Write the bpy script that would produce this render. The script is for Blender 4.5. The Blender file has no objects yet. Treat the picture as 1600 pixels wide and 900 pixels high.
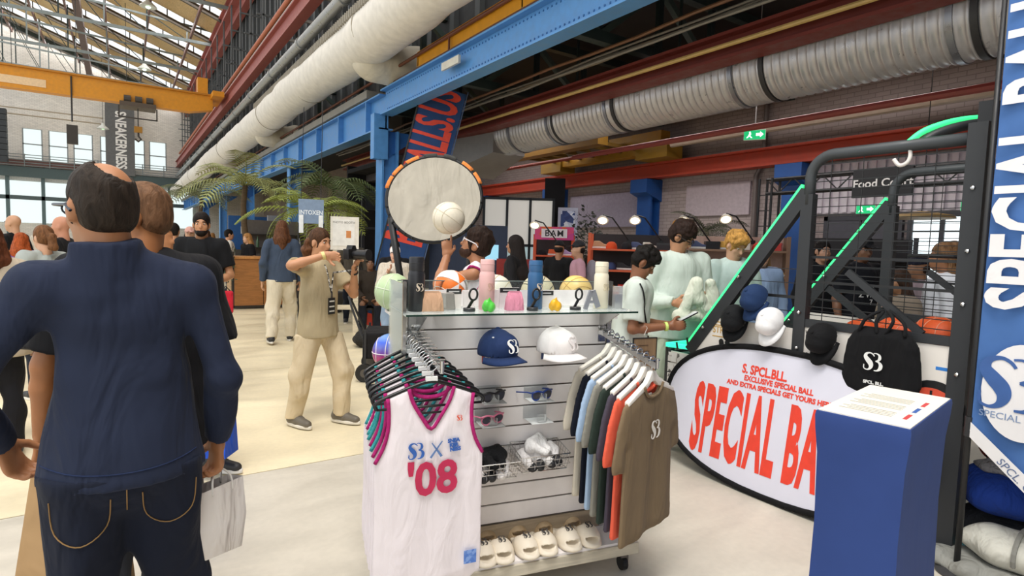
import bpy, bmesh, math, random
import numpy as np
from mathutils import Vector, Matrix, Euler
random.seed(7)
rng = np.random.default_rng(7)
R = math.radians
PI = math.pi
scene = bpy.context.scene
COL = scene.collection

# ------------------------------------------------------------------ camera
cam_data = bpy.data.cameras.new('camera')
cam = bpy.data.objects.new('camera', cam_data)
COL.objects.link(cam)
cam_data.sensor_width = 36.0
cam_data.lens = 36.0 * 900.0 / 1600.0
cam_data.clip_end = 400
cam_data.clip_start = 0.05
cam.matrix_world = (Matrix.Translation((0, 0, 1.6)) @ Matrix.Rotation(R(-34.13), 4, 'Z') @
                    Matrix.Rotation(R(90 - 4.13), 4, 'X') @ Matrix.Rotation(R(1.72), 4, 'Z'))
scene.camera = cam

# ------------------------------------------------------------------ sky, daylight, exposure
world = bpy.data.worlds.new('sky')
scene.world = world
world.use_nodes = True
wn = world.node_tree.nodes
wn['Background'].inputs[0].default_value = (0.93, 0.97, 1.0, 1)
wn['Background'].inputs[1].default_value = 1.25


def area_light(name, loc, size, size_y, power, color=(1, 1, 1), target=None):
    l = bpy.data.lights.new(name, 'AREA')
    l.shape = 'RECTANGLE'
    l.size = size
    l.size_y = size_y
    l.energy = power
    l.color = color
    o = bpy.data.objects.new(name, l)
    COL.objects.link(o)
    o.location = loc
    if target is not None:
        o.rotation_euler = (Vector(target) - Vector(loc)).to_track_quat('-Z', 'Y').to_euler()
    return o


# daylight falling through the skylight bands of the nave roof (one light in each band, lying in the roof slope)
for k in range(16):
    yb = -6.0 + 4.0 * k + 3.35
    o = area_light('overhead_light', (-2.15, yb, 15.2), 13.9, 1.25, 190 if k > 3 else 300, (1, 0.985, 0.96))
    o.rotation_euler = (0, math.atan(0.37), 0)
# added concentrated light overhead, for the soft shadows on the stand
area_light('overhead_light', (-0.6, -0.6, 11.0), 4, 3, 800, (1, 0.98, 0.95))
# added fill lights that brighten the side aisle
area_light('aisle_fill', (8.6, 6.0, 4.7), 0.4, 6, 130, (1, 0.93, 0.9))
area_light('aisle_fill', (8.6, 14.0, 4.7), 0.4, 6, 110, (1, 0.93, 0.9))

scene.view_settings.view_transform = 'Standard'
scene.view_settings.look = 'None'
scene.view_settings.gamma = 1.0
scene.view_settings.use_curve_mapping = False
scene.view_settings.exposure = 0.12
try:
    scene.cycles.use_denoising = True
    scene.cycles.max_bounces = 6
    scene.cycles.diffuse_bounces = 3
    scene.cycles.transparent_max_bounces = 12
    scene.cycles.sample_clamp_indirect = 4.0
    scene.cycles.caustics_reflective = False
    scene.cycles.caustics_refractive = False
except Exception:
    pass


# ------------------------------------------------------------------ materials
def lin(h):
    if not isinstance(h, str):
        return tuple(h) + (1.0,) if len(h) == 3 else tuple(h)
    h = h.lstrip('#')
    v = [int(h[i:i + 2], 16) / 255 for i in (0, 2, 4)]
    return tuple((c / 12.92 if c <= 0.04045 else ((c + 0.055) / 1.055) ** 2.4) for c in v) + (1.0,)


_mats = {}


def mat(h, kind='plain', rough=0.55, metal=0.0, scale=None, name=None, **kw):
    """procedural node material from a colour and a kind of surface"""
    key = (str(h), kind, rough, metal, scale, str(sorted(kw.items())))
    if key in _mats:
        return _mats[key]
    m = bpy.data.materials.new(name or ('%s_%s' % (kind, str(h).strip('#'))))
    m.use_nodes = True
    nt = m.node_tree
    N, L = nt.nodes, nt.links
    bs = N['Principled BSDF']
    c = lin(h)
    bs.inputs['Roughness'].default_value = rough
    bs.inputs['Metallic'].default_value = metal
    m.diffuse_color = c
    if kind == 'glow':
        bs.inputs['Base Color'].default_value = c
        bs.inputs['Emission Color'].default_value = c
        bs.inputs['Emission Strength'].default_value = kw.get('power', 2.0)
        _mats[key] = m
        return m
    if kind == 'glass':
        bs.inputs['Base Color'].default_value = c
        tr = N.new('ShaderNodeBsdfTransparent')
        tr.inputs[0].default_value = lin(kw.get('tint', '#f2f7f5'))
        mx = N.new('ShaderNodeMixShader')
        fr = N.new('ShaderNodeFresnel')
        fr.inputs[0].default_value = 1.45
        ad = N.new('ShaderNodeMath'); ad.operation = 'ADD'; ad.use_clamp = True
        ad.inputs[1].default_value = kw.get('body', 0.04)
        L.new(fr.outputs[0], ad.inputs[0])
        L.new(ad.outputs[0], mx.inputs[0])
        L.new(tr.outputs[0], mx.inputs[1])
        L.new(bs.outputs[0], mx.inputs[2])
        L.new(mx.outputs[0], N['Material Output'].inputs[0])
        _mats[key] = m
        return m
    tc = N.new('ShaderNodeTexCoord')
    vec = tc.outputs['Object']

    def noise(sc, det=3, src=None, dist=0.0):
        n = N.new('ShaderNodeTexNoise')
        n.inputs['Scale'].default_value = sc
        n.inputs['Detail'].default_value = det
        n.inputs['Distortion'].default_value = dist
        L.new(src or vec, n.inputs['Vector'])
        return n

    def mapped(s):
        mp = N.new('ShaderNodeMapping')
        mp.inputs['Scale'].default_value = s
        L.new(vec, mp.inputs[0])
        return mp.outputs[0]

    def shade(fac, c0, c1, lo=0.3, hi=0.7):
        r = N.new('ShaderNodeValToRGB')
        r.color_ramp.elements[0].position = lo
        r.color_ramp.elements[1].position = hi
        r.color_ramp.elements[0].color = c0
        r.color_ramp.elements[1].color = c1
        L.new(fac, r.inputs[0])
        return r.outputs[0]

    def bump(fac, strength, dist=0.01):
        b = N.new('ShaderNodeBump')
        b.inputs['Strength'].default_value = strength
        b.inputs['Distance'].default_value = dist
        L.new(fac, b.inputs['Height'])
        L.new(b.outputs[0], bs.inputs['Normal'])

    def mul(cc, f):
        return tuple(min(1, x * f) for x in cc[:3]) + (1,)

    v = kw.get('var', 0.08)
    if kind == 'plain':
        n = noise(scale or 14)
        L.new(shade(n.outputs[0], mul(c, 1 - v), mul(c, 1 + v)), bs.inputs['Base Color'])
    elif kind == 'fabric':
        n = noise(scale or 6, 4)
        L.new(shade(n.outputs[0], mul(c, 1 - v), mul(c, 1 + v)), bs.inputs['Base Color'])
        n2 = noise(kw.get('fold', 9), 3, mapped((1, 1, 0.35)), 0.6)
        bump(n2.outputs[0], min(1.0, kw.get('bump', 0.35) * 1.6), 0.05)
        bs.inputs['Roughness'].default_value = max(rough, 0.8)
        bs.inputs['Specular IOR Level'].default_value = 0.2
        try:
            bs.inputs['Sheen Weight'].default_value = 0.02
        except KeyError:
            pass
    elif kind == 'skin':
        n = noise(scale or 10, 3)
        L.new(shade(n.outputs[0], mul(c, 0.92), mul(c, 1.06)), bs.inputs['Base Color'])
        bs.inputs['Roughness'].default_value = 0.5
        try:
            bs.inputs['Subsurface Weight'].default_value = 0.0
        except KeyError:
            pass
    elif kind == 'hair':
        n = noise(scale or 40, 4, mapped((1, 1, 0.4)), 1.0)
        L.new(shade(n.outputs[0], mul(c, 0.6), mul(c, 1.5)), bs.inputs['Base Color'])
        bump(n.outputs[0], 0.7, 0.012)
        bs.inputs['Specular IOR Level'].default_value = 0.15
    elif kind == 'wood':
        n = noise(scale or 3, 5, mapped(kw.get('grain', (1, 1, 9))), 1.5)
        L.new(shade(n.outputs[0], mul(c, 0.78), mul(c, 1.15)), bs.inputs['Base Color'])
    elif kind == 'metal':
        n = noise(scale or 8, 4)
        L.new(shade(n.outputs[0], mul(c, 1 - v), mul(c, 1 + v)), bs.inputs['Base Color'])
        L.new(shade(n.outputs[0], (max(0, rough - 0.1),) * 3 + (1,), (min(1, rough + 0.1),) * 3 + (1,)),
              bs.inputs['Roughness'])
    elif kind == 'concrete':
        n = noise(scale or 0.9, 6, mapped((1, 2.2, 1)), 0.8)
        n2 = noise(26, 3)
        a = shade(n.outputs[0], mul(c, 0.86), mul(c, 1.1), 0.32, 0.68)
        mx = N.new('ShaderNodeMixRGB'); mx.blend_type = 'MULTIPLY'; mx.inputs[0].default_value = 0.25
        L.new(a, mx.inputs[1])
        L.new(shade(n2.outputs[0], (0.75, 0.75, 0.75, 1), (1, 1, 1, 1)), mx.inputs[2])
        L.new(mx.outputs[0], bs.inputs['Base Color'])
        L.new(shade(n.outputs[0], (rough - 0.1,) * 3 + (1,), (rough + 0.15,) * 3 + (1,)), bs.inputs['Roughness'])
    elif kind == 'brick':
        mp = N.new('ShaderNodeMapping')
        mp.inputs['Rotation'].default_value = kw.get('rot', (0, 0, 0))
        L.new(vec, mp.inputs[0])
        bt = N.new('ShaderNodeTexBrick')
        bt.inputs['Scale'].default_value = scale or 1.0
        bt.inputs['Brick Width'].default_value = 0.24
        bt.inputs['Row Height'].default_value = 0.08
        bt.inputs['Mortar Size'].default_value = 0.006
        bt.inputs['Color1'].default_value = mul(c, 1.04)
        bt.inputs['Color2'].default_value = mul(c, 0.9)
        bt.inputs['Mortar'].default_value = mul(c, 0.62)
        L.new(mp.outputs[0], bt.inputs['Vector'])
        n = noise(0.5, 5)
        mx = N.new('ShaderNodeMixRGB'); mx.blend_type = 'MULTIPLY'; mx.inputs[0].default_value = 0.5
        L.new(bt.outputs[0], mx.inputs[1])
        L.new(shade(n.outputs[0], (0.7, 0.68, 0.68, 1), (1, 1, 1, 1)), mx.inputs[2])
        L.new(mx.outputs[0], bs.inputs['Base Color'])
        bump(bt.outputs['Fac'], -0.4, 0.01)
    elif kind == 'print':      # busy printed surface: patches of several inks
        vo = N.new('ShaderNodeTexVoronoi')
        vo.inputs['Scale'].default_value = scale or 20
        L.new(mapped(kw.get('stretch', (1, 1, 1))), vo.inputs['Vector'])
        r = N.new('ShaderNodeValToRGB')
        cols = [lin(x) for x in kw['inks']]
        el = r.color_ramp.elements
        while len(el) < len(cols):
            el.new(0.5)
        for i, cc in enumerate(cols):
            el[i].position = i / len(cols)
            el[i].color = cc
        r.color_ramp.interpolation = 'CONSTANT'
        sp = N.new('ShaderNodeSeparateColor')
        L.new(vo.outputs['Color'], sp.inputs[0])
        L.new(sp.outputs[0], r.inputs[0])
        L.new(r.outputs[0], bs.inputs['Base Color'])
    elif kind == 'leaf':
        n = noise(scale or 5, 3)
        L.new(shade(n.outputs[0], mul(c, 0.6), mul(c, 1.4)), bs.inputs['Base Color'])
    _mats[key] = m
    return m


def gradient_mat(name, stops, axis=2, lo=0, hi=1, rough=0.35):
    m = bpy.data.materials.new(name)
    m.use_nodes = True
    N, L = m.node_tree.nodes, m.node_tree.links
    bs = N['Principled BSDF']
    tc = N.new('ShaderNodeTexCoord')
    sp = N.new('ShaderNodeSeparateXYZ')
    L.new(tc.outputs['Object'], sp.inputs[0])
    mr = N.new('ShaderNodeMapRange')
    mr.inputs[1].default_value = lo
    mr.inputs[2].default_value = hi
    L.new(sp.outputs[axis], mr.inputs[0])
    r = N.new('ShaderNodeValToRGB')
    el = r.color_ramp.elements
    while len(el) < len(stops):
        el.new(0.5)
    for i, (p, cc) in enumerate(stops):
        el[i].position = p
        el[i].color = lin(cc)
    L.new(mr.outputs[0], r.inputs[0])
    L.new(r.outputs[0], bs.inputs['Base Color'])
    bs.inputs['Roughness'].default_value = rough
    return m


# ------------------------------------------------------------------ object helpers
def tag(o, label=None, cat=None, group=None, kind=None):
    if label: o['label'] = label
    if cat: o['category'] = cat
    if group: o['group'] = group
    if kind: o['kind'] = kind
    return o


def thing(name, label, cat, loc=(0, 0, 0), rz=0.0, group=None):
    o = bpy.data.objects.new(name, None)
    o.empty_display_size = 0.1
    COL.objects.link(o)
    o.location = loc
    o.rotation_euler = (0, 0, rz)
    return tag(o, label, cat, group)


def link(name, me, m=None, parent=None, loc=None, rot=None, own=False):
    o = bpy.data.objects.new(name, me)
    COL.objects.link(o)
    if m is not None:
        if own:
            if not me.materials:
                me.materials.append(None)
            o.material_slots[0].link = 'OBJECT'
            o.material_slots[0].material = m
        elif not me.materials:
            me.materials.append(m)
    if parent is not None:
        o.parent = parent
    if loc is not None:
        o.location = loc
    if rot is not None:
        o.rotation_euler = rot
    return o


def copy_tree(o, parent=None):
    c = o.copy()
    COL.objects.link(c)
    c.parent = parent
    for ch in o.children:
        copy_tree(ch, c)
    return c


class MB:
    """collects simple solids and links them as one mesh"""

    def __init__(self):
        self.v, self.f, self.mi = [], [], []
        self.cur = 0

    def add(self, vs, fs):
        n = len(self.v)
        self.v += [tuple(p) for p in vs]
        self.f += [tuple(i + n for i in f) for f in fs]
        self.mi += [self.cur] * len(fs)
        return self

    def box(self, c, s, rz=0.0, M=None):
        x, y, z = s[0] / 2, s[1] / 2, s[2] / 2
        vs = [(sx * x, sy * y, sz * z) for sz in (-1, 1) for sy in (-1, 1) for sx in (-1, 1)]
        if rz:
            cc, ss = math.cos(rz), math.sin(rz)
            vs = [(p[0] * cc - p[1] * ss, p[0] * ss + p[1] * cc, p[2]) for p in vs]
        if M is not None:
            vs = [tuple(M @ Vector(p)) for p in vs]
        vs = [(p[0] + c[0], p[1] + c[1], p[2] + c[2]) for p in vs]
        return self.add(vs, [(0, 2, 3, 1), (4, 5, 7, 6), (0, 1, 5, 4), (2, 6, 7, 3), (0, 4, 6, 2), (1, 3, 7, 5)])

    def b2(self, lo, hi):
        return self.box([(a + b) / 2 for a, b in zip(lo, hi)], [b - a for a, b in zip(lo, hi)])

    def bar(self, a, b, w, h=None, up=(0, 0, 1)):
        """rectangular bar from a to b, w wide, h high"""
        h = h or w
        a, b = Vector(a), Vector(b)
        d = (b - a)
        ln = d.length
        d.normalize()
        u = Vector(up)
        if abs(d.dot(u)) > 0.98:
            u = Vector((1, 0, 0))
        s = d.cross(u).normalized()
        u = s.cross(d).normalized()
        vs = []
        for p in (a, b):
            for i, j in ((-1, -1), (1, -1), (1, 1), (-1, 1)):
                vs.append(p + s * (i * w / 2) + u * (j * h / 2))
        return self.add(vs, [(0, 3, 2, 1), (4, 5, 6, 7), (0, 1, 5, 4), (1, 2, 6, 5), (2, 3, 7, 6), (3, 0, 4, 7)])

    def tube(self, path, r, n=10, closed=False, caps=True, flat=None):
        P = [Vector(p) for p in path]
        rs = r if isinstance(r, (list, tuple)) else [r] * len(P)
        k = len(P)
        ring = []
        prev = None
        for i, p in enumerate(P):
            if closed:
                t = P[(i + 1) % k] - P[i - 1]
            else:
                t = P[min(i + 1, k - 1)] - P[max(i - 1, 0)]
            t = t.normalized() if t.length > 1e-9 else Vector((0, 0, 1))
            if prev is None:
                u = Vector((0, 0, 1)) if abs(t.z) < 0.9 else Vector((1, 0, 0))
                u = (u - t * u.dot(t)).normalized()
            else:
                u = prev - t * prev.dot(t)
                u = u.normalized() if u.length > 1e-6 else t.orthogonal().normalized()
            prev = u
            w = t.cross(u)
            fl = flat or 1.0
            ring.append([p + (u * math.cos(2 * PI * j / n) * fl + w * math.sin(2 * PI * j / n)) * rs[i] for j in range(n)])
        vs = [q for rg in ring for q in rg]
        fs = []
        for i in range(k if closed else k - 1):
            i2 = (i + 1) % k
            for j in range(n):
                j2 = (j + 1) % n
                fs.append((i * n + j, i * n + j2, i2 * n + j2, i2 * n + j))
        if caps and not closed:
            fs.append(tuple(range(n - 1, -1, -1)))
            fs.append(tuple((k - 1) * n + j for j in range(n)))
        return self.add(vs, fs)

    def cyl(self, a, b, r, n=16):
        return self.tube([a, b], r, n)

    def lathe(self, prof, n=24, c=(0, 0, 0)):
        """prof: (radius, z) pairs, around z"""
        vs, fs = [], []
        k = len(prof)
        for r, z in prof:
            for j in range(n):
                a = 2 * PI * j / n
                vs.append((c[0] + r * math.cos(a), c[1] + r * math.sin(a), c[2] + z))
        for i in range(k - 1):
            for j in range(n):
                j2 = (j + 1) % n
                fs.append((i * n + j, i * n + j2, (i + 1) * n + j2, (i + 1) * n + j))
        fs.append(tuple(range(n - 1, -1, -1)))
        fs.append(tuple((k - 1) * n + j for j in range(n)))
        return self.add(vs, fs)

    def prism(self, poly, a, b, axis='y'):
        """extrude a 2d polygon between a and b along axis; poly in the other two axes"""
        def P(u, v, t):
            return {'x': (t, u, v), 'y': (u, t, v), 'z': (u, v, t)}[axis]
        n = len(poly)
        vs = [P(u, v, a) for u, v in poly] + [P(u, v, b) for u, v in poly]
        fs = [tuple(range(n)), tuple(range(2 * n - 1, n - 1, -1))]
        for i in range(n):
            j = (i + 1) % n
            fs.append((i, i + n, j + n, j))
        return self.add(vs, fs)

    def sphere(self, c, r, n=16, m=10, M=None):
        rr = r if isinstance(r, (tuple, list)) else (r, r, r)
        vs = [(0, 0, -1)]
        for i in range(1, m):
            a = -PI / 2 + PI * i / m
            for j in range(n):
                b = 2 * PI * j / n
                vs.append((math.cos(a) * math.cos(b), math.cos(a) * math.sin(b), math.sin(a)))
        vs.append((0, 0, 1))
        fs = []
        for j in range(n):
            fs.append((0, 1 + (j + 1) % n, 1 + j))
            fs.append((len(vs) - 1, 1 + (m - 2) * n + j, 1 + (m - 2) * n + (j + 1) % n))
        for i in range(m - 2):
            for j in range(n):
                j2 = (j + 1) % n
                fs.append((1 + i * n + j, 1 + i * n + j2, 1 + (i + 1) * n + j2, 1 + (i + 1) * n + j))
        out = []
        for p in vs:
            q = Vector((p[0] * rr[0], p[1] * rr[1], p[2] * rr[2]))
            if M is not None:
                q = M @ q
            out.append((q.x + c[0], q.y + c[1], q.z + c[2]))
        return self.add(out, fs)

    def mesh(self, name, smooth=False, bevel=0.0, fix=True):
        me = bpy.data.meshes.new(name)
        me.from_pydata([tuple(p) for p in self.v], [], self.f)
        if any(self.mi):
            me.polygons.foreach_set('material_index', self.mi)
        if fix or bevel:
            bm = bmesh.new()
            bm.from_mesh(me)
            if fix:
                bmesh.ops.recalc_face_normals(bm, faces=bm.faces)
            if bevel:
                bmesh.ops.bevel(bm, geom=[e for e in bm.edges if e.calc_face_angle(0) > 0.6], offset=bevel, segments=2,
                                affect='EDGES', clamp_overlap=True, profile=0.5)
            bm.to_mesh(me)
            bm.free()
        if smooth:
            me.polygons.foreach_set('use_smooth', [True] * len(me.polygons))
            if smooth != 'all':
                try:
                    me.set_sharp_from_angle(angle=R(40))
                except Exception:
                    pass
        me.update()
        return me

    def build(self, name, m, parent=None, smooth=False, bevel=0.0, loc=None, rot=None):
        me = self.mesh(name, smooth, bevel)
        if isinstance(m, (list, tuple)):
            for x in m:
                me.materials.append(x)
            m = None
        return link(name, me, m, parent, loc, rot)


def struct(name, mb, m, parent=None, **k):
    o = mb.build(name, m, parent, **k)
    if parent is None:
        o['kind'] = 'structure'
    return o


# ------------------------------------------------------------------ lettering and the SB mark
def text_mesh(s, size, m, depth=0.002, bold=0.0, align='CENTER', xs=1.0, sp=1.0, lines=1.0):
    cu = bpy.data.curves.new('lettering', 'FONT')
    cu.body = s
    cu.size = size
    cu.align_x = align
    cu.align_y = 'CENTER'
    cu.extrude = depth / 2
    cu.offset = bold
    cu.space_character = sp
    cu.space_line = lines
    cu.resolution_u = 3
    o = bpy.data.objects.new('lettering', cu)
    COL.objects.link(o)
    dg = bpy.context.evaluated_depsgraph_get()
    me = bpy.data.meshes.new_from_object(o.evaluated_get(dg))
    bpy.data.objects.remove(o)
    bpy.data.curves.remove(cu)
    if xs != 1.0:
        for v in me.vertices:
            v.co.x *= xs
    me.materials.clear()
    me.materials.append(m)
    return me


def letters(name, s, size, m, parent, M, **k):
    """flat lettering; M places its xy plane"""
    o = link(name, text_mesh(s, size, m, **k), None, parent)
    o.matrix_local = M
    return o


def facing(loc, normal, up=(0, 0, 1), roll=0.0):
    """matrix whose +z is the normal and +y is up"""
    z = Vector(normal).normalized()
    x = Vector(up).cross(z).normalized()
    y = z.cross(x)
    M = Matrix((x, y, z)).transposed().to_4x4()
    return Matrix.Translation(loc) @ M @ Matrix.Rotation(roll, 4, 'Z')


def catmull(pts, n=6):
    out = []
    P = [np.array(p, float) for p in pts]
    for i in range(len(P) - 1):
        p0, p1, p2, p3 = P[max(i - 1, 0)], P[i], P[i + 1], P[min(i + 2, len(P) - 1)]
        for k in range(n):
            t = k / n
            out.append(0.5 * ((2 * p1) + (p2 - p0) * t + (2 * p0 - 5 * p1 + 4 * p2 - p3) * t * t + (3 * p1 - p0 - 3 * p2 + p3) * t ** 3))
    out.append(P[-1])
    return [tuple(p) for p in out]


def ribbon(mb, pts, t=0.002, z0=0.0):
    """pts: (x, y, width); a flat stroke with varying width lying in the xy plane"""
    n = len(pts)
    vs = []
    for i, (x, y, w) in enumerate(pts):
        a, b = pts[max(i - 1, 0)], pts[min(i + 1, n - 1)]
        dx, dy = b[0] - a[0], b[1] - a[1]
        l = math.hypot(dx, dy) or 1
        nx, ny = -dy / l * w / 2, dx / l * w / 2
        for zz in (z0, z0 + t):
            vs += [(x + nx, y + ny, zz), (x - nx, y - ny, zz)]
    fs = []
    for i in range(n - 1):
        a, b = 4 * i, 4 * i + 4
        fs += [(a + 2, a + 3, b + 3, b + 2), (a, b, b + 1, a + 1), (a, a + 2, b + 2, b), (a + 1, b + 1, b + 3, a + 3)]
    fs += [(0, 1, 3, 2), (4 * n - 4, 4 * n - 2, 4 * n - 1, 4 * n - 3)]
    mb.add(vs, fs)


_logo = {}


def logo_mesh(size, m, t=0.0015):
    """the S with a B leaning into it; about 1.0 wide and 1.0 high before scaling"""
    key = (size, m.name, t)
    if key in _logo:
        return _logo[key]
    mb = MB()
    S = catmull([(0.06, 0.30, .05), (-0.02, 0.40, .06), (-0.16, 0.46, .07), (-0.33, 0.40, .12), (-0.38, 0.24, .19), (-0.26, 0.07, .25),
                 (-0.13, -0.08, .26), (-0.08, -0.24, .21), (-0.14, -0.40, .12), (-0.28, -0.47, .06), (-0.42, -0.42, .05), (-0.46, -0.30, .05)], 5)
    ribbon(mb, [(x * size, y * size, w * size) for x, y, w in S], t)
    B = catmull([(0.02, 0.45, .04), (0.16, 0.46, .05), (0.30, 0.38, .11), (0.33, 0.22, .15), (0.26, 0.10, .10), (0.13, 0.05, .04)], 5)
    ribbon(mb, [(x * size, y * size, w * size) for x, y, w in B], t, t * 0.15)
    B = catmull([(0.13, 0.04, .04), (0.30, 0.00, .10), (0.40, -0.15, .18), (0.37, -0.33, .17), (0.24, -0.45, .08), (0.08, -0.47, .04)], 5)
    ribbon(mb, [(x * size, y * size, w * size) for x, y, w in B], t, t * 0.3)
    ribbon(mb, [(-0.44 * size, -0.40 * size, .05 * size), (-0.44 * size, -0.20 * size, .05 * size)], t, t * 0.5)
    me = mb.mesh('mark')
    me.materials.append(m)
    _logo[key] = me
    return me


def logo(size, m, parent, M, name='mark', bend=None):
    me = logo_mesh(size, m)
    if bend:
        me = me.copy()
        for v in me.vertices:
            v.co.z -= v.co.x ** 2 / (2 * bend)
    o = link(name, me, None, parent)
    o.matrix_local = M
    return o


# ------------------------------------------------------------------ smooth bodies: distance fields turned into one skin
def nets(F, org, h):
    """naive surface nets: one continuous quad skin around F < 0"""
    nx, ny, nz = F.shape
    ins = F < 0
    cell = np.zeros((nx - 1, ny - 1, nz - 1), np.int8)
    for i in (0, 1):
        for j in (0, 1):
            for k in (0, 1):
                cell += ins[i:nx - 1 + i, j:ny - 1 + j, k:nz - 1 + k]
    act = (cell > 0) & (cell < 8)
    idx = -np.ones(act.shape, np.int64)
    ci = np.argwhere(act)
    if len(ci) == 0:
        return np.zeros((0, 3)), np.zeros((0, 4), int)
    idx[act] = np.arange(len(ci))
    acc = np.zeros((len(ci), 3))
    cnt = np.zeros(len(ci))
    cor = [(i, j, k) for i in (0, 1) for j in (0, 1) for k in (0, 1)]
    vals = {c: F[ci[:, 0] + c[0], ci[:, 1] + c[1], ci[:, 2] + c[2]] for c in cor}
    for a in cor:
        for ax in range(3):
            if a[ax] == 0:
                b = list(a); b[ax] = 1; b = tuple(b)
                fa, fb = vals[a], vals[b]
                cr = (fa < 0) != (fb < 0)
                t = np.where(cr, fa / np.where(cr, fa - fb, 1), 0)
                p = np.array(a, float)[None, :] + np.eye(3)[ax][None, :] * t[:, None]
                acc += p * cr[:, None]
                cnt += cr
    V = (ci + acc / cnt[:, None]) * h + np.array(org)
    Q = []
    for ax in range(3):
        sl0 = [slice(None)] * 3; sl1 = [slice(None)] * 3
        sl0[ax] = slice(0, -1); sl1[ax] = slice(1, None)
        a, b = ins[tuple(sl0)], ins[tuple(sl1)]
        e = np.argwhere(a != b)
        o1, o2 = [(1, 2), (2, 0), (0, 1)][ax]
        ok = (e[:, o1] > 0) & (e[:, o2] > 0) & (e[:, o1] < F.shape[o1] - 1) & (e[:, o2] < F.shape[o2] - 1)
        e = e[ok]
        if not len(e):
            continue
        flip = a[e[:, 0], e[:, 1], e[:, 2]]
        def at(d1, d2):
            q = e.copy(); q[:, o1] -= d1; q[:, o2] -= d2
            return idx[q[:, 0], q[:, 1], q[:, 2]]
        q = np.stack([at(1, 1), at(0, 1), at(0, 0), at(1, 0)], 1)
        q[~flip] = q[~flip][:, ::-1]
        Q.append(q)
    Q = np.concatenate(Q)
    Q = Q[(Q >= 0).all(1)]
    return V, Q


class Field:
    """union of blended shapes. Shapes: cone (tapered limb), ell (ellipsoid); cuts remove"""

    def __init__(self, blend=0.03):
        self.p, self.cuts, self.k = [], [], blend

    def cone(self, a, b, ra, rb=None, flat=None, cap=False, k=None):
        self.p.append(('c', np.array(a, float), np.array(b, float), ra, ra if rb is None else rb, flat, cap, self.k if k is None else k))
        return self

    def chain(self, pts, rs, **kw):
        for i in range(len(pts) - 1):
            self.cone(pts[i], pts[i + 1], rs[i], rs[i + 1], **kw)
        return self

    def ell(self, c, r, M=None, k=None):
        self.p.append(('e', np.array(c, float), np.array(r, float), None if M is None else np.array(M, float), self.k if k is None else k))
        return self

    def cut_cone(self, a, b, ra, rb=None, k=0.004):
        self.cuts.append(('c', np.array(a, float), np.array(b, float), ra, ra if rb is None else rb, None, False, k))
        return self

    def cut_ell(self, c, r, M=None, k=0.004):
        self.cuts.append(('e', np.array(c, float), np.array(r, float), None if M is None else np.array(M, float), k))
        return self

    def cut_plane(self, p, n):
        """removes the side that n points to"""
        n = np.array(n, float)
        self.cuts.append(('h', np.array(p, float), n / np.linalg.norm(n)))
        return self

    @staticmethod
    def _eval(s, P):
        if s[0] == 'c':
            _, a, b, ra, rb, flat, cap, _k = s
            ba = b - a
            l2 = max(ba.dot(ba), 1e-9)
            t = ((P - a) @ ba) / l2
            tc = np.clip(t, 0, 1)
            w = P - a - tc[..., None] * ba
            d2 = (w * w).sum(-1)
            if flat is not None:
                n, f = np.array(flat[0], float), flat[1]
                d2 = d2 + (f * f - 1) * (w @ n) ** 2
            d = np.sqrt(d2) - (ra + (rb - ra) * tc)
            if cap:
                L = math.sqrt(l2)
                d = np.maximum(d, (t - 1) * L)
            return d
        if s[0] == 'e':
            _, c, r, M, _k = s
            q = P - c
            if M is not None:
                q = q @ M
            k0 = np.sqrt(((q / r) ** 2).sum(-1))
            k1 = np.sqrt(((q / (r * r)) ** 2).sum(-1))
            return k0 * (k0 - 1) / np.maximum(k1, 1e-6)
        _, p, n = s
        return (p - P) @ n

    @staticmethod
    def _bounds(s):
        if s[0] == 'c':
            r = max(s[3], s[4])
            return np.minimum(s[1], s[2]) - r, np.maximum(s[1], s[2]) + r
        r = s[2].max() if s[3] is not None else s[2]
        return s[1] - r, s[1] + r

    def solve(self, h, wr=0.0, wf=18.0, seed=0):
        lo = np.min([self._bounds(s)[0] for s in self.p], 0) - 3 * h
        hi = np.max([self._bounds(s)[1] for s in self.p], 0) + 3 * h
        n = np.ceil((hi - lo) / h).astype(int) + 1
        F = np.full(tuple(n), 0.2)
        ax = [lo[i] + np.arange(n[i]) * h for i in range(3)]

        def sub(s, pad):
            l, u = self._bounds(s)
            a = np.clip(np.floor((l - pad - lo) / h).astype(int), 0, n - 1)
            b = np.clip(np.ceil((u + pad - lo) / h).astype(int) + 1, 1, n)
            G = np.stack(np.meshgrid(*[ax[i][a[i]:b[i]] for i in range(3)], indexing='ij'), -1)
            return tuple(slice(a[i], b[i]) for i in range(3)), G
        for s in self.p:
            k = s[-1]
            sl, G = sub(s, k + 2 * h)
            d = self._eval(s, G)
            c = F[sl]
            if k > 0:
                e = np.maximum(k - np.abs(c - d), 0) / k
                F[sl] = np.minimum(c, d) - e * e * k * 0.25
            else:
                F[sl] = np.minimum(c, d)
        if wr:
            g = np.random.default_rng(seed)
            X, Y, Z = np.meshgrid(*ax, indexing='ij')
            for _ in range(5):
                v = g.normal(size=3) * wf * np.array([1, 1, 0.55])
                F += wr * 0.5 * np.sin(X * v[0] + Y * v[1] + Z * v[2] + g.uniform(0, 6) + 1.5 * np.sin(Z * wf * 0.35 + g.uniform(0, 6)))
        for s in self.cuts:
            if s[0] == 'h':
                G = np.stack(np.meshgrid(*ax, indexing='ij'), -1)
                F = np.maximum(F, -self._eval(s, G))
            else:
                sl, G = sub(s, 3 * h)
                F[sl] = np.maximum(F[sl], -self._eval(s, G))
        F[0], F[-1], F[:, 0], F[:, -1], F[:, :, 0], F[:, :, -1] = (0.1,) * 6
        return nets(F, lo, h)


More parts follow.
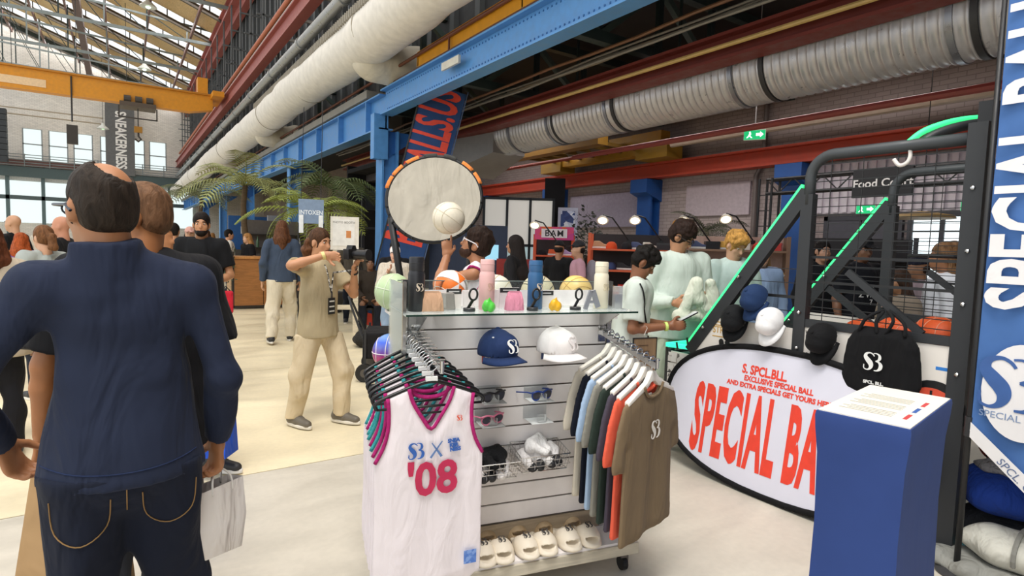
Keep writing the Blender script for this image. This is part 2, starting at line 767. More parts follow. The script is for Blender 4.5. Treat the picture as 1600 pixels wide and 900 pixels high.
def skin_mesh(name, *VQ):
    vs, fs, n = [], [], 0
    for V, Q in VQ:
        vs.append(V)
        fs.append(Q + n)
        n += len(V)
    V, Q = np.concatenate(vs), np.concatenate(fs)
    me = bpy.data.meshes.new(name)
    me.vertices.add(len(V))
    me.vertices.foreach_set('co', V.astype(np.float32).ravel())
    me.loops.add(len(Q) * 4)
    me.loops.foreach_set('vertex_index', Q.astype(np.int32).ravel())
    me.polygons.add(len(Q))
    me.polygons.foreach_set('loop_start', np.arange(0, len(Q) * 4, 4, dtype=np.int32))
    me.polygons.foreach_set('loop_total', np.full(len(Q), 4, np.int32))
    me.polygons.foreach_set('use_smooth', np.ones(len(Q), bool))
    me.update(calc_edges=True)
    me.validate()
    return me


def blob(name, field, h, m, parent=None, **k):
    me = skin_mesh(name, field.solve(h, **k))
    return link(name, me, m, parent)

# ================================================================== THE HALL
CREAM = mat('#f0e2c0', 'concrete', 0.42)
GREYF = mat('#cdc6b8', 'concrete', 0.45, scale=1.3)
mb = MB().b2((-16, -8, -0.25), (14, 60, -0.03))
floor = struct('floor', mb, mat('#7d7666', 'concrete', 0.8))
ys = [-8, 0.4, 4.14, 7.45, 11.2, 16, 22, 30, 42, 60]
xs_ = [-16, -5.2, 3.9, 14]
for j in range(len(ys) - 1):
    for i in range(len(xs_) - 1):
        g = 0.006
        xa, xb = xs_[i], xs_[i + 1]
        MB().b2((xa + g, ys[j] + g, -0.03), (xb - g, ys[j + 1] - g, 0.0)).build('slab', GREYF if j < 2 else CREAM, floor)

# right wall: whitewashed brick
BRICK = mat('#b3a5a2', 'brick', 0.85, rot=(0, R(90), R(90)))
wall_right = struct('wall_right', MB().b2((11.0, -7, 0), (11.4, 58, 6.2)), BRICK)
wall_back = struct('wall_rear_aisle', MB().b2((8.2, 19.0, 0), (11.0, 19.3, 6.0)), mat('#2c2d30', 'plain', 0.8))
wall_back.name = 'wall_back'
# smoother plastered panel and plinth band
MB().b2((10.94, 7.35, 2.42), (11.0, 9.0, 3.12)).build('plaster_panel', mat('#b7aab0', 'plain', 0.8), wall_right)
MB().b2((10.93, 10.4, 2.2), (11.0, 13.2, 3.1)).build('plaster_panel', mat('#a8a0b4', 'plain', 0.8), wall_right)
# corrugated white band above the food court doors
cb = MB()
for k in range(26):
    y = 2.2 + k * 0.15
    cb.b2((10.90, y, 2.40), (11.0, y + 0.09, 3.28))
cb.b2((10.95, 2.1, 2.38), (11.0, 6.1, 3.3))
cb.build('corrugated_cladding', mat('#d5ced6', 'metal', 0.5), wall_right)

# side aisle ceiling, dark
wall_rear_shading = struct('wall_rear_shading', MB().b2((-1.5, -7.4, 0), (11.4, -7.0, 12.5)), mat('#4a4745', 'brick', 0.85, rot=(R(90), 0, 0)))  # unseen wall added to cut light from behind and darken the right side
ceil2 = struct('ceiling', MB().b2((5.0, -7, 6.0), (11.4, 58, 6.2)), mat('#2a2727', 'plain', 0.9))
BLUE = mat('#5590cc', 'metal', 0.45)
DBLUE = mat('#2b62a6', 'metal', 0.5)
TEAL = mat('#2c3a3a', 'metal', 0.55)
REDB = mat('#6f2b23', 'metal', 0.55)
REDO = mat('#b5432c', 'metal', 0.55)
YEL = mat('#d9971f', 'metal', 0.5)
PINK = mat('#9a5650', 'metal', 0.55)


def ibeam(mb, a, b, w, h, t=0.03):
    """I section between a and b (b shares x or y with a)"""
    a, b = Vector(a), Vector(b)
    u = Vector((0, 0, 1))
    mb.bar(a + u * (h / 2 - t / 2), b + u * (h / 2 - t / 2), w, t)
    mb.bar(a - u * (h / 2 - t / 2), b - u * (h / 2 - t / 2), w, t)
    mb.bar(a, b, t, h - t)


# the blue plate girder between nave and aisle, with rivets and stiffeners
g = tag(bpy.data.objects.new('girder', None), 'long sky-blue riveted steel girder running between nave and side aisle', 'girder', kind='structure')
COL.objects.link(g)
mb = MB()
ibeam(mb, (4.5, 0.5, 4.43), (4.5, 11.4, 4.43), 0.26, 0.5)
mb.build('girder_span', BLUE, g)
mb = MB()
ibeam(mb, (4.5, 11.4, 4.25), (4.5, 58, 4.25), 0.3, 0.7)
for k in range(24):
    mb.b2((4.36, 12.2 + k * 1.9, 3.92), (4.5, 12.24 + k * 1.9, 4.58))
mb.build('girder_span', BLUE, g)
rv = MB()
for k in range(120):
    y = 0.8 + k * 0.088
    for z in (4.60, 4.30):
        rv.b2((4.478, y, z - 0.011), (4.488, y + 0.022, z + 0.011))
ro = rv.build('rivet_row', mat('#27649f', 'metal', 0.5), g)
ro['kind'] = 'stuff'
MB().bar((4.40, 11.5, 4.2), (4.40, 11.5, 3.3), 0.2, 0.3).build('gusset', BLUE, g)
MB().b2((4.33, 8.05, 4.40), (4.37, 8.62, 4.52)).build('name_plate', mat('#cfcbbd', 'metal', 0.4), g)
# concrete ledge and walkway rail over the far part
MB().b2((4.3, 12, 4.62), (4.75, 58, 4.78)).build('ledge', mat('#8d8a84', 'concrete', 0.7), g)
MB().b2((4.42, 1.0, 4.70), (4.52, 11.0, 4.74)).build('rail', mat('#5b3a2c', 'metal', 0.6), g)
mb = MB()
mb.cyl((4.45, 5, 4.98), (4.45, 56, 4.98), 0.03, 8)
for k in range(20):
    mb.cyl((4.45, 6 + k * 2.6, 4.75), (4.45, 6 + k * 2.6, 4.98), 0.02, 6)
mb.build('handrail', mat('#6b3f2e', 'metal', 0.6), g)

# columns in the girder line
for k, y in enumerate((11.6, 19.5, 27.4, 35.3, 43.2)):
    c = tag(bpy.data.objects.new('column', None), None, None, kind='structure')
    COL.objects.link(c)
    c.location = (4.62, y, 0)
    c['label'] = 'blue steel column of the nave, number %s from the front' % ('one two three four five'.split()[k])
    m = MB()
    m.b2((-0.16, -0.02, 0), (0.16, 0.02, 3.9)).b2((-0.18, -0.17, 0), (-0.14, 0.17, 3.9)).b2((0.14, -0.17, 0), (0.18, 0.17, 3.9))
    m.build('shaft', BLUE, c)
    MB().prism([(-0.17, 3.25), (0.75, 3.9), (-0.17, 3.9)], -0.06, 0.06, 'y').build('bracket', DBLUE, c)
    MB().b2((-0.25, -0.25, 0), (0.25, 0.25, 0.03)).build('base_plate', DBLUE, c)

# yellow crane beam lying over the girder
yb = MB()
yb.b2((4.50, 4.0, 4.80), (4.74, 9.95, 5.07))
o = yb.build('hoist_beam', YEL, bevel=0.006)
tag(o, 'short yellow hoist beam resting above the blue girder', 'beam', kind='structure')

# crane runway, gutter beam, pipes of the nave side
w = MB()
w.b2((5.05, -2, 4.8), (5.15, 58, 13.5))
wall_nave = struct('wall_clerestory', w, mat('#3a3b3d', 'metal', 0.7))
for k in range(60):
    y = 4 + k * 0.9
    MB().b2((4.95, y, 5.0), (5.06, y + 0.16, 12.9)).build('cladding_rib', mat('#54585a', 'metal', 0.6), wall_nave)
rw = MB()
ibeam(rw, (4.05, -2, 7.75), (4.05, 58, 7.75), 0.28, 0.55, 0.05)
o = tag(rw.build('crane_runway', PINK), 'dusky red crane runway beam high along the nave side', 'beam', kind='structure')
st = MB()
st.b2((3.95, -2, 8.05), (4.15, 58, 8.12))
for k in range(30):
    st.b2((4.1, k * 2.0, 8.0), (5.05, k * 2.0 + 0.08, 8.08))
st.build('runway_stay', mat('#a9a39c', 'metal', 0.5), o)
tag(MB().cyl((4.25, -2, 8.75), (4.25, 58, 8.75), 0.09, 10).build('red_pipe', mat('#b0603f', 'metal', 0.5), smooth=True),
    'rust orange pipe above the crane runway beam', 'pipe', kind='structure')
gb = MB()
ibeam(gb, (4.45, -2, 12.55), (4.45, 58, 12.55), 0.34, 0.6, 0.06)
gb.b2((4.6, -2, 11.9), (4.9, 58, 12.9))
tag(gb.build('eaves_beam', PINK), 'dull pink eaves beam where the nave roof meets its side', 'beam', kind='structure')
cl = MB()
for k in range(22):
    y = 6 + k * 2.4
    cl.b2((4.30, y, 5.4), (4.36, y + 0.06, 12.4))
    cl.b2((4.1, y, 9.6), (5.05, y + 0.06, 9.66))
    cl.b2((4.1, y + 1.1, 10.7), (5.05, y + 1.16, 10.76))
tag(cl.build('hanger_rods', mat('#5c5f61', 'metal', 0.5)), 'row of thin grey hanger posts along the clerestory cladding', 'post', kind='structure')
gp = MB().cyl((3.88, -2, 6.62), (3.88, 56, 6.62), 0.13, 14)
for k in range(16):
    gp.tube([(3.88, 2 + k * 3.4, 6.62), (3.88, 2.12 + k * 3.4, 6.62)], 0.155, 14)
tag(gp.build('steel_pipe', mat('#9b9d9c', 'metal', 0.35, 0.6), smooth=True), 'grey insulated steel pipe above the white fabric duct', 'pipe', kind='structure')

# white fabric air duct
fd = thing('fabric_duct', 'long white fabric air duct slung along the nave side', 'duct', (3.87, 0, 5.42))
m = MB()
path, rr = [], []
for k in range(117):
    y = -1 + k * 0.5
    path.append((0.02 * math.sin(y * 0.7), y, 0.03 * math.sin(y * 0.45)))
    rr.append(0.465 + (0.012 if k % 6 else -0.012) + 0.008 * math.sin(k * 1.7))
m.tube(path, rr, 28)
m.build('duct_sleeve', mat('#dfdbd4', 'fabric', 0.8, fold=2.5, bump=0.2), fd, smooth='all')
for k in range(13):
    m = MB()
    y = 1.5 + k * 4.4
    m.tube([(0.472 * math.cos(a), y, 0.472 * math.sin(a)) for a in [i * 2 * PI / 28 for i in range(28)]], 0.009, 6, closed=True)
    m.build('duct_seam', mat('#a39c8e', 'fabric'), fd)
m = MB()
for k in range(160):
    y = 2 + k * 0.11
    m.b2((-0.46, y, 0.17), (-0.40, y + 0.035, 0.31))
e = m.build('eyelet_row', mat('#8f897c', 'plain'), fd)
e['kind'] = 'stuff'
m = MB()
m.tube([(-0.1, -1, 0.52), (-0.1, 57, 0.52)], 0.03, 8)
m.build('hanging_rail', mat('#c9c6bd', 'metal', 0.4), fd)
# drooping fabric offtake
for (y, s) in ((11.0, 1.0), (21, 1.0), (30, 1.0)):
    f = Field(0.1)
    f.cone((0.2, y, -0.3), (0.75, y, -0.35), 0.4 * s, 0.36 * s).cone((0.75, y, -0.35), (1.15, y, -0.2), 0.36 * s, 0.33 * s)
    blob('offtake', f, 0.06, mat('#cfc8b8', 'fabric', fold=3), fd, wr=0.02, wf=9)

# spiral silver duct in the aisle
sd = thing('spiral_duct', 'big ribbed silver spiral duct hanging under the aisle roof', 'duct', (7.1, 0, 4.02))
SILV = mat('#bcb9ba', 'metal', 0.36, 0.45)
m = MB()
path, rr = [], []
k = 0
y = -1.5
while y < 10.8:
    for dy, r in ((0, 0.410), (0.045, 0.410), (0.055, 0.424), (0.075, 0.424), (0.085, 0.410)):
        path.append((0, y + dy, 0)); rr.append(r)
    y += 0.11
m.tube(path, rr, 36)
m.build('duct_barrel', SILV, sd, smooth='all')
for y, dark in ((10.2, 0), (8.9, 0), (8.72, 1), (7.3, 0), (7.12, 1), (4.9, 0), (4.45, 1), (2.45, 0), (2.25, 1)):
    m = MB()
    m.tube([(0, y - 0.03, 0), (0, y + 0.03, 0)], 0.436, 36)
    m.build('clamp_band', mat('#2d2c2e', 'metal', 0.5) if dark else mat('#8b8d95', 'metal', 0.35, 0.7), sd, smooth=True)
pl = MB()
pl.add([(-.42, 10.75, -.4), (.42, 10.75, -.4), (.42, 10.75, .42), (-.42, 10.75, .42), (-.7, 12.5, -.75), (.7, 12.5, -.75), (.7, 12.5, .45), (-.7, 12.5, .45)],
       [(0, 1, 2, 3), (7, 6, 5, 4), (0, 4, 5, 1), (1, 5, 6, 2), (2, 6, 7, 3), (3, 7, 4, 0)])
pl.build('transition_box', mat('#8e8a88', 'metal', 0.45, 0.3), sd)
for yy in (1.2, 3.6, 6.1, 8.5):
    MB().b2((-0.02, yy, 0.4), (0.02, yy + 0.03, 2.0)).build('hanger_strap', TEAL, sd)

# angled white acoustic boards below the plenum
ab = thing('acoustic_board', 'tilted off-white ceiling boards under the duct plenum', 'ceiling board', (6.7, 14.6, 2.8))
for i in range(3):
    MB().box((0, 0, 0), (2.3, 0.95, 0.04)).build('board', mat('#b9aca6', 'plain', 0.7), ab, loc=(0.0, -0.9 + i * 0.97, 0.28 - 0.12 * i), rot=(R(-8), 0, 0))
MB().b2((-1.2, -1.5, 0.42), (1.2, 1.6, 0.9)).build('board_carrier', mat('#4b4647', 'plain', 0.8), ab)

# red I-beam with yellow gas pipe and conduits
rb = thing('aisle_beam', 'dark red I-beam with a yellow gas pipe clipped along it', 'beam')
rb['kind'] = 'structure'
m = MB(); ibeam(m, (6.5, -2, 4.22), (6.5, 20, 4.22), 0.3, 0.34, 0.04)
m.build('beam_section', REDB, rb)
MB().cyl((6.32, -2, 4.20), (6.32, 20, 4.20), 0.03, 8).build('gas_pipe', mat('#c8a86a', 'metal', 0.4), rb, smooth=True)
for i, (dx, dz, r, c) in enumerate(((-0.28, 0.30, .022, '#8d8a86'), (-0.35, 0.34, .016, '#6f6c68'), (-0.20, 0.34, .02, '#9a8c7c'), (-0.42, 0.40, .025, '#7d5a44'), (-0.1, 0.42, .018, '#77746f'))):
    p = [(6.5 + dx + 0.02 * math.sin(k * 1.3 + i), -2 + k, 4.22 + dz + 0.012 * math.sin(k * 2.1 + i * 2)) for k in range(23)]
    MB().tube(p, r, 7).build('conduit', mat(c, 'metal', 0.4), rb, smooth=True)

# teal roof trusses of the aisle
for k, y in enumerate((3.2, 6.6, 9.9, 13.2, 16.6)):
    t = thing('aisle_truss', 'dark teal steel roof truss over the aisle, truss %s from the camera' % 'one two three four five'.split()[k], 'truss', (4.6, y, 0))
    t['kind'] = 'structure'
    m = MB()
    m.bar((0, 0, 4.72), (6.4, 0, 4.72), 0.16, 0.16)
    m.build('lower_chord', TEAL, t)
    m = MB(); m.bar((0, 0, 5.8), (6.4, 0, 5.8), 0.16, 0.16)
    m.build('upper_chord', TEAL, t)
    for i in range(5):
        m = MB(); m.bar((i * 1.28, 0, 4.75 if i % 2 else 5.75), ((i + 1) * 1.28, 0, 5.75 if i % 2 else 4.75), 0.1, 0.1)
        m.build('diagonal', mat('#4d5c58', 'metal', 0.5), t)
        MB().b2((i * 1.28 - 0.05, -0.04, 4.75), (i * 1.28 + 0.05, 0.04, 5.75)).build('upright', TEAL, t)
    MB().prism([(-0.1, 4.45), (0.75, 4.7), (0.75, 4.95), (-0.1, 4.95)], -0.015, 0.015, 'y').build('gusset_plate', mat('#7f8a85', 'metal', 0.5), t)

# red crane rail and blue pilasters on the right wall
m = MB(); ibeam(m, (10.7, -2, 3.52), (10.7, 21, 3.52), 0.3, 0.36, 0.05)
tag(m.build('crane_rail', REDO), 'orange red crane rail beam along the whitewashed brick wall', 'beam', kind='structure')
for k, y in enumerate((2.4, 6.25, 10.06, 13.68, 17.5)):
    p = tag(bpy.data.objects.new('pilaster', None), 'blue steel pilaster on the brick wall, %s from the entrance doors' % 'first second third fourth fifth'.split()[k], 'pilaster', kind='structure')
    COL.objects.link(p); p.location = (10.8, y, 0)
    MB().b2((-0.14, -0.22, 0), (-0.08, 0.22, 3.2)).b2((0.14, -0.22, 0), (0.2, 0.22, 3.2)).b2((-0.1, -0.06, 0), (0.2, 0.06, 3.2)).build('shaft', mat('#1e4f94', 'metal', 0.5), p)
    MB().prism([(-0.35, 3.0), (0.2, 2.8), (0.2, 3.32), (-0.35, 3.32)], -0.27, 0.27, 'y').build('corbel', mat('#1e4f94', 'metal', 0.5), p)
# yellow crane carriage on the rail
yc = thing('crane_carriage', 'old yellow crane carriage parked on the red wall rail', 'crane', (10.35, 11.3, 3.82))
MB().b2((-0.25, -2.2, 0.0), (0.05, 2.2, 0.5)).build('side_girder', mat('#a87a1c', 'metal', 0.6), yc)
MB().b2((-1.6, -1.6, 0.1), (-1.3, 1.9, 0.6)).build('side_girder', mat('#8c661b', 'metal', 0.6), yc)
for i in range(7):
    MB().b2((-1.3, -1.5 + i * 0.5, 0.12), (-0.25, -1.42 + i * 0.5, 0.2)).build('cross_tie', mat('#6e5119', 'metal', 0.6), yc)
MB().b2((-0.32, -2.45, -0.12), (0.2, -1.5, 0.22)).build('wheel_box', mat('#93701f', 'metal', 0.6), yc)
MB().b2((-0.32, 1.3, -0.12), (0.2, 2.2, 0.22)).build('wheel_box', mat('#93701f', 'metal', 0.6), yc)
MB().cyl((-0.7, -0.8, 0.3), (-0.7, 0.4, 0.3), 0.2, 14).build('winch_drum', mat('#5d5348', 'metal', 0.5), yc)
# sprinkler and service pipes
def pipe(name, pts, r, c, label, n=8):
    return tag(MB().tube(pts, r, n).build(name, mat(c, 'metal', 0.45), smooth=True), label, 'pipe')
pipe('sprinkler_pipe', [(8.5, -1, 3.64), (8.5, 15.3, 3.64), (8.5, 15.3, 3.3), (8.5, 18, 3.3)], 0.04, '#8d3426', 'red sprinkler pipe running under the spiral duct')
pipe('service_pipe', [(9.2, -1, 3.74), (9.2, 8.0, 3.74)], 0.06, '#a8988a', 'beige service pipe below the red sprinkler pipe')
pipe('gas_line', [(10.0, -1, 3.95), (10.0, 8.6, 3.95)], 0.025, '#b9892a', 'thin yellow gas line high on the brick wall')
pipe('drain_pipe', [(10.9, 7.2, 0), (10.9, 7.2, 3.2), (10.9, 7.05, 3.5), (10.9, 7.05, 5.8)], 0.05, '#6d6360', 'brown drain pipe climbing the brick wall')
pipe('red_conduit', [(7.9, -1, 3.5), (7.9, 9.5, 3.5)], 0.05, '#7c2f28', 'dark red pipe just beneath the silver duct')
ct = thing('cable_tray', 'black ladder cable tray below the aisle roof near the wall', 'cable tray', (9.3, 0, 4.35))
MB().b2((-0.2, -1, 0), (-0.17, 10, 0.08)).build('side_rail', mat('#242326', 'metal', 0.6), ct)
MB().b2((0.17, -1, 0), (0.2, 10, 0.08)).build('side_rail', mat('#242326', 'metal', 0.6), ct)
for i in range(36):
    MB().b2((-0.17, -0.9 + i * 0.3, 0.0), (0.17, -0.85 + i * 0.3, 0.03)).build('rung', mat('#242326', 'metal', 0.6), ct)
for y0 in (0.5, 6.8):
    MB().b2((-0.3, y0, 0.2), (0.4, y0 + 2.4, 0.45)).build('air_box', mat('#8f7f74', 'metal', 0.6), ct)

# ---- door and window in the right wall
dr = tag(bpy.data.objects.new('door_1', None), 'dark grey double door below the green exit sign', 'door', kind='structure'); COL.objects.link(dr)
dr.location = (10.96, 5.08, 0)
for s in (-1, 1):
    lf = MB().b2((-0.05, min(s * 0.01, s * 0.57), 0), (0.02, max(s * 0.01, s * 0.57), 2.25)).build('door_leaf', mat('#46464e', 'plain', 0.6), dr)
    MB().cyl((-0.1, s * 0.1, 0.95), (-0.1, s * 0.1, 1.2), 0.012, 8).build('pull', mat('#9b9b9b', 'metal', 0.3, 1), lf)
MB().b2((-0.06, -0.66, 0), (0.03, -0.58, 2.33)).b2((-0.06, 0.58, 0), (0.03, 0.66, 2.33)).b2((-0.06, -0.66, 2.25), (0.03, 0.66, 2.33)).build('door_frame', mat('#3b3b42', 'plain', 0.6), dr)
wi = tag(bpy.data.objects.new('window_7', None), 'bright daylit doorway window beside the dark double door', 'window', kind='structure'); COL.objects.link(wi)
wi.location = (10.95, 3.85, 0)
MB().b2((0.0, -0.42, 0.9), (0.03, 0.42, 2.28)).build('pane', mat('#dfeef2', 'glow', power=1.6), wi)
MB().b2((-0.04, -0.5, 0.82), (0.04, -0.42, 2.36)).b2((-0.04, 0.42, 0.82), (0.04, 0.5, 2.36)).b2((-0.04, -0.42, 2.28), (0.04, 0.42, 2.36)).b2((-0.04, -0.42, 0.82), (0.04, 0.42, 0.9)).b2((-0.04, -0.03, 0.9), (0.03, 0.03, 2.28)).b2((-0.04, -0.42, 1.55), (0.03, 0.42, 1.6)).build('window_frame', mat('#3b3b42', 'plain', 0.6), wi)

# ================================================================== NAVE END AND ROOF
WALLF = mat('#f3eee6', 'brick', 0.85, scale=0.8, rot=(R(90), 0, 0))
wx = [(-6.2, -4.98), (-4.63, -3.41), (-3.09, -1.82), (-1.36, -0.04), (0.36, 1.70), (2.0, 3.26)]
f = MB()
Yg = 58.0
f.b2((-16, Yg, 9.5), (5.2, Yg + 0.4, 13.0))
f.prism([(-16, 13.0), (5.2, 13.0), (-9, 18.4), (-16, 16.2)], Yg, Yg + 0.4, 'y')
f.b2((-16, Yg, 6.5), (wx[0][0], Yg + 0.4, 9.5))
for a, b in zip(wx[:-1], wx[1:]):
    f.b2((a[1], Yg, 7.15), (b[0], Yg + 0.4, 9.5))
f.b2((wx[-1][1], Yg, 6.5), (5.2, Yg + 0.4, 9.5))
f.b2((wx[0][0], Yg, 6.5), (wx[-1][1], Yg + 0.4, 7.15))
f.b2((-16, Yg, 5.5), (5.2, Yg + 0.4, 6.6))
f.b2((-16, Yg, 0), (5.2, Yg + 0.4, 2.3))
f.b2((5.2, Yg, 0), (11.4, Yg + 0.4, 6.2))
wall_far = struct('wall_far', f, WALLF)
GLZ = mat('#ffffff', 'glass', 0.1, body=0.05)
for i, (a, b) in enumerate(wx):
    wdw = tag(bpy.data.objects.new('window_%d' % (i + 1), None), None, None, kind='structure'); COL.objects.link(wdw)
    wdw['label'] = 'tall daylit gable window, %s from the side with the stacked loudspeaker' % 'first second third fourth fifth sixth'.split()[i]
    wdw.location = ((a + b) / 2, Yg, 0)
    hw = (b - a) / 2
    MB().b2((-hw, 0.02, 7.15), (hw, 0.05, 9.5)).build('pane', GLZ, wdw)
    m = MB()
    m.b2((-hw, 0.0, 8.28), (hw, 0.1, 8.36)).b2((-hw, 0, 7.15), (-hw + 0.08, 0.1, 9.5)).b2((hw - 0.08, 0, 7.15), (hw, 0.1, 9.5))
    m.build('window_frame', mat('#9aa0a2', 'metal', 0.5), wdw)
# steel gallery band and lower glazing
gl = thing('gallery', 'dark green steel gallery beam with railing below the gable windows', 'gallery', (0, 57.2, 0))
gl['kind'] = 'structure'
MB().b2((-16, 0, 5.75), (5.0, 0.5, 6.5)).build('gallery_beam', mat('#47585a', 'metal', 0.6), gl)
MB().b2((-16, -0.05, 6.55), (-0.8, 0.05, 7.05)).build('gallery_panel', mat('#6b4a45', 'metal', 0.6), gl)
m = MB()
for k in range(5):
    m.cyl((-16, -0.1, 6.6 + k * 0.2), (4.6, -0.1, 6.6 + k * 0.2), 0.03, 6)
for k in range(14):
    m.cyl((-15 + k * 1.5, -0.1, 6.5), (-15 + k * 1.5, -0.1, 7.45), 0.035, 6)
m.build('railing', mat('#7f8789', 'metal', 0.5), gl)
MB().b2((-16, 0.3, 4.05), (5.0, 0.5, 4.35)).build('glazing_rail', mat('#4c5a5c', 'metal', 0.6), gl)
for k in range(10):
    x = -15.6 + k * 2.1
    MB().b2((x, 0.3, 0), (x + 0.22, 0.55, 5.8)).build('glazing_post', mat('#55696c', 'metal', 0.6), gl)
    MB().b2((x + 0.22, 0.42, 2.3), (x + 2.1, 0.45, 4.05)).build('pane', GLZ, gl)
    MB().b2((x + 0.22, 0.42, 4.35), (x + 2.1, 0.45, 5.5)).build('pane', GLZ, gl)
MB().cyl((-16, -0.3, 10.3), (-1.1, -0.3, 10.3), 0.05, 6).build('truss_rail', mat('#a89b86', 'metal', 0.5), gl)
MB().cyl((-16, -0.3, 10.75), (-1.1, -0.3, 10.75), 0.05, 6).build('truss_rail', mat('#a89b86', 'metal', 0.5), gl)

# hanging banner in front of the gable, letters read downwards
hb = thing('hanging_banner', 'tall grey hanging banner with white lettering before the gable', 'banner', (0.0, 57.0, 0))
MB().b2((-0.98, -0.02, 6.4), (0.98, 0.02, 12.7)).build('banner_cloth', mat('#6e6f70', 'fabric', fold=1.5), hb)
MB().cyl((-1.02, 0, 12.72), (1.02, 0, 12.72), 0.05, 8).build('banner_bar', mat('#cfcfcf', 'metal'), hb)
letters('banner_lettering', 'SNEAKERNESS', 1.0, mat('#f1f0ee', 'plain'), hb, facing((0.02, -0.03, 9.2), (0, -1, 0), roll=R(-90)), bold=0.03, xs=0.72)
mu = MB()
for k in range(9):
    mu.b2((-8.1, 55.0, 6.6 + k * 0.42), (-6.75, 55.8, 6.97 + k * 0.42))
o = thing('speaker_array', 'dark line-array of stacked loudspeakers hanging beside the gable windows', 'speaker', (0, 0, 0))
for k in range(9):
    MB().b2((-8.1, 55.0 + 0.02 * k, 6.6 + k * 0.42), (-6.75, 55.8, 6.98 + k * 0.42)).build('speaker_cabinet', mat('#2e3236', 'plain', 0.6), o)

# roof: timber decking with glazed bands running down the slope
def roof_z(x):
    return 12.75 + (4.6 - x) * 0.37
DECK = mat('#d2b888', 'wood', 0.8, grain=(9, 1, 1))
roof = struct('ceiling_nave', MB().bar((4.7, 58, roof_z(4.7) + 0.1), (-9, 58, roof_z(-9) + 0.1), 0.3, 0.3), TEAL)
y = -6.0
ri = 0
SKY = mat('#f4f8fa', 'glass', 0.2, body=0.05, tint='#ffffff')
while y < 58:
    for (x0, x1) in ((4.7, -0.2), (-0.2, -9.0)):
        def slab(ya, yb, t0, t1, name, mm, up=0.0):
            a0, a1 = roof_z(x0), roof_z(x1)
            MB().add([(x0, ya, a0 + t0), (x1, ya, a1 + t0), (x1, yb, a1 + t0 + up), (x0, yb, a0 + t0 + up), (x0, ya, a0 + t1), (x1, ya, a1 + t1), (x1, yb, a1 + t1 + up), (x0, yb, a0 + t1 + up)],
                     [(0, 3, 2, 1), (4, 5, 6, 7), (0, 1, 5, 4), (1, 2, 6, 5), (2, 3, 7, 6), (3, 0, 4, 7)]).build(name, mm, roof)
        slab(y, y + 4.0, 0.0, 0.12, 'roof_panel', DECK, 0.45)
        slab(y + 3.96, y + 3.99, 0.05, 0.46, 'skylight', SKY)
        slab(y + 3.9, y + 4.05, -0.16, 0.06, 'rafter', mat('#4a4137', 'wood'))
        for xm in np.linspace(x0, x1, 7)[1:-1]:
            z_ = roof_z(xm)
            MB().b2((xm - 0.03, y + 3.92, z_), (xm + 0.03, y + 3.96, z_ + 0.46)).build('glazing_bar', mat('#6b6a66', 'metal'), roof)
    y += 4.0
# purlins running along the nave
for k in range(7):
    x = 3.4 - k * 2.0
    MB().bar((x, 4, roof_z(x) - 0.3), (x, 58, roof_z(x) - 0.3), 0.1, 0.2).build('purlin', mat('#7b5d58', 'metal'), roof)
# steel roof trusses of the nave
STEEL = mat('#8b9698', 'metal', 0.45)
for k, y in enumerate((25.0, 31.5, 38.0, 44.5, 51.0, 57.0)):
    t = thing('nave_truss', 'slender grey steel roof truss across the nave, truss %s from the camera' % 'one two three four five six'.split()[k], 'truss', (0, y, 0))
    t['kind'] = 'structure'
    zb = 12.6
    MB().bar((4.5, 0, zb), (-9, 0, zb), 0.1, 0.16).build('lower_chord', STEEL, t)
    MB().bar((4.5, 0, zb + 0.75), (-9, 0, zb + 1.5), 0.08, 0.1).build('middle_chord', STEEL, t)
    for i in range(7):
        x = 3.2 - i * 1.9
        MB().bar((x, 0, zb), (x, 0, roof_z(x) - 0.2), 0.07, 0.07).build('upright', TEAL if i % 2 else STEEL, t)
        MB().bar((x, 0, zb), (x - 1.9, 0, roof_z(x - 1.9) - 0.3), 0.04, 0.04).build('diagonal', TEAL, t)
MB().bar((-1.9, 20, 15.0), (-1.9, 58, 13.9), 0.35, 0.5).build('ridge_duct', mat('#6d5a55', 'metal'), roof)

# yellow overhead crane across the nave
cr = thing('overhead_crane', 'orange yellow overhead crane girder spanning the nave with hoist trolley', 'crane', (0, 30, 0))
m = MB()
m.prism([(-10, 7.15), (2.6, 7.15), (3.5, 7.35), (3.5, 7.95), (-10, 7.95)], -0.25, 0.25, 'y')
m.build('crane_girder', mat('#d8901a', 'metal', 0.5), cr)
MB().b2((-10, -0.35, 7.95), (3.6, 0.35, 8.02)).build('top_flange', mat('#b97812', 'metal', 0.5), cr)
MB().b2((3.4, -1.2, 7.8), (3.85, 1.2, 8.02)).build('end_carriage', mat('#d8901a', 'metal', 0.5), cr)
MB().b2((2.9, -0.3, 8.0), (3.3, 0.3, 8.7)).build('end_post', mat('#d8901a', 'metal', 0.5), cr)
MB().b2((-4.2, -0.27, 7.3), (-2.4, -0.25, 7.6)).build('crane_plate', mat('#e8c9a0', 'plain'), cr)
tr = MB().b2((0.0, -0.5, 7.0), (1.3, 0.5, 7.18)).build('trolley', mat('#53463a', 'metal'), cr)
for dx in (0.15, 0.55, 0.95):
    MB().cyl((dx, -0.35, 7.3), (dx + 0.25, -0.35, 7.3), 0.16, 10).build('hoist_motor', mat('#3b352f', 'metal'), tr)
MB().b2((-0.05, -0.45, 6.5), (1.35, -0.4, 6.55)).b2((-0.05, -0.45, 6.5), (0.0, -0.4, 7.0)).b2((1.3, -0.45, 6.5), (1.35, -0.4, 7.0)).build('trolley_rail', mat('#3b352f', 'metal'), tr)
MB().cyl((0.65, 0, 7.0), (0.65, 0, 6.2), 0.02, 6).build('hoist_rope', mat('#3b352f', 'metal'), tr)
MB().b2((0.5, -0.1, 6.0), (0.8, 0.1, 6.25)).build('hook_block', mat('#a8761c', 'metal'), tr)
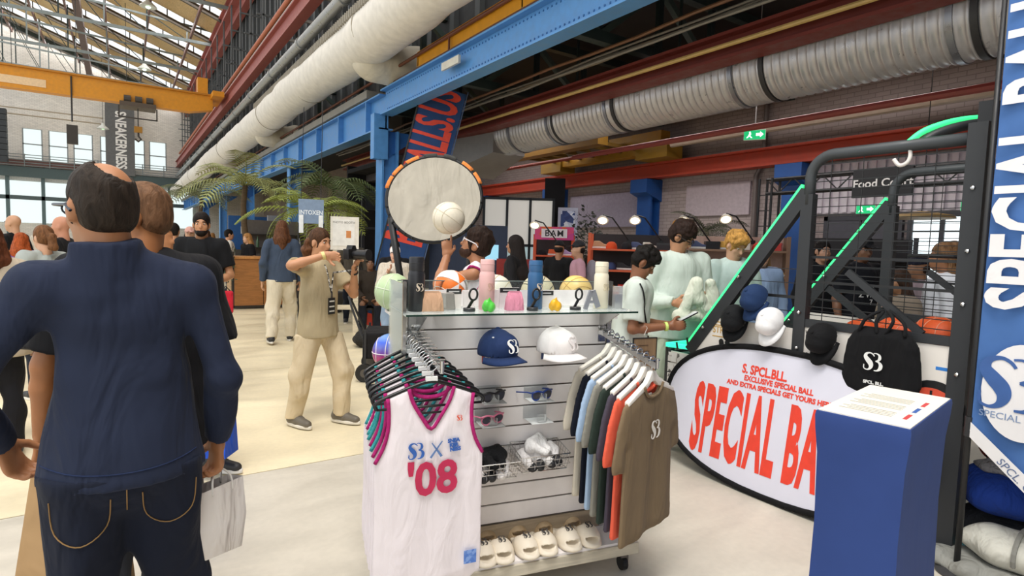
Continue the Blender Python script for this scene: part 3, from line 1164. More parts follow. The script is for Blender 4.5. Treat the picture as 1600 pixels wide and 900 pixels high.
MB().tube([(0.65, 0, 6.0), (0.65, 0, 5.85), (0.75, 0, 5.72), (0.65, 0, 5.62), (0.53, 0, 5.72)], 0.04, 8).build('hook', mat('#3b352f', 'metal'), tr)
pd = MB().cyl((-1.6, -0.3, 7.9), (-1.6, -0.3, 6.1), 0.03, 6).build('pendant_cable', mat('#2b2b2b', 'plain'), cr)
MB().b2((-1.78, -0.45, 5.2), (-1.42, -0.2, 5.95)).build('pendant_control', mat('#35302b', 'plain'), pd)
# pendant lamps in the nave
for k, (x, y, z) in enumerate(((-1.9, 40, 9.1), (0.35, 40, 9.1), (-4.6, 40, 9.4), (1.3, 36, 13.3), (1.4, 46, 12.5), (-1.1, 56, 9.8))):
    l = thing('pendant_lamp', 'white bell-shaped pendant lamp under the nave roof, %s' % ['beside the crane cable', 'beside the grey banner', 'nearest the picture edge', 'glowing high between two trusses', 'glowing below the highest truss', 'close to the gable windows'][k], 'lamp', (x, y, z), group='nave pendant lamps')
    MB().lathe([(0.08, 0.45), (0.12, 0.3), (0.38, 0.05), (0.4, 0.0), (0.36, 0.0)], 16).build('lamp_shade', mat('#d9dcd6', 'metal', 0.4), l, smooth=True)
    MB().sphere((0, 0, 0.04), 0.12, 10, 6).build('bulb', mat('#d8ffd8', 'glow', power=6 if k in (3, 4) else 0.6), l)
    MB().cyl((0, 0, 0.45), (0, 0, roof_z(x) - z + 0.45 * ((y + 6) % 4) / 4 + 0.04), 0.015, 6).build('cord', mat('#333333', 'plain'), l)

# ================================================================== MERCHANDISE STAND
SO, SR = Vector((1.946, 1.945, 0)), R(-12.8)
SM = Matrix.Translation(SO) @ Matrix.Rotation(SR, 4, 'Z')


def sw(x, y, z):
    return SM @ Vector((x, y, z))


WHITE = mat('#efe9e8', 'plain', 0.45, var=0.03)
CHROME = mat('#c9c9c9', 'metal', 0.2, 1.0)
DCHROME = mat('#6f6a68', 'metal', 0.35, 0.8)
BLACK = mat('#141416', 'plain', 0.5)
stand = thing('display_stand', 'white slatwall display stand on castors loaded with caps, bottles and slides', 'display stand', SO, SR)
MB().b2((-1.08, 0.0, 0.10), (0.16, 0.42, 0.155)).build('base_tray', mat('#c8bfac', 'wood', 0.5, grain=(1, 9, 9)), stand, bevel=0.003)
MB().b2((-1.07, 0.01, 0.155), (0.15, 0.41, 0.167)).build('tray_top', WHITE, stand)
for x in (-1.0, 0.10):
    for y in (0.05, 0.37):
        c = MB().b2((x - 0.02, y - 0.02, 0.07), (x + 0.02, y + 0.02, 0.10)).build('castor', DCHROME, stand)
        MB().cyl((x - 0.013, y, 0.036), (x + 0.013, y, 0.036), 0.035, 16).build('castor_wheel', BLACK, c)
        MB().bar((x + 0.018, y, 0.03), (x + 0.018, y, 0.08), 0.03, 0.005, up=(0, 1, 0)).build('castor_fork', DCHROME, c)
MB().b2((-0.97, 0.212, 0.165), (0.04, 0.224, 1.30)).build('core_panel', mat('#d9d3cf', 'plain', 0.6), stand)
for k in range(11):
    z0 = 0.268 + k * 0.095
    h = 0.088 if k < 10 else 0.085
    MB().b2((-0.968, 0.196, z0), (0.038, 0.214, z0 + h)).build('slat_board', WHITE, stand, bevel=0.002)
    MB().b2((-0.968, 0.198, z0 - 0.0065), (0.038, 0.206, z0 - 0.001)).build('slat_rail', DCHROME, stand)
MB().b2((-0.968, 0.19, 0.168), (0.038, 0.214, 0.26)).build('kick_board', mat('#a7967f', 'wood', 0.5, grain=(1, 9, 9)), stand)
for x in (-0.985, 0.052):
    MB().b2((x - 0.012, 0.19, 0.165), (x + 0.012, 0.23, 1.44)).build('upright', CHROME, stand)
GLASS = mat('#e6ecea', 'glass', 0.05, body=0.015, tint='#f8fbfa')
MB().b2((-1.02, -0.01, 1.302), (0.085, 0.42, 1.310)).build('glass_shelf', GLASS, stand)
MB().b2((-1.02, -0.012, 1.302), (0.085, -0.010, 1.310)).build('glass_edge', mat('#1f3b33', 'plain', 0.2), stand)
for x in (-0.93, 0.0):
    MB().prism([(0.2, 1.295), (0.02, 1.295), (0.2, 1.20)], x - 0.004, x + 0.004, 'x').build('shelf_bracket', CHROME, stand)
    MB().prism([(0.23, 1.295), (0.40, 1.295), (0.23, 1.20)], x - 0.004, x + 0.004, 'x').build('shelf_bracket', CHROME, stand)
MB().b2((-1.0, 0.30, 1.31), (0.06, 0.306, 1.43)).build('glass_upstand', GLASS, stand)
MB().b2((-1.0, 0.299, 1.428), (0.06, 0.307, 1.432)).build('upstand_edge', mat('#7e8a86', 'plain', 0.3), stand)
MB().b2((-0.97, 0.285, 1.31), (0.04, 0.29, 1.388)).build('riser_card', mat('#f3efee', 'plain'), stand)
MB().b2((-1.0, 0.225, 1.245), (0.12, 0.66, 1.258)).build('rear_shelf', WHITE, stand)
MB().b2((-1.0, 0.225, 0.94), (0.12, 0.66, 0.952)).build('rear_shelf', WHITE, stand)
MB().b2((-1.018, 0.05, 0.95), (-1.012, 0.42, 1.43)).build('end_glass', GLASS, stand)
MB().b2((-1.022, 0.045, 0.62), (-1.008, 0.06, 1.44)).build('end_post', CHROME, stand)


# ---- waterfall arms
def waterfall(x, label, z1=1.2, z0=1.10, y1=0.2, y0=-0.28, dx=0.0):
    t = thing('waterfall_rail', label, 'rail', sw(x, 0, 0), SR)
    MB().bar((0, y1, z1), (dx, y0, z0), 0.013, 0.028).build('arm_bar', CHROME, t)
    MB().b2((-0.02, y1 - 0.006, z1 - 0.05), (0.02, y1 - 0.001, z1 + 0.03)).build('arm_plate', CHROME, t)
    for k in range(11):
        f = 0.05 + k * 0.09
        y, z = y1 + (y0 - y1) * f, z1 + (z0 - z1) * f + 0.016
        MB().cyl((dx * f - 0.03, y, z), (dx * f + 0.03, y, z), 0.0035, 6).build('arm_pin', CHROME, t)
    MB().cyl((dx, y0, z0 - 0.01), (dx, y0, z0 + 0.035), 0.008, 8).build('arm_stop', CHROME, t)
    return t


AX, BX = -0.935, 0.012
waterfall(AX, 'chrome waterfall arm carrying the white basketball jerseys', z1=1.21, z0=1.135)
waterfall(BX, 'chrome waterfall arm carrying the row of coloured T-shirts', z1=1.185, z0=1.105)


# ---- garments as thin draped sheets
def poly_d(poly, X, Z):
    d = np.full(X.shape, 1e9)
    ins = np.zeros(X.shape, bool)
    n = len(poly)
    for i in range(n):
        (x0, z0), (x1, z1) = poly[i], poly[(i + 1) % n]
        ex, ez = x1 - x0, z1 - z0
        t = np.clip(((X - x0) * ex + (Z - z0) * ez) / (ex * ex + ez * ez + 1e-12), 0, 1)
        d = np.minimum(d, np.hypot(X - x0 - t * ex, Z - z0 - t * ez))
        c = ((z0 > Z) != (z1 > Z)) & (X < ex * (Z - z0) / (ez if abs(ez) > 1e-12 else 1e-12) + x0)
        ins ^= c
    return np.where(ins, -d, d)


def sheet(poly, thick, h, wave=0.01, seed=1, hold=None):
    P = np.array(poly)
    lo = np.array([P[:, 0].min() - 3 * h, -thick - wave * 2 - 3 * h, P[:, 1].min() - 3 * h])
    hi = np.array([P[:, 0].max() + 3 * h, thick + wave * 2 + 3 * h, P[:, 1].max() + 3 * h])
    n = np.ceil((hi - lo) / h).astype(int) + 1
    ax = [lo[i] + np.arange(n[i]) * h for i in range(3)]
    X, Z = np.meshgrid(ax[0], ax[2], indexing='ij')
    D = poly_d(poly, X, Z)
    g = np.random.default_rng(seed)
    ph = g.uniform(0, 6, 4)
    zz = np.clip(-Z / 0.75, 0, 1)
    W = wave * zz * (np.sin(X * 19 + ph[0] + Z * 1.5) + 0.6 * np.sin(X * 37 + ph[1] - Z * 2))
    T = thick * np.clip((-D + 0.004) / 0.05, 0.15, 1) ** 0.5
    F = np.maximum(D[:, None, :], np.abs(ax[1][None, :, None] - W[:, None, :]) - T[:, None, :])
    F[0], F[-1], F[:, 0], F[:, -1], F[:, :, 0], F[:, :, -1] = (0.1,) * 6
    return nets(F, lo, h)


def mirror(half):
    """half outline from the middle top to the middle bottom on the +x side -> closed outline"""
    return half + [(-x, z) for x, z in reversed(half) if abs(x) > 1e-9]


neck = [(0.0, -0.155), (0.035, -0.11), (0.07, -0.05), (0.085, 0.0)]
arm = [(0.162, -0.03), (0.157, -0.09), (0.160, -0.15), (0.176, -0.21), (0.205, -0.265)]
jersey_poly = mirror(neck + arm + [(0.208, -0.32), (0.205, -0.5), (0.21, -0.66), (0.205, -0.735), (0.17, -0.765), (0.1, -0.775), (0.0, -0.775)])
jersey_me = skin_mesh('jersey_body', sheet(jersey_poly, 0.016, 0.0068, 0.006, 3))
JW = mat('#efe6ea', 'fabric', 0.8, fold=14, bump=0.15, var=0.03)
jersey_me.materials.append(JW)


def stroke_mesh(name, pts, r, y):
    return MB().tube([(x, y, z) for x, z in pts], r, 6).mesh(name, smooth='all')


_neckp = catmull([(-x, z) for x, z in reversed(neck)] + neck[1:], 3)
_armr = catmull(arm, 3)
tr_me = [stroke_mesh('neck_trim', _neckp, 0.0072, -0.010), stroke_mesh('armhole_trim', _armr, 0.0072, -0.009),
         stroke_mesh('armhole_trim', [(-x, z) for x, z in _armr], 0.0072, -0.009)]
bk_me = MB().tube([(x, 0.012, z) for x, z in catmull([(-0.085, 0.0), (-0.05, -0.03), (0, -0.04), (0.05, -0.03), (0.085, 0)], 4)], 0.008, 6).mesh('collar_trim', smooth='all')
# black plastic hanger
hg = MB()
hg.tube(catmull([(-0.20, 0, -0.075), (-0.205, 0, -0.055), (-0.17, 0, -0.035), (-0.06, 0, 0.005), (0, 0, 0.018), (0.06, 0, 0.005), (0.17, 0, -0.035), (0.205, 0, -0.055), (0.20, 0, -0.075)], 4), 0.0075, 7)
hg.tube([(-0.20, 0, -0.075), (0.20, 0, -0.075)], 0.005, 6)
hanger_black = hg.mesh('hanger_body', smooth='all')
hk = MB().tube(catmull([(0, 0, 0.018), (0, 0, 0.05), (0.022, 0, 0.072), (0.01, 0, 0.095), (-0.016, 0, 0.088), (-0.02, 0, 0.07)], 4), 0.0028, 6).mesh('hanger_hook', smooth='all')
sizer = MB().b2((-0.022, -0.006, 0.018), (0.022, 0.006, 0.036)).mesh('size_tab')
BLK_PL = mat('#121214', 'plain', 0.35)
PURP = mat('#b0266f', 'fabric', fold=60, bump=0.2)
TEALT = mat('#3b9da0', 'fabric', fold=60, bump=0.2)
ordinal = 'front second third fourth fifth sixth seventh eighth'.split()
for k in range(8):
    y = -0.265 + k * 0.055
    x = AX - 0.035 - 0.002 * k
    z = 1.075 + k * 0.0075
    rz = SR + (R(1.5) if k == 0 else R(3.6 * k + random.uniform(-2, 2)))
    h = thing('coat_hanger', 'black plastic hanger with white size tab, %s on the jersey arm' % ordinal[k], 'hanger', sw(x, y, z), rz, 'black jersey hangers')
    link('hanger_body', hanger_black, BLK_PL, h)
    link('hanger_hook', hk, CHROME, h)
    link('size_tab', sizer, mat('#f1f1ef', 'plain'), h)
    tc_ = PURP if k in (0, 1, 3, 6) else TEALT
    j = thing('basketball_jersey', 'white sleeveless jersey with %s trim, %s' % ('magenta' if tc_ is PURP else 'teal', ['front-most with the big number 08', 'right behind the front jersey', 'third back on the arm', 'fourth back on the arm', 'fifth back on the arm', 'sixth back on the arm', 'seventh back on the arm', 'rearmost next to the slatwall'][k]),
              'jersey', sw(x, y, z - 0.004), rz, 'jerseys on the waterfall arm')
    link('jersey_body', jersey_me, None, j)
    for q, t_ in enumerate(tr_me):
        link(['neck_trim', 'armhole_trim', 'armhole_trim'][q], t_, tc_, j, own=True)
    link('collar_trim', bk_me, tc_, j, own=True)
    if k == 0:
        BLUEI = mat('#2f62b5', 'plain', 0.6)
        yy = -0.0235
        F_ = lambda x_, z_, r_=0: facing((x_, yy, z_), (0, -1, 0), roll=r_)
        logo(0.062, BLUEI, j, F_(-0.058, -0.228), 'jersey_mark')
        mx = MB()
        ribbon(mx, [(-0.022, -0.03, .008), (0.022, 0.03, .004)], 0.0012)
        ribbon(mx, [(-0.018, 0.026, .004), (0.02, -0.028, .01)], 0.0012)
        o = mx.build('cross_mark', mat('#5f7fb5', 'plain'), j); o.matrix_local = F_(0.018, -0.23)
        letters('jersey_lettering', 'SNEA\nKER\n  NESS', 0.019, BLUEI, j, F_(0.085, -0.22, R(3)), bold=0.0012, lines=0.9)
        letters('jersey_number', "'08", 0.172, mat('#c22552', 'plain', 0.6), j, F_(0.005, -0.345), bold=0.005, xs=0.95, depth=0.0015)
        logo(0.022, mat('#e2502f', 'plain'), j, F_(0.105, -0.118), 'chest_mark')
        o = MB().b2((0.135, yy - 0.001, -0.695), (0.185, yy, -0.642)).build('hem_patch', mat('#5f86cf', 'print', scale=90, inks=['#4f79c9', '#7fa0dd', '#5f86cf']), j)
        MB().b2((-0.06, 0.0, -0.10), (0.06, 0.004, -0.093)).build('hanger_strip', BLACK, j)

# ---- T-shirts on white hangers
tee_poly = mirror([(0, -0.055), (0.05, -0.045), (0.08, -0.005), (0.15, -0.03), (0.225, -0.07), (0.262, -0.16), (0.29, -0.30), (0.285, -0.335), (0.212, -0.345),
                   (0.207, -0.25), (0.215, -0.4), (0.222, -0.66), (0.21, -0.672), (0.0, -0.68)])
tee_me = skin_mesh('shirt_body', sheet(tee_poly, 0.017, 0.0075, 0.008, 8))
col_me = MB().tube([(x, -0.014, z) for x, z in catmull([(-0.082, -0.004), (-0.055, -0.042), (0, -0.056), (0.055, -0.042), (0.082, -0.004)], 4)], 0.007, 6).mesh('collar', smooth='all')
hw = MB()
hw.prism([(0, 0.045), (0.02, 0.042), (0.035, 0.02), (0.055, 0.0), (0.12, -0.028), (0.20, -0.06), (0.20, -0.078), (0.12, -0.05), (0.05, -0.026), (0.02, -0.004), (0, 0.0),
          (-0.02, -0.004), (-0.05, -0.026), (-0.12, -0.05), (-0.20, -0.078), (-0.20, -0.06), (-0.12, -0.028), (-0.055, 0.0), (-0.035, 0.02), (-0.02, 0.042)], -0.012, 0.012, 'y')
hanger_white = hw.mesh('hanger_body', bevel=0.004, smooth=True)
tees = [('#7d6a52', 'olive brown T-shirt with white SB mark, front of the rail'), ('#e8634a', 'coral orange T-shirt just behind the brown one'),
        ('#4a4450', 'dark plum T-shirt behind the coral one'), ('#2f3a33', 'dark green T-shirt between the plum and grey ones'),
        ('#8f8c82', 'heather grey knit T-shirt beside the light blue one'), ('#a8c0dc', 'light blue T-shirt between the grey and navy ones'),
        ('#161a26', 'black navy T-shirt between the light blue and cream ones'), ('#d9d0bf', 'cream T-shirt at the slatwall end of the rail')]
for k, (c, lab) in enumerate(tees):
    y = -0.245 + k * 0.05
    z = 1.035 + k * 0.009
    rz = SR + R(27 - 1.6 * k) + R(random.uniform(-1.5, 1.5))
    x = BX + 0.0
    loc = sw(x, y, z)
    h = thing('coat_hanger', 'white wooden hanger holding the %s' % lab.split(' T-shirt')[0] + ' T-shirt', 'hanger', loc, rz, 'white T-shirt hangers')
    link('hanger_body', hanger_white, mat('#ece6dc', 'plain', 0.35), h)
    link('hanger_hook', hk, CHROME, h, loc=(0, 0, 0.012))
    t = thing('t_shirt', lab, 't-shirt', sw(x, y, z - 0.012), rz, 'T-shirts on the waterfall arm')
    link('shirt_body', tee_me, mat(c, 'fabric', 0.85, fold=10, bump=0.2, var=0.05), t, own=True)
    link('collar', col_me, mat(c, 'fabric', 0.85, fold=30, bump=0.3), t, own=True)
    if k == 0:
        logo(0.082, mat('#e9e4db', 'plain'), t, facing((0.012, -0.0255, -0.20), (0, -1, 0)), 'chest_mark')
        MB().b2((-0.018, 0.004, -0.075), (0.018, 0.008, -0.045)).build('neck_label', mat('#eeeae2', 'plain'), t)


# ---- caps
def cap(name, label, loc, rz, c, mark=None, tagc=None, tilt=0.0, eyelet=None, sag=0.0, brimr=1.0, group='caps'):
    t = thing(name, label, 'cap', loc, rz, group)
    t.rotation_euler = (tilt, 0, rz)
    m = mat(c, 'fabric', 0.8, fold=20, bump=0.1, var=0.04)
    f = Field(0.012)
    f.ell((0, 0.0, 0.0), (0.085, 0.098, 0.108), k=0).ell((0, -0.055, 0.03), (0.068, 0.05, 0.062))
    f.cut_plane((0, 0, -0.012), (0, 0, -1)).cut_ell((0, 0, -0.02), (0.078, 0.090, 0.104))
    blob('crown', f, 0.0065, m, t)
    b = MB()
    n = 16
    top, bot = [], []
    for i in range(n + 1):
        a = PI + PI * i / n
        r1 = 0.084
        xi, yi = 0.083 * math.cos(a), 0.095 * math.sin(a)
        xo, yo = 0.088 * math.cos(a), 0.095 * math.sin(a) - 0.075 * (math.sin(PI * i / n) ** 0.6)
        zc = -0.008 - 0.35 * (xo ** 2) / 0.085 * brimr - 0.012 * math.sin(PI * i / n)
        zi = -0.008 - 0.10 * xi ** 2 / 0.085
        top += [(xi, yi, zi + 0.003), (xo, yo, zc + 0.003)]
        bot += [(xi, yi, zi - 0.003), (xo, yo, zc - 0.003)]
    k = len(top)
    fs = []
    for i in range(n):
        a = 2 * i
        fs += [(a, a + 1, a + 3, a + 2), (k + a, k + a + 2, k + a + 3, k + a + 1), (a + 1, k + a + 1, k + a + 3, a + 3), (a, a + 2, k + a + 2, k + a)]
    b.add(top + bot, fs)
    b.build('brim', m, t, smooth='all')
    MB().sphere((0, 0, 0.109), (0.011, 0.011, 0.006), 10, 6).build('button', m, t)
    if eyelet:
        for a in (-60, 0, 60):
            M_ = Matrix.Rotation(R(a), 3, 'Z')
            p = M_ @ Vector((0, -0.062, 0.075))
            MB().sphere(p, (0.006, 0.006, 0.004), 8, 5).build('eyelet', mat(eyelet, 'plain'), t)
    if mark:
        logo(0.062, mat(mark, 'plain'), t, facing((0, -0.106, 0.042), (0, -0.93, 0.30)), 'cap_mark', bend=0.1)
    if tagc:
        MB().b2((-0.05, 0.045, -0.05), (-0.034, 0.047, -0.012)).build('hang_tag', mat(tagc, 'plain'), t)
    return t


cap('baseball_cap', 'navy cap with white SB mark on the slatwall', sw(-0.585, 0.09, 1.122), SR + R(22), '#24365e', '#f4f4f2', '#d85b3c', eyelet='#e9ebf2', group='caps on the slatwall')
cap('baseball_cap', 'plain white cap on the slatwall beside the navy cap', sw(-0.292, 0.09, 1.125), SR + R(24), '#f1ecea', '#e9e1df', '#3c4c78', group='caps on the slatwall')
for x in (-0.585, -0.292):
    o = thing('cap_hook', 'clear hook holding the %s cap' % ('navy' if x < -0.5 else 'white slatwall'), 'hook', sw(x, 0, 0), SR, 'cap hooks')
    MB().bar((0, 0.195, 1.16), (0, 0.08, 1.16), 0.012, 0.01).build('hook_arm', CHROME, o)
    MB().b2((-0.02, 0.19, 1.13), (0.02, 0.195, 1.19)).build('hook_plate', CHROME, o)


# ---- sunglasses on clear holders
def holder(x, z, lab):
    o = thing('eyewear_holder', lab, 'holder', sw(x, 0.19, z), SR, 'clear eyewear holders')
    ac = mat('#f6f7f7', 'glass', 0.1, body=0.06, tint='#fbfcfc')
    MB().b2((-0.06, 0.0, -0.03), (0.06, 0.004, 0.035)).build('back_plate', ac, o)
    MB().b2((-0.055, -0.10, -0.028), (0.055, 0.0, -0.024)).build('tray', ac, o)
    MB().b2((-0.02, -0.09, -0.024), (0.02, -0.07, 0.01)).build('nose_rest', ac, o)


def shades(x, z, c, lab, rz=20):
    t = thing('sunglasses', lab, 'sunglasses', sw(x, 0.11, z), SR + R(rz), 'sunglasses on the slatwall')
    m = mat(c, 'plain', 0.3)
    fr = MB()
    for s in (-1, 1):
        pts = [(s * (0.036 + 0.027 * math.cos(a) * (1.0 if math.sin(a) > 0 else 0.9)), 0.004 * abs(math.cos(a)), 0.021 * math.sin(a)) for a in [i * 2 * PI / 18 for i in range(18)]]
        fr.tube(pts, 0.0042, 6, closed=True)
        MB().sphere((s * 0.036, 0.001, 0), (0.027, 0.003, 0.021), 14, 8).build('lens', mat('#4a4a54', 'plain', 0.1), t)
        MB().tube([(s * 0.062, 0.004, 0.014), (s * 0.068, 0.03, 0.015), (s * 0.066, 0.11, 0.0)], 0.0035, 6).build('temple', m, t)
    fr.tube([(-0.066, 0.002, 0.017), (-0.03, -0.002, 0.021), (0, -0.003, 0.012), (0.03, -0.002, 0.021), (0.066, 0.002, 0.017)], 0.0045, 6)
    fr.build('frame', m, t, smooth='all')


for x, z, c, lab in ((-0.585, 0.915, '#27272b', 'black sunglasses on the slatwall below the navy cap'), (-0.345, 0.905, '#1f3f8f', 'blue framed sunglasses below the white cap'), (-0.59, 0.808, '#ea86a4', 'pink framed sunglasses under the black pair')):
    holder(x, z - 0.005, 'clear acrylic holder under the %s' % lab.split(' sunglasses')[0].split(' on ')[0] + ' glasses')
    shades(x, z, c, lab)
holder(-0.345, 0.80, 'empty clear acrylic holder below the blue sunglasses')


# ---- wire baskets with socks
def basket(x, z, lab):
    t = thing('wire_basket', lab, 'basket', sw(x, 0.19, z), SR, 'wire baskets on the slatwall')
    w_, d_, h_ = 0.125, 0.15, 0.10
    m = MB()
    m.tube([(-w_, 0, h_), (w_, 0, h_), (w_, -d_, h_ * 0.75), (-w_, -d_, h_ * 0.75)], 0.0032, 6, closed=True)
    m.tube([(-w_ * .9, 0, 0), (w_ * .9, 0, 0), (w_ * .9, -d_ * .9, 0), (-w_ * .9, -d_ * .9, 0)], 0.0032, 6, closed=True)
    m.build('rim', CHROME, t)
    g_ = MB()
    for i in range(11):
        xx = -w_ + 2 * w_ * i / 10
        g_.tube([(xx, 0, h_), (xx * .9, 0, 0), (xx * .9, -d_ * .9, 0), (xx, -d_, h_ * .75)], 0.0014, 5)
    for i in range(1, 6):
        yy = -d_ * i / 6
        g_.tube([(-w_, yy, h_ * (1 - .25 * i / 6)), (-w_ * .9, yy * .9, 0), (w_ * .9, yy * .9, 0), (w_, yy, h_ * (1 - .25 * i / 6))], 0.0014, 5)
    for zz in (0.035, 0.065):
        g_.tube([(-w_, 0, zz), (w_, 0, zz), (w_, -d_, zz * .8), (-w_, -d_, zz * .8)], 0.0014, 5, closed=True)
    g_.build('wire_grid', mat('#b9b4b0', 'metal', 0.35, 0.8), t)


def socks(x, y, z, c, band, lab, rz=0.0, s=1.0):
    t = thing('sock_pair', lab, 'socks', sw(x, y, z), SR + rz, 'folded socks in the baskets')
    f = Field(0.02)
    f.cone((-0.05 * s, 0.02, 0.02), (0.05 * s, 0.015, 0.03), 0.026 * s, 0.03 * s).cone((0.045 * s, 0.01, 0.03), (0.03 * s, -0.04, 0.012), 0.026 * s, 0.02 * s)
    f.cone((-0.04 * s, 0.0, 0.03), (-0.02 * s, -0.045, 0.008), 0.026 * s, 0.02 * s).cone((-0.03, 0.03, 0.045), (0.04, 0.03, 0.06), 0.022 * s, 0.02 * s)
    blob('sock_roll', f, 0.007, mat(c, 'fabric', fold=50, bump=0.3), t, wr=0.004, wf=40)
    if band:
        f = Field(0.01)
        f.cone((0.03 * s, -0.04, 0.010), (0.025 * s, -0.056, 0.003), 0.023 * s, 0.022 * s).cone((-0.02 * s, -0.045, 0.008), (-0.015 * s, -0.06, 0.002), 0.023 * s, 0.022 * s)
        blob('sock_cuff', f, 0.006, mat(band, 'print', scale=60, stretch=(1, 0.1, 0.1), inks=['#222225', band, '#222225']), t)


basket(-0.60, 0.545, 'chrome wire basket of black and white socks by the jerseys')
basket(-0.345, 0.56, 'chrome wire basket of white socks by the T-shirts')
socks(-0.585, 0.11, 0.60, '#1a1a1c', None, 'black folded socks in the basket nearest the jerseys', R(8))
socks(-0.63, 0.115, 0.552, '#ece6e4', '#cfcfd2', 'white folded socks under the black pair', 0)
socks(-0.555, 0.11, 0.548, '#efeae8', None, 'white folded socks in the lower basket corner', R(10), 0.8)
socks(-0.385, 0.12, 0.575, '#efeae8', '#f0eeee', 'white socks with black striped cuffs nearest the first basket', R(-6))
socks(-0.305, 0.12, 0.585, '#f1edeb', '#f0eeee', 'white socks with black striped cuffs on the T-shirt side', R(12))
socks(-0.345, 0.13, 0.628, '#f3f0ee', None, 'white socks lying on top of the second basket', R(30), 0.85)


# ---- foam slides on the tray
def slide_mesh():
    f = Field(0.012)
    f.cone((0, -0.095, 0.016), (0, 0.10, 0.02), 0.052, 0.042, flat=((0, 0, 1), 2.9)).cone((0, -0.06, 0.018), (0, -0.02, 0.02), 0.055, 0.054, flat=((0, 0, 1), 2.7))
    f.ell((0, -0.050, 0.022), (0.059, 0.085, 0.060), k=0.01)
    f.cut_ell((0, -0.125, 0.040), (0.037, 0.055, 0.0125))
    f.cut_ell((0, 0.045, 0.062), (0.044, 0.085, 0.040))
    f.cut_plane((0, 0, 0.0005), (0, 0, -1))
    return skin_mesh('slide_body', f.solve(0.0055))


sl_me = slide_mesh()
sl_me.materials.append(mat('#ede1cd', 'plain', 0.6, var=0.03))
SLM = mat('#3d3a38', 'plain')
for k, x in enumerate((-0.875, -0.75, -0.63, -0.538, -0.418, -0.318, -0.198, -0.085, 0.02)):
    lab = 'cream foam slide with SB mark on the tray, ' + ['hidden at the jersey end', 'second from the jersey end', 'first seen beside the jersey', 'second of the visible row', 'third of the visible row', 'fourth of the visible row', 'fifth of the visible row', 'half covered by the T-shirts', 'behind the coral T-shirt hem'][k]
    if k < 2 or k == 8:
        continue
    t = thing('foam_slide', lab, 'slide', sw(x, 0.125, 0.167), SR + R(-6 if k % 2 else -2), 'cream slides on the tray')
    link('slide_body', sl_me, None, t)
    logo(0.036, SLM, t, facing((0.0, -0.058, 0.0865), (0, -0.35, 0.9), up=(0, 0.94, 0.3)), 'slide_mark')
for k, x in enumerate((-0.70, -0.58, -0.42, -0.28, -0.12)):
    t = thing('foam_slide', 'tan foam slide in the rear row against the kick board, place %s' % 'one two three four five'.split()[k], 'slide', sw(x, 0.285, 0.167), SR + R(4), 'tan slides in the rear row')
    link('slide_body', sl_me, mat('#b49b78', 'plain'), t, own=True)


# ---- bottles and small goods on the glass
def bottle(x, y, c, lab, capc=None, mark='#d9c9b4', tall=0.0):
    t = thing('steel_bottle', lab, 'bottle', sw(x, y, 1.310), SR, 'bottles on the glass shelf')
    m = mat(c, 'plain', 0.38, var=0.03)
    MB().lathe([(0.033, 0), (0.036, 0.004), (0.036, 0.155), (0.034, 0.165), (0.0315, 0.172), (0.0315, 0.176)], 28).build('bottle_body', m, t, smooth=True)
    m2 = mat(capc or c, 'plain', 0.42, var=0.03)
    MB().lathe([(0.032, 0.176), (0.0325, 0.178), (0.0325, 0.222 + tall), (0.030, 0.228 + tall), (0.0, 0.228 + tall)], 28).build('bottle_cap', m2, t, smooth=True)
    MB().lathe([(0.0330, 0.205), (0.0336, 0.207), (0.0330, 0.209)], 28).build('cap_ring', m2, t)
    logo(0.034, mat(mark, 'plain'), t, facing((0.008, -0.0368, 0.105), (0, -1, 0)), 'bottle_mark', bend=0.036)


bottle(-0.952, 0.12, '#26262a', 'black steel bottle at the jersey end of the glass shelf', tall=0.005)
bottle(-0.622, 0.15, '#eab9b6', 'pale pink steel bottle on the glass shelf', mark='#c9a08f')
bottle(-0.382, 0.15, '#33618f', 'denim blue steel bottle in the middle of the glass shelf')
bottle(-0.028, 0.15, '#efe5cc', 'cream steel bottle at the T-shirt end of the glass shelf', mark='#cdbfa0')


def ring_stand(x, y, lab):
    t = thing('phone_ring', lab, 'phone ring', sw(x, y, 1.310), SR + R(15), 'phone rings on the glass shelf')
    MB().lathe([(0.026, 0), (0.027, 0.003), (0.027, 0.013), (0.024, 0.016), (0, 0.016)], 20).build('ring_base', mat('#2c2d30', 'plain', 0.3), t, smooth=True)
    MB().bar((-0.008, 0, 0.012), (0.018, 0, 0.05), 0.012, 0.006, up=(0, 1, 0)).build('ring_neck', BLACK, t)
    MB().tube([(0.02 + 0.021 * math.cos(a), 0, 0.074 + 0.025 * math.sin(a)) for a in [i * 2 * PI / 20 for i in range(20)]], 0.0048, 8, closed=True).build('ring', BLACK, t, smooth='all')


ring_stand(-0.725, 0.08, 'black ring phone holder between frosted bag and pink bottle')
ring_stand(-0.423, 0.08, 'black ring phone holder before the blue bottle')
ring_stand(-0.203, 0.08, 'black ring phone holder near the cream bottle')


def pack(x, y, c, lab, w_=0.075, h_=0.075, head=True, hc='#2a2a2c'):
    t = thing('product_card', lab, 'product card', sw(x, y, 1.310), SR, 'cards behind the small goods')
    MB().b2((-w_ / 2, 0, 0), (w_ / 2, 0.012, h_)).build('card', mat(c, 'plain'), t)
    if head:
        MB().b2((-w_ / 2, -0.001, h_ - 0.022), (w_ / 2, 0.0, h_)).build('card_header', mat(hc, 'plain'), t)
        MB().b2((-w_ * 0.35, -0.002, h_ - 0.014), (w_ * 0.35, -0.001, h_ - 0.009)).build('card_print', mat('#d8d8d6', 'plain'), t)


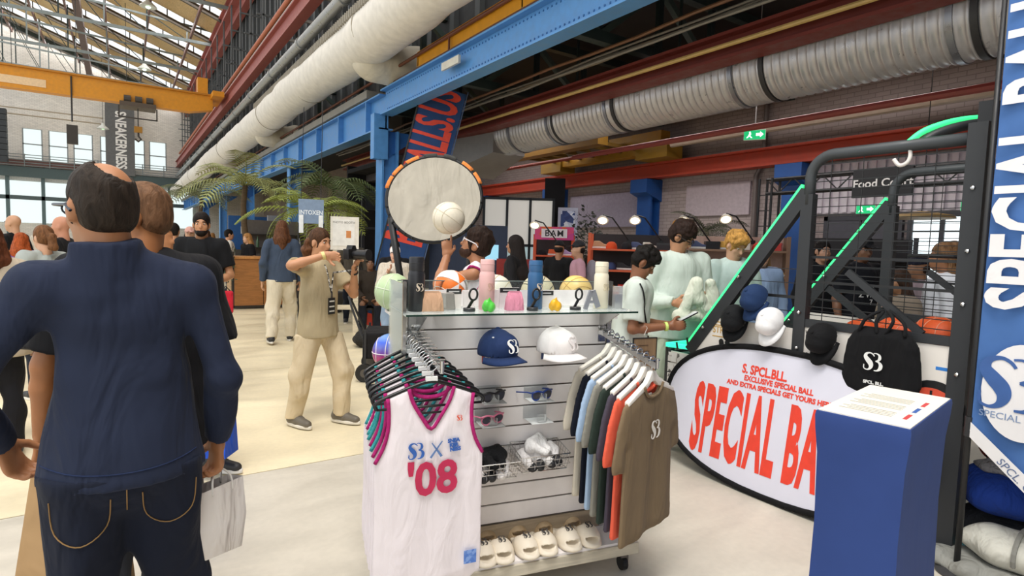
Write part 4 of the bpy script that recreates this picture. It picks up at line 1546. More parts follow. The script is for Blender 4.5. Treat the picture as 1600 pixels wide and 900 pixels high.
pack(-0.765, 0.19, '#efe8e2', 'white card with black header behind the ring holder near the frosted bag', 0.07, 0.09)
pack(-0.69, 0.2, '#ece6e4', 'plain white card beside the pink bottle', 0.05, 0.08, False)
pack(-0.555, 0.21, '#efe9e7', 'plain white card between pink bottle and pink pouch', 0.06, 0.085, False)
pack(-0.49, 0.2, '#e9dfe0', 'white card with black header behind the pink pouch', 0.10, 0.095, True)
pack(-0.31, 0.19, '#f0e9e4', 'white card with black header behind the yellow squeeze toy', 0.085, 0.082)


def bag_pouch(x, y, lab, c, w_, h_, rz=0):
    t = thing('paper_pouch', lab, 'pouch', sw(x, y, 1.310), SR + rz)
    MB().add([(-w_ / 2, -.02, 0), (w_ / 2, -.02, 0), (w_ / 2, .02, 0), (-w_ / 2, .02, 0), (-w_ * .45, -.017, h_ * .6), (w_ * .45, -.017, h_ * .6), (w_ * .45, .017, h_ * .6), (-w_ * .45, .017, h_ * .6),
              (-w_ * .38, -.004, h_), (w_ * .38, -.004, h_), (w_ * .38, .004, h_), (-w_ * .38, .004, h_)],
             [(0, 1, 5, 4), (1, 2, 6, 5), (2, 3, 7, 6), (3, 0, 4, 7), (4, 5, 9, 8), (5, 6, 10, 9), (6, 7, 11, 10), (7, 4, 8, 11), (8, 9, 10, 11), (3, 2, 1, 0)]).build('pouch_body', mat(c, 'fabric', fold=25, bump=0.3), t, bevel=0.003, smooth=True)
    MB().b2((-w_ * .3, -0.006, h_ * .95), (w_ * .3, 0.006, h_ * 1.02)).build('pouch_fold', mat(c, 'plain'), t)
    return t


bag_pouch(-0.885, 0.11, 'beige paper pouch with folded top next to the black bottle', '#cda384', 0.10, 0.085)
o = thing('frosted_bag', 'frosted clear bag standing behind the beige pouch', 'bag', sw(-0.815, 0.17, 1.31), SR)
MB().prism([(-0.05, 0), (0.05, 0), (0.042, 0.075), (-0.042, 0.075)], -0.018, 0.018, 'y').build('bag_body', mat('#b9b3ac', 'glass', 0.4, body=0.5), o, bevel=0.004)
bag_pouch(-0.505, 0.1, 'pink pouch on the glass shelf', '#dd8fa5', 0.085, 0.085)


def squeeze(x, y, c, lab, n=5):
    t = thing('squeeze_toy', lab, 'toy', sw(x, y, 1.310), SR)
    f = Field(0.012)
    for i in range(n):
        a = 2 * PI * i / n
        f.ell((0.014 * math.cos(a), 0.014 * math.sin(a), 0.022 + 0.012 * (i % 2)), (0.017, 0.017, 0.022), k=0.005)
    f.cut_plane((0, 0, 0), (0, 0, -1))
    blob('toy_body', f, 0.004, mat(c, 'plain', 0.3), t)
    MB().cyl((0, 0, 0.05), (0.004, 0, 0.062), 0.004, 8).build('toy_stem', mat(c, 'plain'), t)


squeeze(-0.645, 0.05, '#59cf4a', 'bright green squeeze toy in front of the pink bottle')
squeeze(-0.322, 0.05, '#f2b92c', 'yellow squeeze toy on the glass shelf')
o = thing('acrylic_easel', 'grey acrylic A-shaped easel near the cream bottle', 'easel', sw(-0.105, 0.1, 1.31), SR)
m = mat('#8d8f96', 'plain', 0.25)
MB().bar((-0.035, 0, 0), (-0.006, 0, 0.09), 0.02, 0.012, up=(0, 1, 0)).build('easel_leg', m, o)
MB().bar((0.035, 0, 0.01), (0.004, 0, 0.09), 0.024, 0.012, up=(0, 1, 0)).build('easel_leg', m, o)
MB().b2((-0.022, -0.005, 0.03), (0.02, 0.005, 0.042)).build('easel_bar', m, o)
o = thing('mini_shirt_box', 'small clear box with blue print at the end of the glass shelf', 'box', sw(0.045, 0.1, 1.31), SR)
MB().b2((-0.02, 0, 0), (0.02, 0.03, 0.11)).build('box_shell', mat('#e4e4e6', 'glass', 0.2, body=0.3), o)
MB().b2((-0.016, 0.004, 0.03), (0.016, 0.02, 0.07)).build('box_insert', mat('#44608f', 'plain'), o)
MB().b2((-0.016, 0.004, 0.0), (0.016, 0.02, 0.03)).build('box_insert', mat('#efeceb', 'plain'), o)


# ---- basketballs on the rear shelf
def ball_curves(r):
    C = []
    n = 40
    C.append([(r * math.cos(a), r * math.sin(a), 0) for a in [2 * PI * i / n for i in range(n)]])
    C.append([(r * math.cos(a), 0, r * math.sin(a)) for a in [2 * PI * i / n for i in range(n)]])
    for s in (-1, 1):
        pts = []
        for i in range(n):
            a = 2 * PI * i / n
            v = Vector((math.cos(a) * 0.78, s * (0.62 - 0.10 * math.cos(2 * a)), math.sin(a) * 0.78)).normalized() * r
            pts.append(tuple(v))
        C.append(pts)
    return C


def basketball(loc, r, c, seam, lab, rot=(0, 0, 0), m=None, group=None, rough=0.4, seam_r=0.0022, panels=None):
    t = thing('basketball', lab, 'ball', loc, 0, group)
    t.rotation_euler = rot
    b = MB().sphere((0, 0, 0), r, 40, 24)
    me = b.mesh('ball_skin', smooth='all')
    if panels:
        me.materials.append(mat(panels[0], 'plain', rough)); me.materials.append(mat(panels[1], 'plain', rough))
        for p in me.polygons:
            az = math.atan2(p.center.y, p.center.x)
            p.material_index = int(((az + PI) // (PI / 3)) % 2)
        m_ = None
    else:
        m_ = m or mat(c, 'plain', rough, scale=60, var=0.04)
    link('ball_skin', me, m_, t)
    for q in ball_curves(r * 1.0):
        MB().tube(q, seam_r, 6, closed=True).build('ball_seam', mat(seam, 'plain'), t, smooth='all')
    return t


RB = 0.094
GB = 'basketballs on the rear shelf'
basketball(sw(-0.968, 0.60, 1.258 + RB), RB, '#b9cfa2', '#dbe6cf', 'pale green basketball at the jersey end of the rear shelf', (R(10), R(12), R(40)), group=GB)
rain = gradient_mat('rainbow_pearl', [(0.0, '#ef7a6a'), (0.22, '#c8386e'), (0.42, '#b8417f'), (0.52, '#7a4aa0'), (0.66, '#6a6fc0'), (0.8, '#3f63d8'), (1.0, '#7fb0f0')], 2, -RB, RB, 0.15)
basketball(sw(-0.975, 0.60, 0.952 + RB), RB, None, '#efe7ea', 'glossy rainbow basketball on the lower rear shelf', (0, 0, R(50)), m=rain, group=GB)
basketball(sw(-0.735, 0.36, 1.310 + 0.084), 0.084, '#ee7f33', '#d9d2c8', 'orange and white panelled basketball behind the glass shelf', (R(70), R(35), R(-10)), group=GB, panels=('#ee7a2c', '#ece7e4'))
basketball(sw(-0.42, 0.60, 1.258 + RB), RB, '#ece5d3', '#cbb994', 'cream basketball behind the pink bottle', (R(15), R(-30), R(30)), group=GB)
basketball(sw(-0.17, 0.60, 1.258 + RB), RB, '#d9cfae', '#3a3a32', 'beige basketball with dark seams behind the blue bottle', (R(25), R(15), R(60)), group=GB)
basketball(sw(0.07, 0.60, 1.258 + RB), RB, '#ecc878', '#c99e4a', 'golden yellow basketball next to the cream bottle', (R(30), R(25), R(10)), group=GB)

# kraft price board hanging behind the T-shirt rail
pb = thing('price_board', 'kraft brown price board on a thin pole behind the T-shirt arm', 'board', sw(0.43, 0.42, 0.86), SR)
MB().cyl((0, 0.01, -0.86), (0, 0.01, 0.0), 0.006, 8).build('board_pole', BLACK, pb)
MB().b2((-0.08, -0.04, -0.86), (0.08, 0.06, -0.85)).build('board_foot', BLACK, pb)
MB().b2((-0.075, 0, -0.02), (0.075, 0.006, 0.24)).build('board_sheet', mat('#8f7254', 'wood', 0.7, grain=(9, 1, 1)), pb)
MB().b2((-0.08, -0.002, -0.025), (-0.075, 0.008, 0.245)).b2((0.075, -0.002, -0.025), (0.08, 0.008, 0.245)).b2((-0.08, -0.002, 0.24), (0.08, 0.008, 0.245)).b2((-0.08, -0.002, -0.025), (0.08, 0.008, -0.02)).build('board_frame', BLACK, pb)
for i in range(5):
    MB().b2((-0.045, -0.002, 0.2 - i * 0.034), (0.02 + 0.01 * (i % 3), 0, 0.204 - i * 0.034)).build('board_line', mat('#5e4631', 'plain'), pb)
MB().tube([(0, 0.003, 0.24), (-0.01, 0.0, 0.26), (0.01, 0, 0.30), (0.0, 0, 0.31)], 0.002, 5).build('board_cord', mat('#cfc8bd', 'plain'), pb)

# ================================================================== ARCADE HOOP CAGE
FRM = mat('#2b2d30', 'metal', 0.55)
GREEN = mat('#3df08a', 'glow', power=0.95)
XN, XF = 3.65, 4.805
cg = thing('arcade_hoop_cage', 'black steel arcade basketball cage edged with glowing green light strips', 'arcade game', (XN, 2.033, 0))
W_ = 1.25
CS, CZ = 0.924, 0.1216      # cage coordinates scaled toward the camera, keeping their place in view; feet on floor


def P_(x, y, z):
    return (x * CS, (y - 2.2) * CS, CZ + z * CS if z > 0.01 else 0.0)


for si, x in enumerate((0.0, W_)):
    # posts
    MB().bar(P_(x, 2.19, 0), P_(x, 2.19, 2.02), 0.06, 0.075, up=(0, 1, 0)).build('post', FRM, cg)
    MB().bar(P_(x, 1.25, 0), P_(x, 1.25, 2.36), 0.07, 0.085, up=(0, 1, 0)).build('post', FRM, cg)
    # hooped top rail
    pts = [P_(x, 2.19, 1.95)] + [P_(x, 2.04 + 0.15 * math.cos(a), 2.13 + 0.15 * math.sin(a)) for a in [i * PI / 2 / 8 for i in range(9)]] + [P_(x, 1.25, 2.28)]
    MB().tube(pts, 0.034, 8).build('top_rail', mat('#3c4043', 'metal', 0.5), cg, smooth='all')
    MB().bar(P_(x, 2.19, 1.13), P_(x, 1.25, 1.13), 0.05, 0.05).build('middle_rail', FRM, cg)
    MB().bar(P_(x, 3.36, 0.05), P_(x, 1.25, 0.05), 0.05, 0.05).build('bottom_rail', FRM, cg)
    MB().bar(P_(x, 3.34, 0), P_(x, 3.34, 0.76), 0.05, 0.05).build('front_post', FRM, cg)
    # sloping rail with its light strip
    MB().bar(P_(x, 3.12, 0.77), P_(x, 2.20, 2.04), 0.05, 0.085).build('sloping_rail', FRM, cg)
    s = MB().bar(P_(x, 3.15, 0.825), P_(x, 2.235, 2.085), 0.035, 0.022).build('light_strip', GREEN, cg)
    MB().bar(P_(x, 3.37, 0.785), P_(x, 3.12, 0.795), 0.045, 0.03).build('light_strip', mat('#36efc0', 'glow', power=0.9), cg)
    MB().bar(P_(x, 2.72, 1.36), P_(x, 2.2, 0.98), 0.03, 0.05).build('brace', FRM, cg)
    MB().bar(P_(x, 1.9, 1.5), P_(x, 1.45, 1.15), 0.03, 0.04).build('brace', FRM, cg)
    # wires of the screen
    for k in range(19):
        z = 1.19 + k * 0.057
        MB().bar(P_(x, 2.16, z), P_(x, 1.28, z), 0.005, 0.005 if k not in (4, 7) else 0.016).build('screen_wire', mat('#1b1c1e', 'metal', 0.5), cg)
    for k in range(6):
        z = 1.0 + k * 0.10
        yb = 3.12 - (z - 0.77) / 1.27 * 0.92
        MB().bar(P_(x, yb, z), P_(x, 2.2, z), 0.005, 0.005 if k != 3 else 0.02).build('screen_wire', mat('#1b1c1e', 'metal', 0.5), cg)
    for k in range(4):
        y = 1.45 + k * 0.2
        MB().bar(P_(x, y, 1.15), P_(x, y, 2.26), 0.004, 0.004).build('screen_wire', mat('#1b1c1e', 'metal', 0.5), cg)
    # white side panels
    sx = -0.012 if si == 0 else 0.012
    MB().prism([P_(0, *p)[1:] for p in [(3.32, 0.30), (3.32, 0.74), (3.10, 0.74), (2.86, 1.08), (2.23, 1.08), (2.23, 0.30)]], x * CS + sx - 0.006, x * CS + sx + 0.006, 'x').build('side_panel', mat('#efe8df', 'plain', 0.4, var=0.02), cg)
    MB().prism([P_(0, *p)[1:] for p in [(2.15, 0.30), (2.15, 1.10), (1.29, 1.10), (1.29, 0.30)]], x * CS + sx - 0.006, x * CS + sx + 0.006, 'x').build('side_panel', mat('#efe8df', 'plain', 0.4, var=0.02), cg)
    # bolts
    for (y, z) in ((2.19, 1.2), (2.19, 0.95), (1.25, 2.0), (1.25, 1.35), (1.25, 0.95), (1.25, 1.65), (2.68, 1.42), (2.98, 0.99)):
        MB().sphere(P_(x - 0.04, y, z), 0.012, 8, 5).build('bolt', CHROME, cg)
for y, z in ((1.25, 2.32), (1.25, 0.05), (3.34, 0.05), (2.19, 0.05)):
    MB().bar(P_(0, y, z), P_(W_, y, z), 0.06, 0.06).build('cross_rail', FRM, cg)
MB().bar(P_(0, 3.37, 0.785), P_(W_, 3.37, 0.785), 0.03, 0.03).build('light_strip', mat('#36efc0', 'glow', power=0.9), cg)
MB().add([P_(0.03, 3.3, 0.72), P_(W_ - 0.03, 3.3, 0.72), P_(W_ - 0.03, 1.3, 1.0), P_(0.03, 1.3, 1.0), P_(0.03, 3.3, 0.70), P_(W_ - 0.03, 3.3, 0.70), P_(W_ - 0.03, 1.3, 0.98), P_(0.03, 1.3, 0.98)],
         [(0, 1, 2, 3), (7, 6, 5, 4), (0, 4, 5, 1), (1, 5, 6, 2), (2, 6, 7, 3), (3, 7, 4, 0)]).build('return_ramp', mat('#242528', 'plain'), cg)
# backboard and ring
bbd = MB().b2(P_(0.2, 1.30, 1.45), P_(W_ - 0.2, 1.32, 2.2)).build('backboard', mat('#2f3136', 'plain', 0.4), cg)
MB().tube([P_(W_ / 2 + 0.2 * math.cos(a), 1.58 + 0.2 * math.sin(a), 1.62) for a in [i * 2 * PI / 24 for i in range(24)]], 0.012, 8, closed=True).build('ring', FRM, bbd)
# arched light at the top of the board and the hook end
arc = [P_(0.0, 1.60, 2.30), P_(0.06, 1.54, 2.37), P_(0.2, 1.44, 2.43), P_(0.45, 1.36, 2.47), P_(0.8, 1.33, 2.47), P_(1.05, 1.36, 2.43), P_(1.2, 1.44, 2.36)]
MB().tube(catmull(arc, 4), 0.017, 8).build('light_arch', GREEN, cg, smooth='all')
MB().tube(catmull([(q[0] + 0.02, q[1] - 0.035, q[2] - 0.03) for q in arc], 4), 0.028, 8).build('arch_rail', FRM, cg, smooth='all')
MB().tube(catmull([P_(0, 1.60, 2.30), P_(-0.005, 1.585, 2.22), P_(-0.01, 1.60, 2.175), P_(-0.01, 1.64, 2.165), P_(-0.01, 1.672, 2.205)], 5), 0.011, 8).build('light_tail', mat('#e8e2dc', 'plain', 0.4), cg, smooth='all')
MB().b2(P_(0.1, 1.22, 2.34), P_(W_ - 0.1, 1.30, 2.5)).build('score_box', mat('#202124', 'plain'), cg)
# printed marks on the side panel
pm = mat('#c9a052', 'plain')
M2 = lambda y, z: facing(P_(-0.020, y, z), (-1, 0, 0))
letters('panel_lettering', 'STREET', 0.07, pm, cg, M2(2.80, 0.985), bold=0.001, xs=0.8)
for z in (1.045, 1.02, 0.93, 0.835):
    MB().b2(P_(-0.021, 2.70, z), P_(-0.0185, 2.90, z + 0.008)).build('panel_stripe', pm, cg)
sp = MB()
for k in range(60):
    y, z = random.uniform(2.3, 2.6), random.uniform(0.78, 0.9)
    sp.box(P_(-0.019, y, z), (0.002, random.uniform(0.01, 0.05), random.uniform(0.003, 0.012)), M=Matrix.Rotation(random.uniform(-1, 1), 3, 'X'))
tag(sp.build('ink_splatter', BLACK, cg), kind='stuff')
for dy in (0, 0.055):
    MB().prism([P_(0, 2.76 + dy + 0.018 * math.cos(a) * (1.4 if math.sin(a) > 0 else 1), 0.88 + 0.04 * math.sin(a))[1:] for a in [i * 2 * PI / 12 for i in range(12)]], -0.021, -0.019, 'x').build('shoe_print', BLACK, cg)
sp = MB()
for k in range(22):
    y, z = random.uniform(1.98, 2.14), random.uniform(0.78, 1.06)
    sp.box(P_(-0.019, y, z), (0.002, random.uniform(0.02, 0.08), random.uniform(0.004, 0.01)), M=Matrix.Rotation(random.uniform(-1.4, 1.4), 3, 'X'))
tag(sp.build('ink_sketch', BLACK, cg), kind='stuff')
# orange ball emblem low on the panel
em = MB().prism([P_(0, 1.36 + 0.17 * math.cos(a), 0.72 + 0.17 * math.sin(a))[1:] for a in [i * 2 * PI / 28 for i in range(28)]], -0.022, -0.019, 'x').build('ball_emblem', BLACK, cg)
MB().prism([P_(0, 1.37 + 0.145 * math.cos(a), 0.70 + 0.145 * math.sin(a))[1:] for a in [i * 2 * PI / 28 for i in range(28)]], -0.025, -0.022, 'x').build('emblem_face', mat('#e5563a', 'plain'), em)
MB().prism([P_(0, *q)[1:] for q in [(1.364, 0.57), (1.376, 0.57), (1.376, 0.83), (1.364, 0.83)]], -0.027, -0.025, 'x').build('emblem_line', BLACK, em)
MB().b2(P_(-0.02, 1.29, 0.955), P_(-0.018, 1.36, 0.975)).build('blue_line', mat('#2f7fd0', 'plain'), cg)
# printed sheets on the low front
MB().b2(P_(0.0, 3.385, 0.34), P_(0.62, 3.39, 0.72)).build('front_panel', FRM, cg)
for i in range(2):
    for j in range(4):
        MB().b2(P_(-0.034, 3.33 - 0.10 * i - 0.09, 0.38 + j * 0.09), P_(-0.032, 3.33 - 0.10 * i, 0.46 + j * 0.09)).build('sticker_sheet', mat('#e6e2de', 'print', scale=26 + 3 * i + j, inks=['#e9e6e2', '#f1efec', '#cfcac6', '#efece8', '#d8604a' if j == 0 else '#eeebe7', '#6a6866']), cg)

# balls lying in the cage
for k, (x, y) in enumerate(((3.88, 1.76), (3.90, 1.54), (3.86, 1.32), (4.06, 1.43), (4.10, 1.66), (4.02, 1.22))):
    zr = 0.787 + (3.05 - y) / 1.85 * 0.26
    basketball((x, y, zr + 0.127), 0.112, '#e8602c', '#eaa78a', 'orange basketball in the cage ramp, %s' % ['nearest the middle post', 'behind the bag handles', 'second from the right post', 'behind the front row', 'at the back of the pile', 'against the right post'][k], (R(30 * k), R(50 * k), R(20)), group='balls in the arcade cage', rough=0.55)

# caps hung on the cage
cap('baseball_cap', 'navy cap hanging highest on the cage screen', (3.575, 2.31, 1.295), R(-100), '#22375c', None, None, tilt=R(58), group='caps hung on the cage')
cap('baseball_cap', 'black cap with orange stitching hanging under the navy one', (3.565, 2.46, 1.14), R(-80), '#17181a', None, '#d9642c', tilt=R(64), group='caps hung on the cage')
cap('baseball_cap', 'white cap hanging on the cage panel', (3.565, 2.18, 1.15), R(-95), '#f0eeee', None, None, tilt=R(60), group='caps hung on the cage')
cap('baseball_cap', 'black cap hanging between the middle post and the tote bag', (3.575, 1.84, 1.09), R(-100), '#131315', None, None, tilt=R(66), group='caps hung on the cage')

# black tote bag
tb = thing('tote_bag', 'black canvas tote bag with white SB mark hung on the cage', 'bag', (3.565, 1.50, 1.20), R(-90))
tp = [(0, -0.0), (0.10, 0.0), (0.15, -0.03), (0.185, -0.09), (0.20, -0.20), (0.205, -0.30), (0.18, -0.38), (0.13, -0.415), (0, -0.42)]
link('bag_body', skin_mesh('bag_body', sheet(mirror(tp), 0.035, 0.008, 0.010, 5)), mat('#151517', 'fabric', 0.9, fold=9, bump=0.5), tb)
for s in (-0.07, 0.07):
    MB().tube(catmull([(s - 0.05, -0.02, -0.03), (s - 0.03 + 0.02, -0.03, 0.05), (s * 0.2, 0.02, 0.10), (s + 0.04, -0.02, 0.04), (s + 0.05, -0.025, -0.03)], 4), 0.010, 6).build('bag_handle', mat('#18181a', 'fabric'), tb, smooth='all')
logo(0.105, mat('#e9e9e6', 'plain'), tb, facing((-0.02, -0.050, -0.19), (0, -1, 0)), 'bag_mark')
letters('bag_lettering', 'SPCL. BLL.', 0.024, mat('#e9e9e6', 'plain'), tb, facing((-0.01, -0.052, -0.31), (0, -1, 0)), bold=0.001)

# ================================================================== OVAL POP-UP BANNER
nrm = Vector((-1, 0, 0.15)).normalized()
ob = thing('popup_banner', 'white oval pop-up banner reading SPECIAL BALL leaning on the cage', 'banner', (3.50, 2.09, 0.495))
upv = Vector((0.15, 0, 1)).normalized()


def OB(y, h, off=0.0):
    """y along the hall (picture left = +y), h along the leaning height"""
    return Vector((0, y, 0)) + upv * h + nrm * off


def oval(a, b, n=48, p=2.35):
    out = []
    for i in range(n):
        t = 2 * PI * i / n
        c, s_ = math.cos(t), math.sin(t)
        out.append((a * math.copysign(abs(c) ** (2 / p), c), b * math.copysign(abs(s_) ** (2 / p), s_)))
    return out


ov = oval(0.865, 0.47)
m = MB()
m.add([OB(y, h, 0.008) for y, h in ov] + [OB(y, h, -0.008) for y, h in ov], [tuple(range(48)), tuple(range(95, 47, -1))] + [(i, i + 48, (i + 1) % 48 + 48, (i + 1) % 48) for i in range(48)])
m.build('banner_cloth', mat('#dcdbe8', 'fabric', 0.7, fold=3, bump=0.12, var=0.02), ob)
MB().tube([OB(y * 1.01, h * 1.02, 0.004) for y, h in ov], 0.021, 8, closed=True).build('banner_rim', mat('#131315', 'fabric'), ob, smooth='all')
RED = mat('#e8402a', 'plain', 0.6)
def OBM(y, h):
    M_ = facing(OB(y, h, 0.0095), nrm)
    return M_
letters('banner_lettering', 'SPECIAL BALL', 0.66, RED, ob, OBM(0.05, -0.12), bold=0.026, xs=0.255, depth=0.001, sp=1.10)
letters('banner_small_lettering', 'S. SPCL.BLL.', 0.085, RED, ob, OBM(0.10, 0.315), bold=0.003, xs=0.75, depth=0.001)
letters('banner_small_lettering', 'EXCLUSIVE SPECIAL BALL', 0.05, RED, ob, OBM(0.0, 0.255), bold=0.002, xs=0.85, depth=0.001)
letters('banner_small_lettering', 'AND EXTRA SPECIALS GET YOURS HERE', 0.045, RED, ob, OBM(0.0, 0.205), bold=0.002, xs=0.9, depth=0.001)
for k in range(3):
    MB().bar(OB(0.93 - 0.09 * k, 0.30 + 0.05 * k), OB(0.95 - 0.09 * k, 0.355 + 0.05 * k), 0.006, 0.02).build('peg_loop', BLACK, ob)

# ================================================================== BLUE PODIUM
pc, pa = Vector((2.375, 0.965, 0)), R(9)
pd_ = thing('podium', 'podium covered in royal blue stretch fabric in front of the oval banner', 'podium', pc, pa)
hl, hw_ = 0.315, 0.145
secs = [(0.0, 1.04), (0.05, 1.02), (0.35, 0.93), (0.65, 0.90), (0.9, 0.93), (0.99, 0.985), (1.035, 1.0), (1.05, 0.985)]
vs, fs = [], []
n = 10
ringp = []
for i in range(4 * n):
    side, t = divmod(i, n)
    t = t / n * 2 - 1
    ringp.append([(t, -1), (1, t), (-t, 1), (-1, -t)][side])
for z, s in secs:
    for (u, v) in ringp:
        pin = 1 - (1 - s) * (1 - 0.35 * (1 - abs(u) if abs(v) == 1 else 1 - abs(v)))
        vs.append((u * (hl - (1 - s) * 0.16), v * (hw_ - (1 - s) * 0.16), z))
N_ = 4 * n
for k in range(len(secs) - 1):
    for i in range(N_):
        j = (i + 1) % N_
        fs.append((k * N_ + i, k * N_ + j, (k + 1) * N_ + j, (k + 1) * N_ + i))
fs.append(tuple((len(secs) - 1) * N_ + i for i in range(N_)))
fs.append(tuple(range(N_ - 1, -1, -1)))
MB().add(vs, fs).build('stretch_cover', mat('#31467f', 'fabric', 0.75, fold=4, bump=0.10, var=0.05), pd_, smooth=True)
sheet_ = MB().b2((-hl + 0.012, -hw_ + 0.006, 1.05), (hl - 0.012, hw_ - 0.006, 1.054)).build('price_sheet', mat('#f3ede0', 'plain', 0.5, var=0.02), pd_)
for k in range(3):
    x0 = -0.20 + k * 0.125
    for q in range(4):
        MB().b2((x0 + q * 0.022, -0.06, 1.054), (x0 + q * 0.022 + 0.007, 0.105 - 0.02 * (q % 2), 1.0546)).build('print_line', mat('#a8a094', 'plain'), sheet_)
    MB().b2((x0 + 0.0, -0.105, 1.054), (x0 + 0.085, -0.092, 1.0546)).build('print_bar', mat(['#d24b4b', '#3f66b0', '#d24b4b'][k], 'plain'), sheet_)

# ================================================================== BLUE FLAG ON ITS POLE
fl_ = thing('feather_flag', 'tall blue flag with white lettering and SB oval on a black pole', 'flag', (3.5, 1.05, 0))
MB().tube([(0, 0, 0.02), (0, 0, 1.1), (0, 0.008, 3.2)], [0.014, 0.014, 0.010], 10).build('flag_pole', mat('#1d1d1f', 'metal', 0.5), fl_, smooth='all')
MB().cyl((0, 0, 0.72), (0, 0, 0.82), 0.019, 10).build('pole_sleeve', mat('#2c2c2e', 'metal'), fl_)
MB().lathe([(0.085, 0), (0.09, 0.01), (0.06, 0.02), (0.03, 0.03), (0.02, 0.05)], 20).build('flag_base', mat('#3a3a3c', 'metal', 0.4), fl_, smooth=True)
g_ = MB()
ny, nz = 14, 40
FW = 0.62
def flag_pt(u, v, off=0.0):
    """u 0 at the pole, 1 at the fly; v 0 bottom, 1 top"""
    zb = 0.72 - 0.55 * u
    z = zb + (3.15 - zb) * v
    return (-0.012 - off + 0.012 * math.sin(u * 9 + v * 3), -0.012 - u * FW - 0.0 * v, z)
vs = []
for off in (0.0, -0.003):
    for i in range(ny + 1):
        for j in range(nz + 1):
            vs.append(flag_pt(i / ny, j / nz, off))
K = (ny + 1) * (nz + 1)
fs = []
for i in range(ny):
    for j in range(nz):
        a = i * (nz + 1) + j
        b = a + nz + 1
        fs += [(a, a + 1, b + 1, b), (K + a, K + b, K + b + 1, K + a + 1)]
MB().add(vs, fs).build('flag_cloth', mat('#4c72ad', 'fabric', 0.8, fold=4, bump=0.15), fl_, smooth='all')
WF = mat('#e9e6e6', 'fabric', 0.8, fold=6, bump=0.1, var=0.02)
Mx = Matrix(((0, 0, -1, 0), (0, 1, 0, 0), (1, 0, 0, 0), (0, 0, 0, 1)))
letters('flag_lettering', 'SPECIAL BALL', 0.40, WF, fl_, Matrix.Translation((-0.032, -0.19, 2.12)) @ Mx, bold=0.010, xs=0.62, depth=0.001)
el = oval(0.20, 0.155, 40, 2.0)
b_ = MB()
b_.prism([(-0.20 + y, 0.985 + z * 1.15) for y, z in [(q[1], q[0]) for q in el]], -0.033, -0.031, 'x')
eo = b_.build('flag_oval', WF, fl_)
logo(0.26, mat('#3b5f9c', 'plain'), fl_, facing((-0.034, -0.155, 1.02), (-1, 0, 0)), 'flag_mark')
letters('flag_small_lettering', 'SPECIAL BALL', 0.045, mat('#7f93b5', 'plain'), fl_, facing((-0.034, -0.18, 0.86), (-1, 0, 0)), depth=0.001)
bd = MB()
bd.add([(-0.030, -0.015, 0.725), (-0.030, -0.62, 0.18), (-0.030, -0.62, 0.27), (-0.030, -0.015, 0.80), (-0.027, -0.015, 0.725), (-0.027, -0.62, 0.18), (-0.027, -0.62, 0.27), (-0.027, -0.015, 0.80)],
       [(0, 1, 2, 3), (7, 6, 5, 4), (0, 4, 5, 1), (1, 5, 6, 2), (2, 6, 7, 3), (3, 7, 4, 0)])
bd.build('flag_hem_band', WF, fl_)
letters('flag_small_lettering', 'SPCL. COURTS 2024', 0.05, mat('#5f6f92', 'plain'), fl_, facing((-0.031, -0.30, 0.50), (-1, 0, 0), roll=R(-42)), depth=0.001)
MB().tube([(-0.02, -0.02, 0.74), (-0.005, 0.0, 0.77)], 0.004, 6).build('flag_clip', CHROME, fl_)

# ================================================================== PILE OF BAGS BESIDE THE FLAG
def softbag(name, label, cat, loc, parts, c, h=0.014, wr=0.008, wf=22, rz=0, extra=None, **k):
    t = thing(name, label, cat, loc, rz)
    f = Field(0.04)
    for p in parts:
        f.ell(*p)
    f.cut_plane((0, 0, 0.0), (0, 0, -1))
    blob('bag_body', f, h, mat(c, 'fabric', 0.6, fold=12, bump=0.5), t, wr=wr, wf=wf)
    return t


b1 = softbag('ball_bag', 'shiny dark blue ball bag with grey drawstring top behind the flag pole', 'bag', (3.86, 0.98, 0.27), [((0, 0, 0.12), (0.2, 0.19, 0.13)), ((0.02, 0.1, 0.1), (0.12, 0.13, 0.1))], '#1c3b8f')
f = Field(0.03); f.ell((0, 0, 0.235), (0.10, 0.14, 0.035)).ell((0.0, -0.03, 0.27), (0.05, 0.06, 0.03))
blob('bag_closure', f, 0.012, mat('#9a979a', 'fabric', fold=30, bump=0.5), b1, wr=0.008, wf=40)
b2 = softbag('sports_bag', 'off-white rolled bag with grey strap lying below the blue bag', 'bag', (3.66, 0.86, 0.07), [((0, 0, 0.1), (0.13, 0.20, 0.10)), ((0.0, 0.12, 0.09), (0.09, 0.11, 0.07))], '#cfcdc2')
MB().tube([(-0.135 * math.cos(a) , -0.02, 0.10 + 0.108 * math.sin(a)) for a in [i * PI / 10 - 0.4 for i in range(10)]], 0.011, 6).build('bag_strap', mat('#8b8a84', 'fabric'), b2)
b3 = softbag('plastic_sheet', 'crumpled clear plastic sheet on the floor by the flag base', 'plastic sheet', (3.62, 0.95, 0.0), [((0, 0, 0.03), (0.18, 0.28, 0.06)), ((0.1, 0.15, 0.03), (0.12, 0.12, 0.05))], '#8f8f89', wr=0.014, wf=30)
b4 = softbag('cloth_bundle', 'turquoise cloth strip bundled under the plastic', 'cloth', (3.72, 1.02, 0.02), [((0, 0, 0.06), (0.05, 0.16, 0.03)), ((0.04, 0.12, 0.08), (0.03, 0.10, 0.03))], '#6fb3bd')
b5 = softbag('duffel_bag', 'black duffel bag heaped behind the blue ball bag', 'bag', (4.35, 0.45, 0.0), [((0, 0, 0.2), (0.25, 0.4, 0.22)), ((0.1, 0.3, 0.2), (0.2, 0.25, 0.2)), ((-0.05, -0.2, 0.3), (0.2, 0.25, 0.25))], '#17181c', h=0.022)
